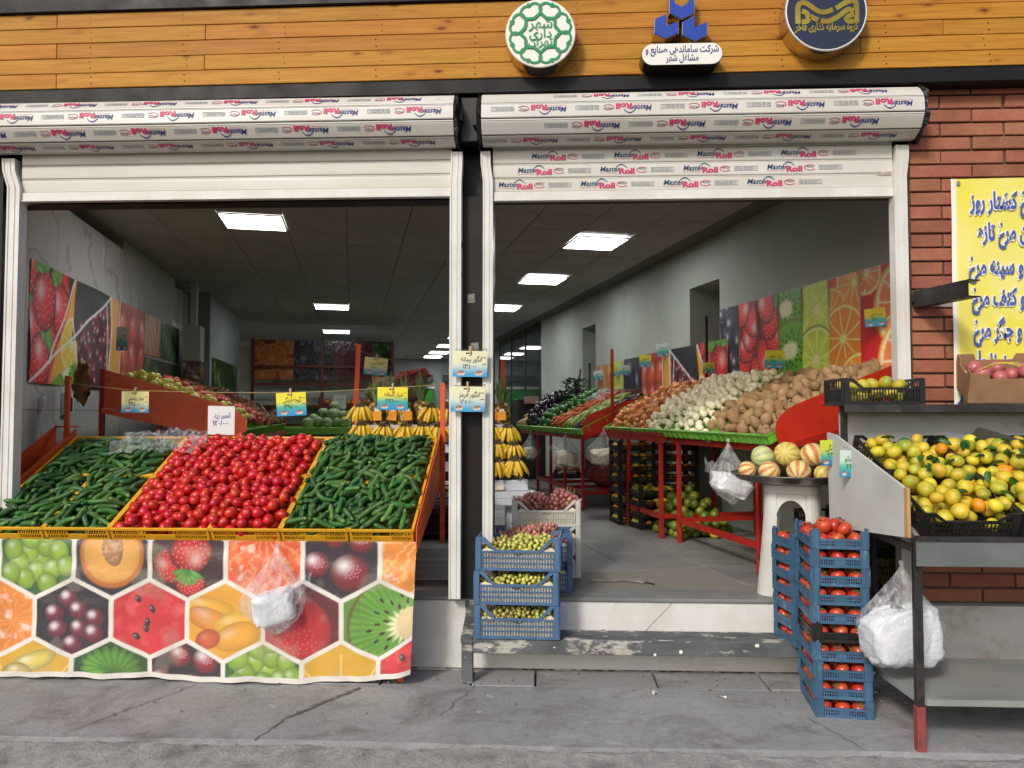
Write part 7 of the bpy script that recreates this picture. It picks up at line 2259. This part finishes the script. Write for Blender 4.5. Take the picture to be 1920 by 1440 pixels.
for X, L in sides(cw, cd):
    gm_.X = X; gm_.box(.001, L - .001, 0, .006, 0, h - .01); gm_.box(-.004, L + .004, -.006, .008, h - .0099, h)
    for k in range(10): gm_.box(L * (k + .5) / 10 - .003, L * (k + .5) / 10 + .003, -.005, -.0002, .002, h - .0105)
gm_.X = None
gmm = gm_.mesh('produce_crate', M['crate_green'])
for k in range(8):
    W = SL @ Matrix.Translation((.30 + .57 * k, .61, -.02)); o = link('produce_crate', gmm); o.location = W.translation; o.rotation_euler = W.to_euler()
    tag(o, '%s green crate of the apple table, counted from the orange end panel' % ['first', 'second', 'third', 'fourth', 'fifth', 'sixth', 'seventh', 'last'][k], 'crate', 'green crates of the apple table')
YA = [fruit_mesh('yellow_apple', M['apple_y'], .038, 1, 1, .9, 12, 9, .03, k, dent=.22) for k in range(3)]
RA = [fruit_mesh('red_apple', M['apple_r'], .038, 1, 1, .9, 12, 9, .03, k, dent=.2) for k in range(3)]
def heap_l(u0, u1, crown, meshes, name, label, cat, group, nmax, slabel, mats, radii=(.036, .040), rim=.075, v0=0., Lv=1.12):
    W_ = u1 - u0
    lim = mound(W_, Lv, rim, crown, .12)
    hp = Heap(W_, Lv, lambda u, v: lim(u, v) - 2.0 * radii[-1])
    its = hp.balls(list(radii), lim, 12, 420)
    scatter(its, meshes, SL @ Matrix.Translation((u0, v0, 0)), name, label, cat, group, nmax, slabel, mats, rand_rot, lambda it: it[3] / .038, lambda it: hp.top(it[0], it[1]) - it[2] > it[3] * 1.6)
heap_l(.03, .62, .13, YA, 'yellow_apple', 'pale yellow apple heaped behind the orange end panel', 'apple', 'yellow apples on the left table', 110, 'yellow apples lower in the heap', [M['apple_y']])
heap_l(.60, 1.8, .12, RA, 'red_apple', 'red yellow apple heaped on the left table', 'apple', 'red apples on the left table', 150, 'red apples lower in the heap', [M['apple_r']])
M['fruit_mix'] = mat('mixed_fruit_skin', C(150, 84, 40), .4, C(96, 84, 40), 8, rnd=.35, hue=.04)
MXF = [fruit_mesh('mixed_fruit', M['fruit_mix'], .038, 1, 1, .95, 8, 6, .04, k) for k in range(2)]
heap_l(1.8, 4.5, .10, MXF, 'mixed_fruit', 'dull orange or green fruit at the far end of the apple table', 'fruit', 'mixed fruit far along the left table', 150, 'dull fruit lower in the far heap', [M['fruit_mix']], (.042, .05))
mb = MB(); mb.ball((0, 0, 0), .085, 24, 22, .8, .6, 2.2); lumpy(mb, .4, 5, 7); lumpy(mb, .2, 8, 16)
tag(mb.build('brown_bag', mat('crumpled_brown', C(150, 106, 44), .35, C(96, 66, 30), 9, bump=.8, bsc=22), smooth=True, loc=I(-2.17, 6.80, 1.86)), 'crumpled brown plastic bag hanging at the back end of the apple table', 'bag')
price_card('small blue price card in front of the reddish fruit picture', I(-1.98, 7.2, 2.36), .105, .21, 'سیب', '۶', 2, 0, 'blue', False, True)
# switch and socket on the tiled wall
for k, (a, z, lab) in enumerate(((6.72, 1.68, 'white light switch on the tiled wall'), (7.28, 1.68, 'white framed wall box with a dark opening'))):
    r_ = tag(iroot('wall_switch' if k == 0 else 'wall_box'), lab, 'switch' if k == 0 else 'wall box')
    mb = MB(); h_ = .055 if k == 0 else .10; w_ = .04 if k == 0 else .12; mb.cbox(LW + .0005, LW + .03, a - w_, a + w_, z - h_, z + h_, .005); mb.build('cover', M['white_metal'], r_)
    mb = MB(); mb.cbox(LW + .0302, LW + .035, a - w_ * .5, a + w_ * .5, z - h_ * .62, z + h_ * .62, .002); mb.build('rocker' if k == 0 else 'opening', M['white_metal'] if k == 0 else M['dark'], r_)

# ================================================================== banana stand in the middle
bs = tag(iroot('banana_stand'), 'white stepped stand of boxes carrying bananas and pineapples', 'stand')
M['white_box'] = mat('white_painted_box', C(214, 218, 222), .6, C(190, 196, 204), 4, rvar=.1, wear=C(120, 116, 112), wsc=9, wlo=.64, whi=.74)
steps = [(.0, 1.335, 6.32, 1.44, 1.505), (.0, 1.335, 6.22, 1.275, 1.345), (.0, 1.37, 6.12, 1.13, 1.208), (.0, 1.40, 6.02, .975, 1.062)]
for k, (b0, b1, a, z0, z1) in enumerate(steps):
    mb = MB(); mb.cbox(b0, b1, a, a + .013, z0, z1, .002); mb.cbox(b0 + .001, b1 - .001, a + .0135, a + .30, z0 + .005, z0 + .017, .002); mb.box(b1 - .014, b1 - .001, a + .0135, a + .75, z0 + .0175, z1 - .002); mb.box(b0, b0 + .013, a + .0135, a + .75, z0 + .0175, z1 - .002)
    mb.build('step_box', M['white_box'], bs)
mb = MB(); mb.box(.02, 1.32, 6.36, 6.80, .97, 1.435); mb.build('core', M['dark'], bs)
mb = MB(); mb.cbox(-.02, 1.455, 5.93, 6.85, .925, .972, .003); mb.cbox(-.01, 1.475, 5.915, 5.929, .87, .924, .003); mb.build('table_top', M['white_box'], bs)
for b in (.05, 1.25, 1.42):
    mb = MB(); mb.cbox(b - .03, b + .03, 6.0, 6.06, .45, .924, .003); mb.build('leg', M['white_box'], bs)
mb = MB(); mb.cbox(.02, 1.43, 6.3, 6.33, .60, .66, .003); mb.build('stretcher', M['white_box'], bs)
mb = MB(); mb.cbox(.3, 1.2, 5.99, 6.018, .985, 1.02, .003); tag(mb.build('fruit_scraps', M['liner'], bs), kind='stuff')
def finger(k, L=.165, r=.0165):
    mb = MB()
    n = 7; path, rad = [], []
    for i in range(n + 1):
        t = i / n
        path.append((0, -.045 * math.sin(t * 2.2) - .01 * t, -L * t))
        rad.append(r * (.42 if i == 0 else .75 if i == 1 else .62 if i == n - 1 else .3 if i == n else 1.))
    mb.tube(path, rad, 7)
    for i in range(7): mb.m[i] = 1; mb.m[7 * (n - 1) + i] = 1
    mb.m[-1] = 1; mb.m[-2] = 1
    return mb.mesh('banana', [M['banana'], M['banana_end']], smooth=True)
FG = [finger(k, .165 + .01 * k) for k in range(3)]
def banana_bunch(loc, label, n=7, s=1., rz=0., spread=.55):
    r_ = thing('banana_bunch', label, 'bananas', loc, rz, 'banana bunches on the white stepped stand')
    for k in range(n):
        t = (k / (n - 1) * 2 - 1) if n > 1 else 0
        o = link('banana', FG[k % 3], r_, loc=(t * .030 * s, -.012 * (1 - t * t) + .01 * (k % 2), 0), rot=(.22 + .1 * (k % 2) + rng.normal(0, .06), -t * spread + rng.normal(0, .05), t * .5 + rng.normal(0, .15)), scale=(s, s, s))
    for k in range(n - 2):
        t = (k / max(n - 3, 1) * 2 - 1)
        o = link('banana', FG[(k + 1) % 3], r_, loc=(t * .026 * s, .03, 0), rot=(.05, -t * spread * .9, t * .4), scale=(s, s, s))
    mb = MB(); mb.tube([(-.035 * s, .012, .004), (0, .010, .012), (.035 * s, .012, .004)], [.012, .015, .012], 7); mb.build('crown', M['banana_end'], r_, smooth=True)
    return r_
bb = [(.067, 6.36, 1.675, 'banana bunch left of the pineapples on the top step', 7), (.645, 6.36, 1.668, 'banana bunch right of the pineapples on the top step', 7), (.785, 6.36, 1.66, 'banana bunch on the top step behind the orange post', 6),
      (.075, 6.22, 1.525, 'first banana bunch from the left on the second step', 7), (.255, 6.22, 1.515, 'second banana bunch from the left on the second step', 6), (.425, 6.22, 1.515, 'middle banana bunch on the second step', 7), (.565, 6.22, 1.515, 'fourth banana bunch on the second step, left of the orange post', 6), (.695, 6.22, 1.51, 'fifth banana bunch on the second step, against the orange post', 7),
      (1.13, 6.22, 1.505, 'banana bunch on the second step next to the pillar', 6), (1.27, 6.22, 1.50, 'last banana bunch on the second step, right of the pillar', 7),
      (1.16, 6.12, 1.37, 'banana bunch on the third step next to the pillar', 7), (1.30, 6.12, 1.355, 'small banana bunch at the right end of the third step', 5),
      (1.13, 6.02, 1.23, 'banana bunch on the fourth step next to the pillar', 7), (1.29, 6.02, 1.235, 'large banana bunch at the right end of the fourth step', 7)]
for (b, a, z, lab, n) in bb:
    banana_bunch(I(b, a - .02, z), lab, n, .93 if n > 5 else .82, IA + rng.normal(0, .15), .62)
M['pine_skin'] = None
def pine_mat():
    m, t, n, l, b = nt_new('pineapple_skin')
    v = n.new('ShaderNodeTexVoronoi'); v.inputs['Scale'].default_value = 34
    l.new(coords(t, (1, 1, .9)), v.inputs['Vector'])
    c = ramp(t, v.outputs['Distance'], [(.0, C(232, 196, 100)), (.32, C(186, 146, 66)), (.55, C(84, 68, 36))])
    l.new(c, b.inputs['Base Color']); b.inputs['Roughness'].default_value = .6
    inv = n.new('ShaderNodeMath'); inv.operation = 'SUBTRACT'; inv.inputs[0].default_value = 1; l.new(v.outputs['Distance'], inv.inputs[1])
    bumpn(t, b, inv.outputs[0], .9, .012)
    return m
M['pine_skin'] = pine_mat()
M['pine_leaf'] = mat('pineapple_leaf', C(128, 148, 96), .45, C(96, 124, 74), 12, rnd=.2)
M['tag_orange'] = mat('orange_tag', C(250, 176, 52), .5, C(240, 150, 40), 30)
pb = MB(); pb.lathe([(.02, 0), (.045, .008), (.058, .05), (.060, .10), (.054, .15), (.038, .178), (.015, .186)], 16); pbm = pb.mesh('body', M['pine_skin'], smooth=True)
pl = MB(); g = np.random.default_rng(2)
for k in range(26):
    a = k * 2.4; t = k / 26
    L_ = .11 + .07 * t; out = .075 * (1 - t) + .01
    d = Vector((math.cos(a), math.sin(a), 0)); s_ = Vector((-d.y, d.x, 0)) * .010
    p0, p1, p2 = d * .012, d * (.012 + out * .45) + Vector((0, 0, L_ * .6)), d * (.012 + out * 1.2) + Vector((0, 0, L_ * (.95 + .3 * t)))
    pl.add([p0 - s_, p0 + s_, p1 + s_ * .8, p1 - s_ * .8, p2], [(0, 1, 2, 3), (3, 2, 4)])
plm = pl.mesh('leaf_crown', M['pine_leaf'])
tg = MB(); tg.cbox(-.028, .028, -.003, .0, -.10, -.03, .001); tgm = tg.mesh('fruit_tag', M['tag_orange'])
th_ = MB(); th_.cbox(-.016, .016, -.0032, .0002, -.031, -.012, .001); thm = th_.mesh('tag_top', M['sign_white'])
pn = [(.195, 6.38, 'pineapple at the left end of the row, beside the bananas'), (.325, 6.42, 'second pineapple from the left'), (.435, 6.39, 'third pineapple, right below the yellow price card'), (.575, 6.44, 'fourth pineapple, its crown right of the yellow price card'), (1.275, 6.45, 'pineapple seen right of the black pillar'), (1.17, 6.47, 'pineapple half hidden by the right pillar guide')]
for k, (b, a, lab) in enumerate(pn):
    r_ = thing('pineapple', lab, 'pineapple', I(b, a + .04, 1.458), IA + rng.normal(0, .2), 'pineapples on the top step')
    s = 1.28 + .08 * (k == 3)
    link('body', pbm, r_, scale=(s, s, s)); link('leaf_crown', plm, r_, loc=(0, 0, .176 * s), scale=(s, s, s), rot=(0, 0, k))
    if True:
        o = link('fruit_tag', tgm, r_, loc=(.0, -.068 * s, .15 * s), rot=(R(-4), rng.normal(0, .08), 0), scale=(1.25, 1, 1.1)); link('tag_top', thm, o)
for k, (b, a, z0, z1, m_, lab) in enumerate([(-.035, 6.62, 1.10, 2.19, 'orange', 'tall orange post left of the pineapples'), (.215, 6.98, 1.25, 2.02, 'orange', 'orange post behind the pale hanging price card'), (1.43, 7.20, 1.25, 2.12, 'orange', 'orange post right of the black pillar by the pineapples')]):
    mb = MB(); mb.cbox(-.02, .02, -.014, .014, z0, z1, .002); tag(mb.build('sign_post', M[m_], loc=I(b, a, 0), rot=(R(2 if k == 0 else 0), R(2.2) if k == 0 else 0, IA)), lab, 'post')
    if k == 0:
        mb = MB(); mb.cbox(-.014, .014, -.010, .010, z1, z1 + .06, .002); tag(mb.build('post_cap', M['dark'], bpy.data.objects['sign_post.003'] if 'sign_post.003' in bpy.data.objects else None))
mb = MB(); mb.tube(sag(I(-.02, 6.62, 2.165), I(.38, 6.85, 2.07), 6, .01), .002, 5); tag(mb.build('string', mat('twine_two', C(176, 160, 110), .8)), 'short string from the tall orange post to the pale price card', 'string')
price_card('pale price card hanging over the pineapples from the orange post', I(.21, 6.90, 2.10), .205, .155, 'آناناس', '۷۷۰۰۰', 5, IA, 'pale')
mb = MB(); mb.ball((0, 0, 0), .24, 24, 16, 1.25, .7, .72); lumpy(mb, .25, 4, 5); lumpy(mb, .08, 5, 14)
tag(mb.build('produce_sack', mat('hessian', C(150, 130, 104), .9, C(120, 100, 80), 20, bump=.5), smooth=True, loc=I(.42, 7.6, 1.80), rot=(0, 0, IA)), 'pale sack standing behind the pineapples', 'sack')
mb = MB(); mb.ball((0, 0, 0), .14, 26, 16, 1.4, .5, .5); lumpy(mb, .5, 7, 6); lumpy(mb, .2, 9, 16)
tag(mb.build('red_net_bag', M['net'], smooth=True, loc=I(.56, 7.45, 1.95), rot=(0, R(-14), IA)), 'crumpled red net bag lying on the pale sack', 'bag')
mb = MB(); mb.prism([(.70, 7.3, 1.43), (.70, 7.3, 1.66), (1.10, 7.3, 1.53), (1.12, 7.3, 1.43)], (0, .25, 0)); tag(mb.build('pink_box', mat('pink_card', C(206, 150, 150), .7), rot=(0, 0, IA), recalc=True), 'pink sloping box behind the right banana bunch', 'box')
mb = MB(); mb.box(.1, 1.3, 7.0, 7.9, .45, 1.42); tag(mb.build('display_block', M['dark'], rot=(0, 0, IA)), 'dark display block behind the banana stand', 'stand')
g = np.random.default_rng(5); mb = MB()
for k in range(40):
    a, r_ = g.uniform(0, 6.28), g.uniform(0, .1); p = Vector((r_ * math.cos(a), r_ * math.sin(a), g.uniform(0, .14))); d = Vector((g.normal(), g.normal(), g.uniform(.2, 1))).normalized() * .07; s_ = Vector((-d.y, d.x, 0)).normalized() * .012
    mb.add([p, p + d * .5 + s_, p + d, p + d * .5 - s_], [(0, 1, 2, 3)])
tag(mb.build('herb_bunch', mat('bright_leaf', C(110, 160, 50), .45, C(84, 140, 44), 10), loc=I(.22, 7.0, 1.72)), 'bright green leafy bunch left of the pineapple crowns', 'greens')

# ================================================================== far rack with melons
rk = tag(iroot('fruit_rack'), 'tall dark red fruit rack with printed pictures against the back wall', 'rack')
RA_ = 15.8
M['old_red'] = mat('old_red_paint', C(104, 34, 28), .5, C(84, 28, 24), 5, rvar=.1)
for b in (-1.95, -.6, .80):
    mb = MB(); mb.cbox(b - .03, b + .03, RA_ - .03, RA_ + .03, .45, 3.1, .004); mb.build('upright', M['old_red'], rk)
for z in (2.16, 1.72, 1.34, 2.52):
    mb = MB(); mb.cbox(-1.98, .83, RA_ - .05, RA_ - .031, z, z + .05, .003)
    if z < 2.1: mb.box(-1.98, .83, RA_ - .03, RA_ + .4, z, z + .02)
    mb.build('shelf', M['old_red'], rk)
for k, (kind, b0, b1) in enumerate((('orange', -1.92, -1.17), ('plumd', -1.16, -.78), ('plumd', -.77, -.37), ('onionp', -.36, .02), ('onionp', .03, .40), ('greens', .41, .80))):
    c = strip_panel(kind, b1 - b0, .80, k + 3)
    c.img *= .42  # print colours darkened to put in the dimness at the back of the shop
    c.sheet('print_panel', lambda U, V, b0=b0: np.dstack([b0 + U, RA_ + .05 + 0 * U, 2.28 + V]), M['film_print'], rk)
mb = MB(); mb.box(-1.98, .83, RA_ + .42, RA_ + .44, .45, 3.1); mb.build('back_sheet', M['plaster'], rk)
M['gmelon'] = mat('pale_melon_skin', C(150, 170, 120), .5, C(120, 146, 92), 9, rnd=.12, stretch=(3, 3, .6))
GM = MB(); GM.ball((0, 0, 0), .1, 14, 10, 1, 1, .95); GMm = GM.mesh('round_melon', M['gmelon'], smooth=True)
mlab = ['round pale green melon on the far counter below the small white card']
pos = [(-.75, 13.4, 1.43), (-.58, 13.5, 1.45), (-.42, 13.4, 1.44), (-.27, 13.5, 1.44), (-.12, 13.4, 1.44), (-.66, 13.7, 1.50), (-.5, 13.75, 1.60), (-.30, 13.7, 1.60), (-.35, 13.55, 1.58), (-.15, 13.7, 1.56), (-.30, 13.75, 1.72), (-.40, 13.9, 1.52), (0.0, 13.7, 1.58)]
for k, (b, a, z) in enumerate(pos):
    o = link('round_melon', GMm, loc=I(b, a, z), rot=(rng.normal(0, .4), rng.normal(0, .4), rng.uniform(0, 6)), scale=(1 + rng.normal(0, .06),) * 3)
    tag(o, mlab[0], 'melon', 'pale green melons on the far counter')
ct = tag(iroot('far_counter'), 'dark counter with green crates carrying the pale melons', 'counter')
mb = MB(); mb.cbox(-1.2, .25, 13.2, 14.2, .45, 1.24, .004); mb.build('body', M['dark'], ct)
mb = MB(); mb.cbox(-1.2, .25, 13.15, 14.2, 1.245, 1.36, .004); mb.build('crate_row', M['crate_green'], ct)
price_card('small white card standing among the far melons', I(-.22, 13.85, 1.93), .22, .25, 'خربزه', '۹', 0, IA, 'white', False)
M['far_fruit'] = mat('far_fruit_skin', C(196, 150, 84), .5, C(160, 96, 50), 6, rnd=.3, hue=.03)
FF = [fruit_mesh('far_fruit', M['far_fruit'], .07, 1, 1, .95, 8, 6, .04, k) for k in range(2)]
for k in range(26):
    o = link('far_fruit', FF[k % 2], loc=I(-.62 + .105 * (k % 13), RA_ + .12 + .16 * (k // 13), (1.83 if k % 13 else 1.86)))
    tag(o, 'pumpkin coloured fruit on the middle shelf of the far rack', 'fruit', 'fruit on the far rack shelf')
for k in range(12):
    o = link('far_fruit', FF[k % 2], loc=I(-.5 + .1 * k, RA_ + .1, 1.435)); tag(o, 'pumpkin coloured fruit on the low shelf of the far rack', 'fruit', 'fruit on the far rack low shelf')
# dark cabinet beyond the greens table
cbn = tag(iroot('dark_cabinet'), 'dark cabinet standing before the glass partition with a small box on top', 'cabinet')
mb = MB(); mb.cbox(2.85, 3.35, 13.0, 13.5, .45, 1.85, .006); mb.build('body', M['dark'], cbn)
mb = MB(); mb.cbox(-.11, .11, -.1, .1, 0, .13, .003); tag(mb.build('small_box', mat('pinkish_card', C(176, 140, 126), .8), loc=I(3.07, 12.93, 1.77), rot=(0, 0, IA)), 'small pinkish box at the top of the dark cabinet', 'box')
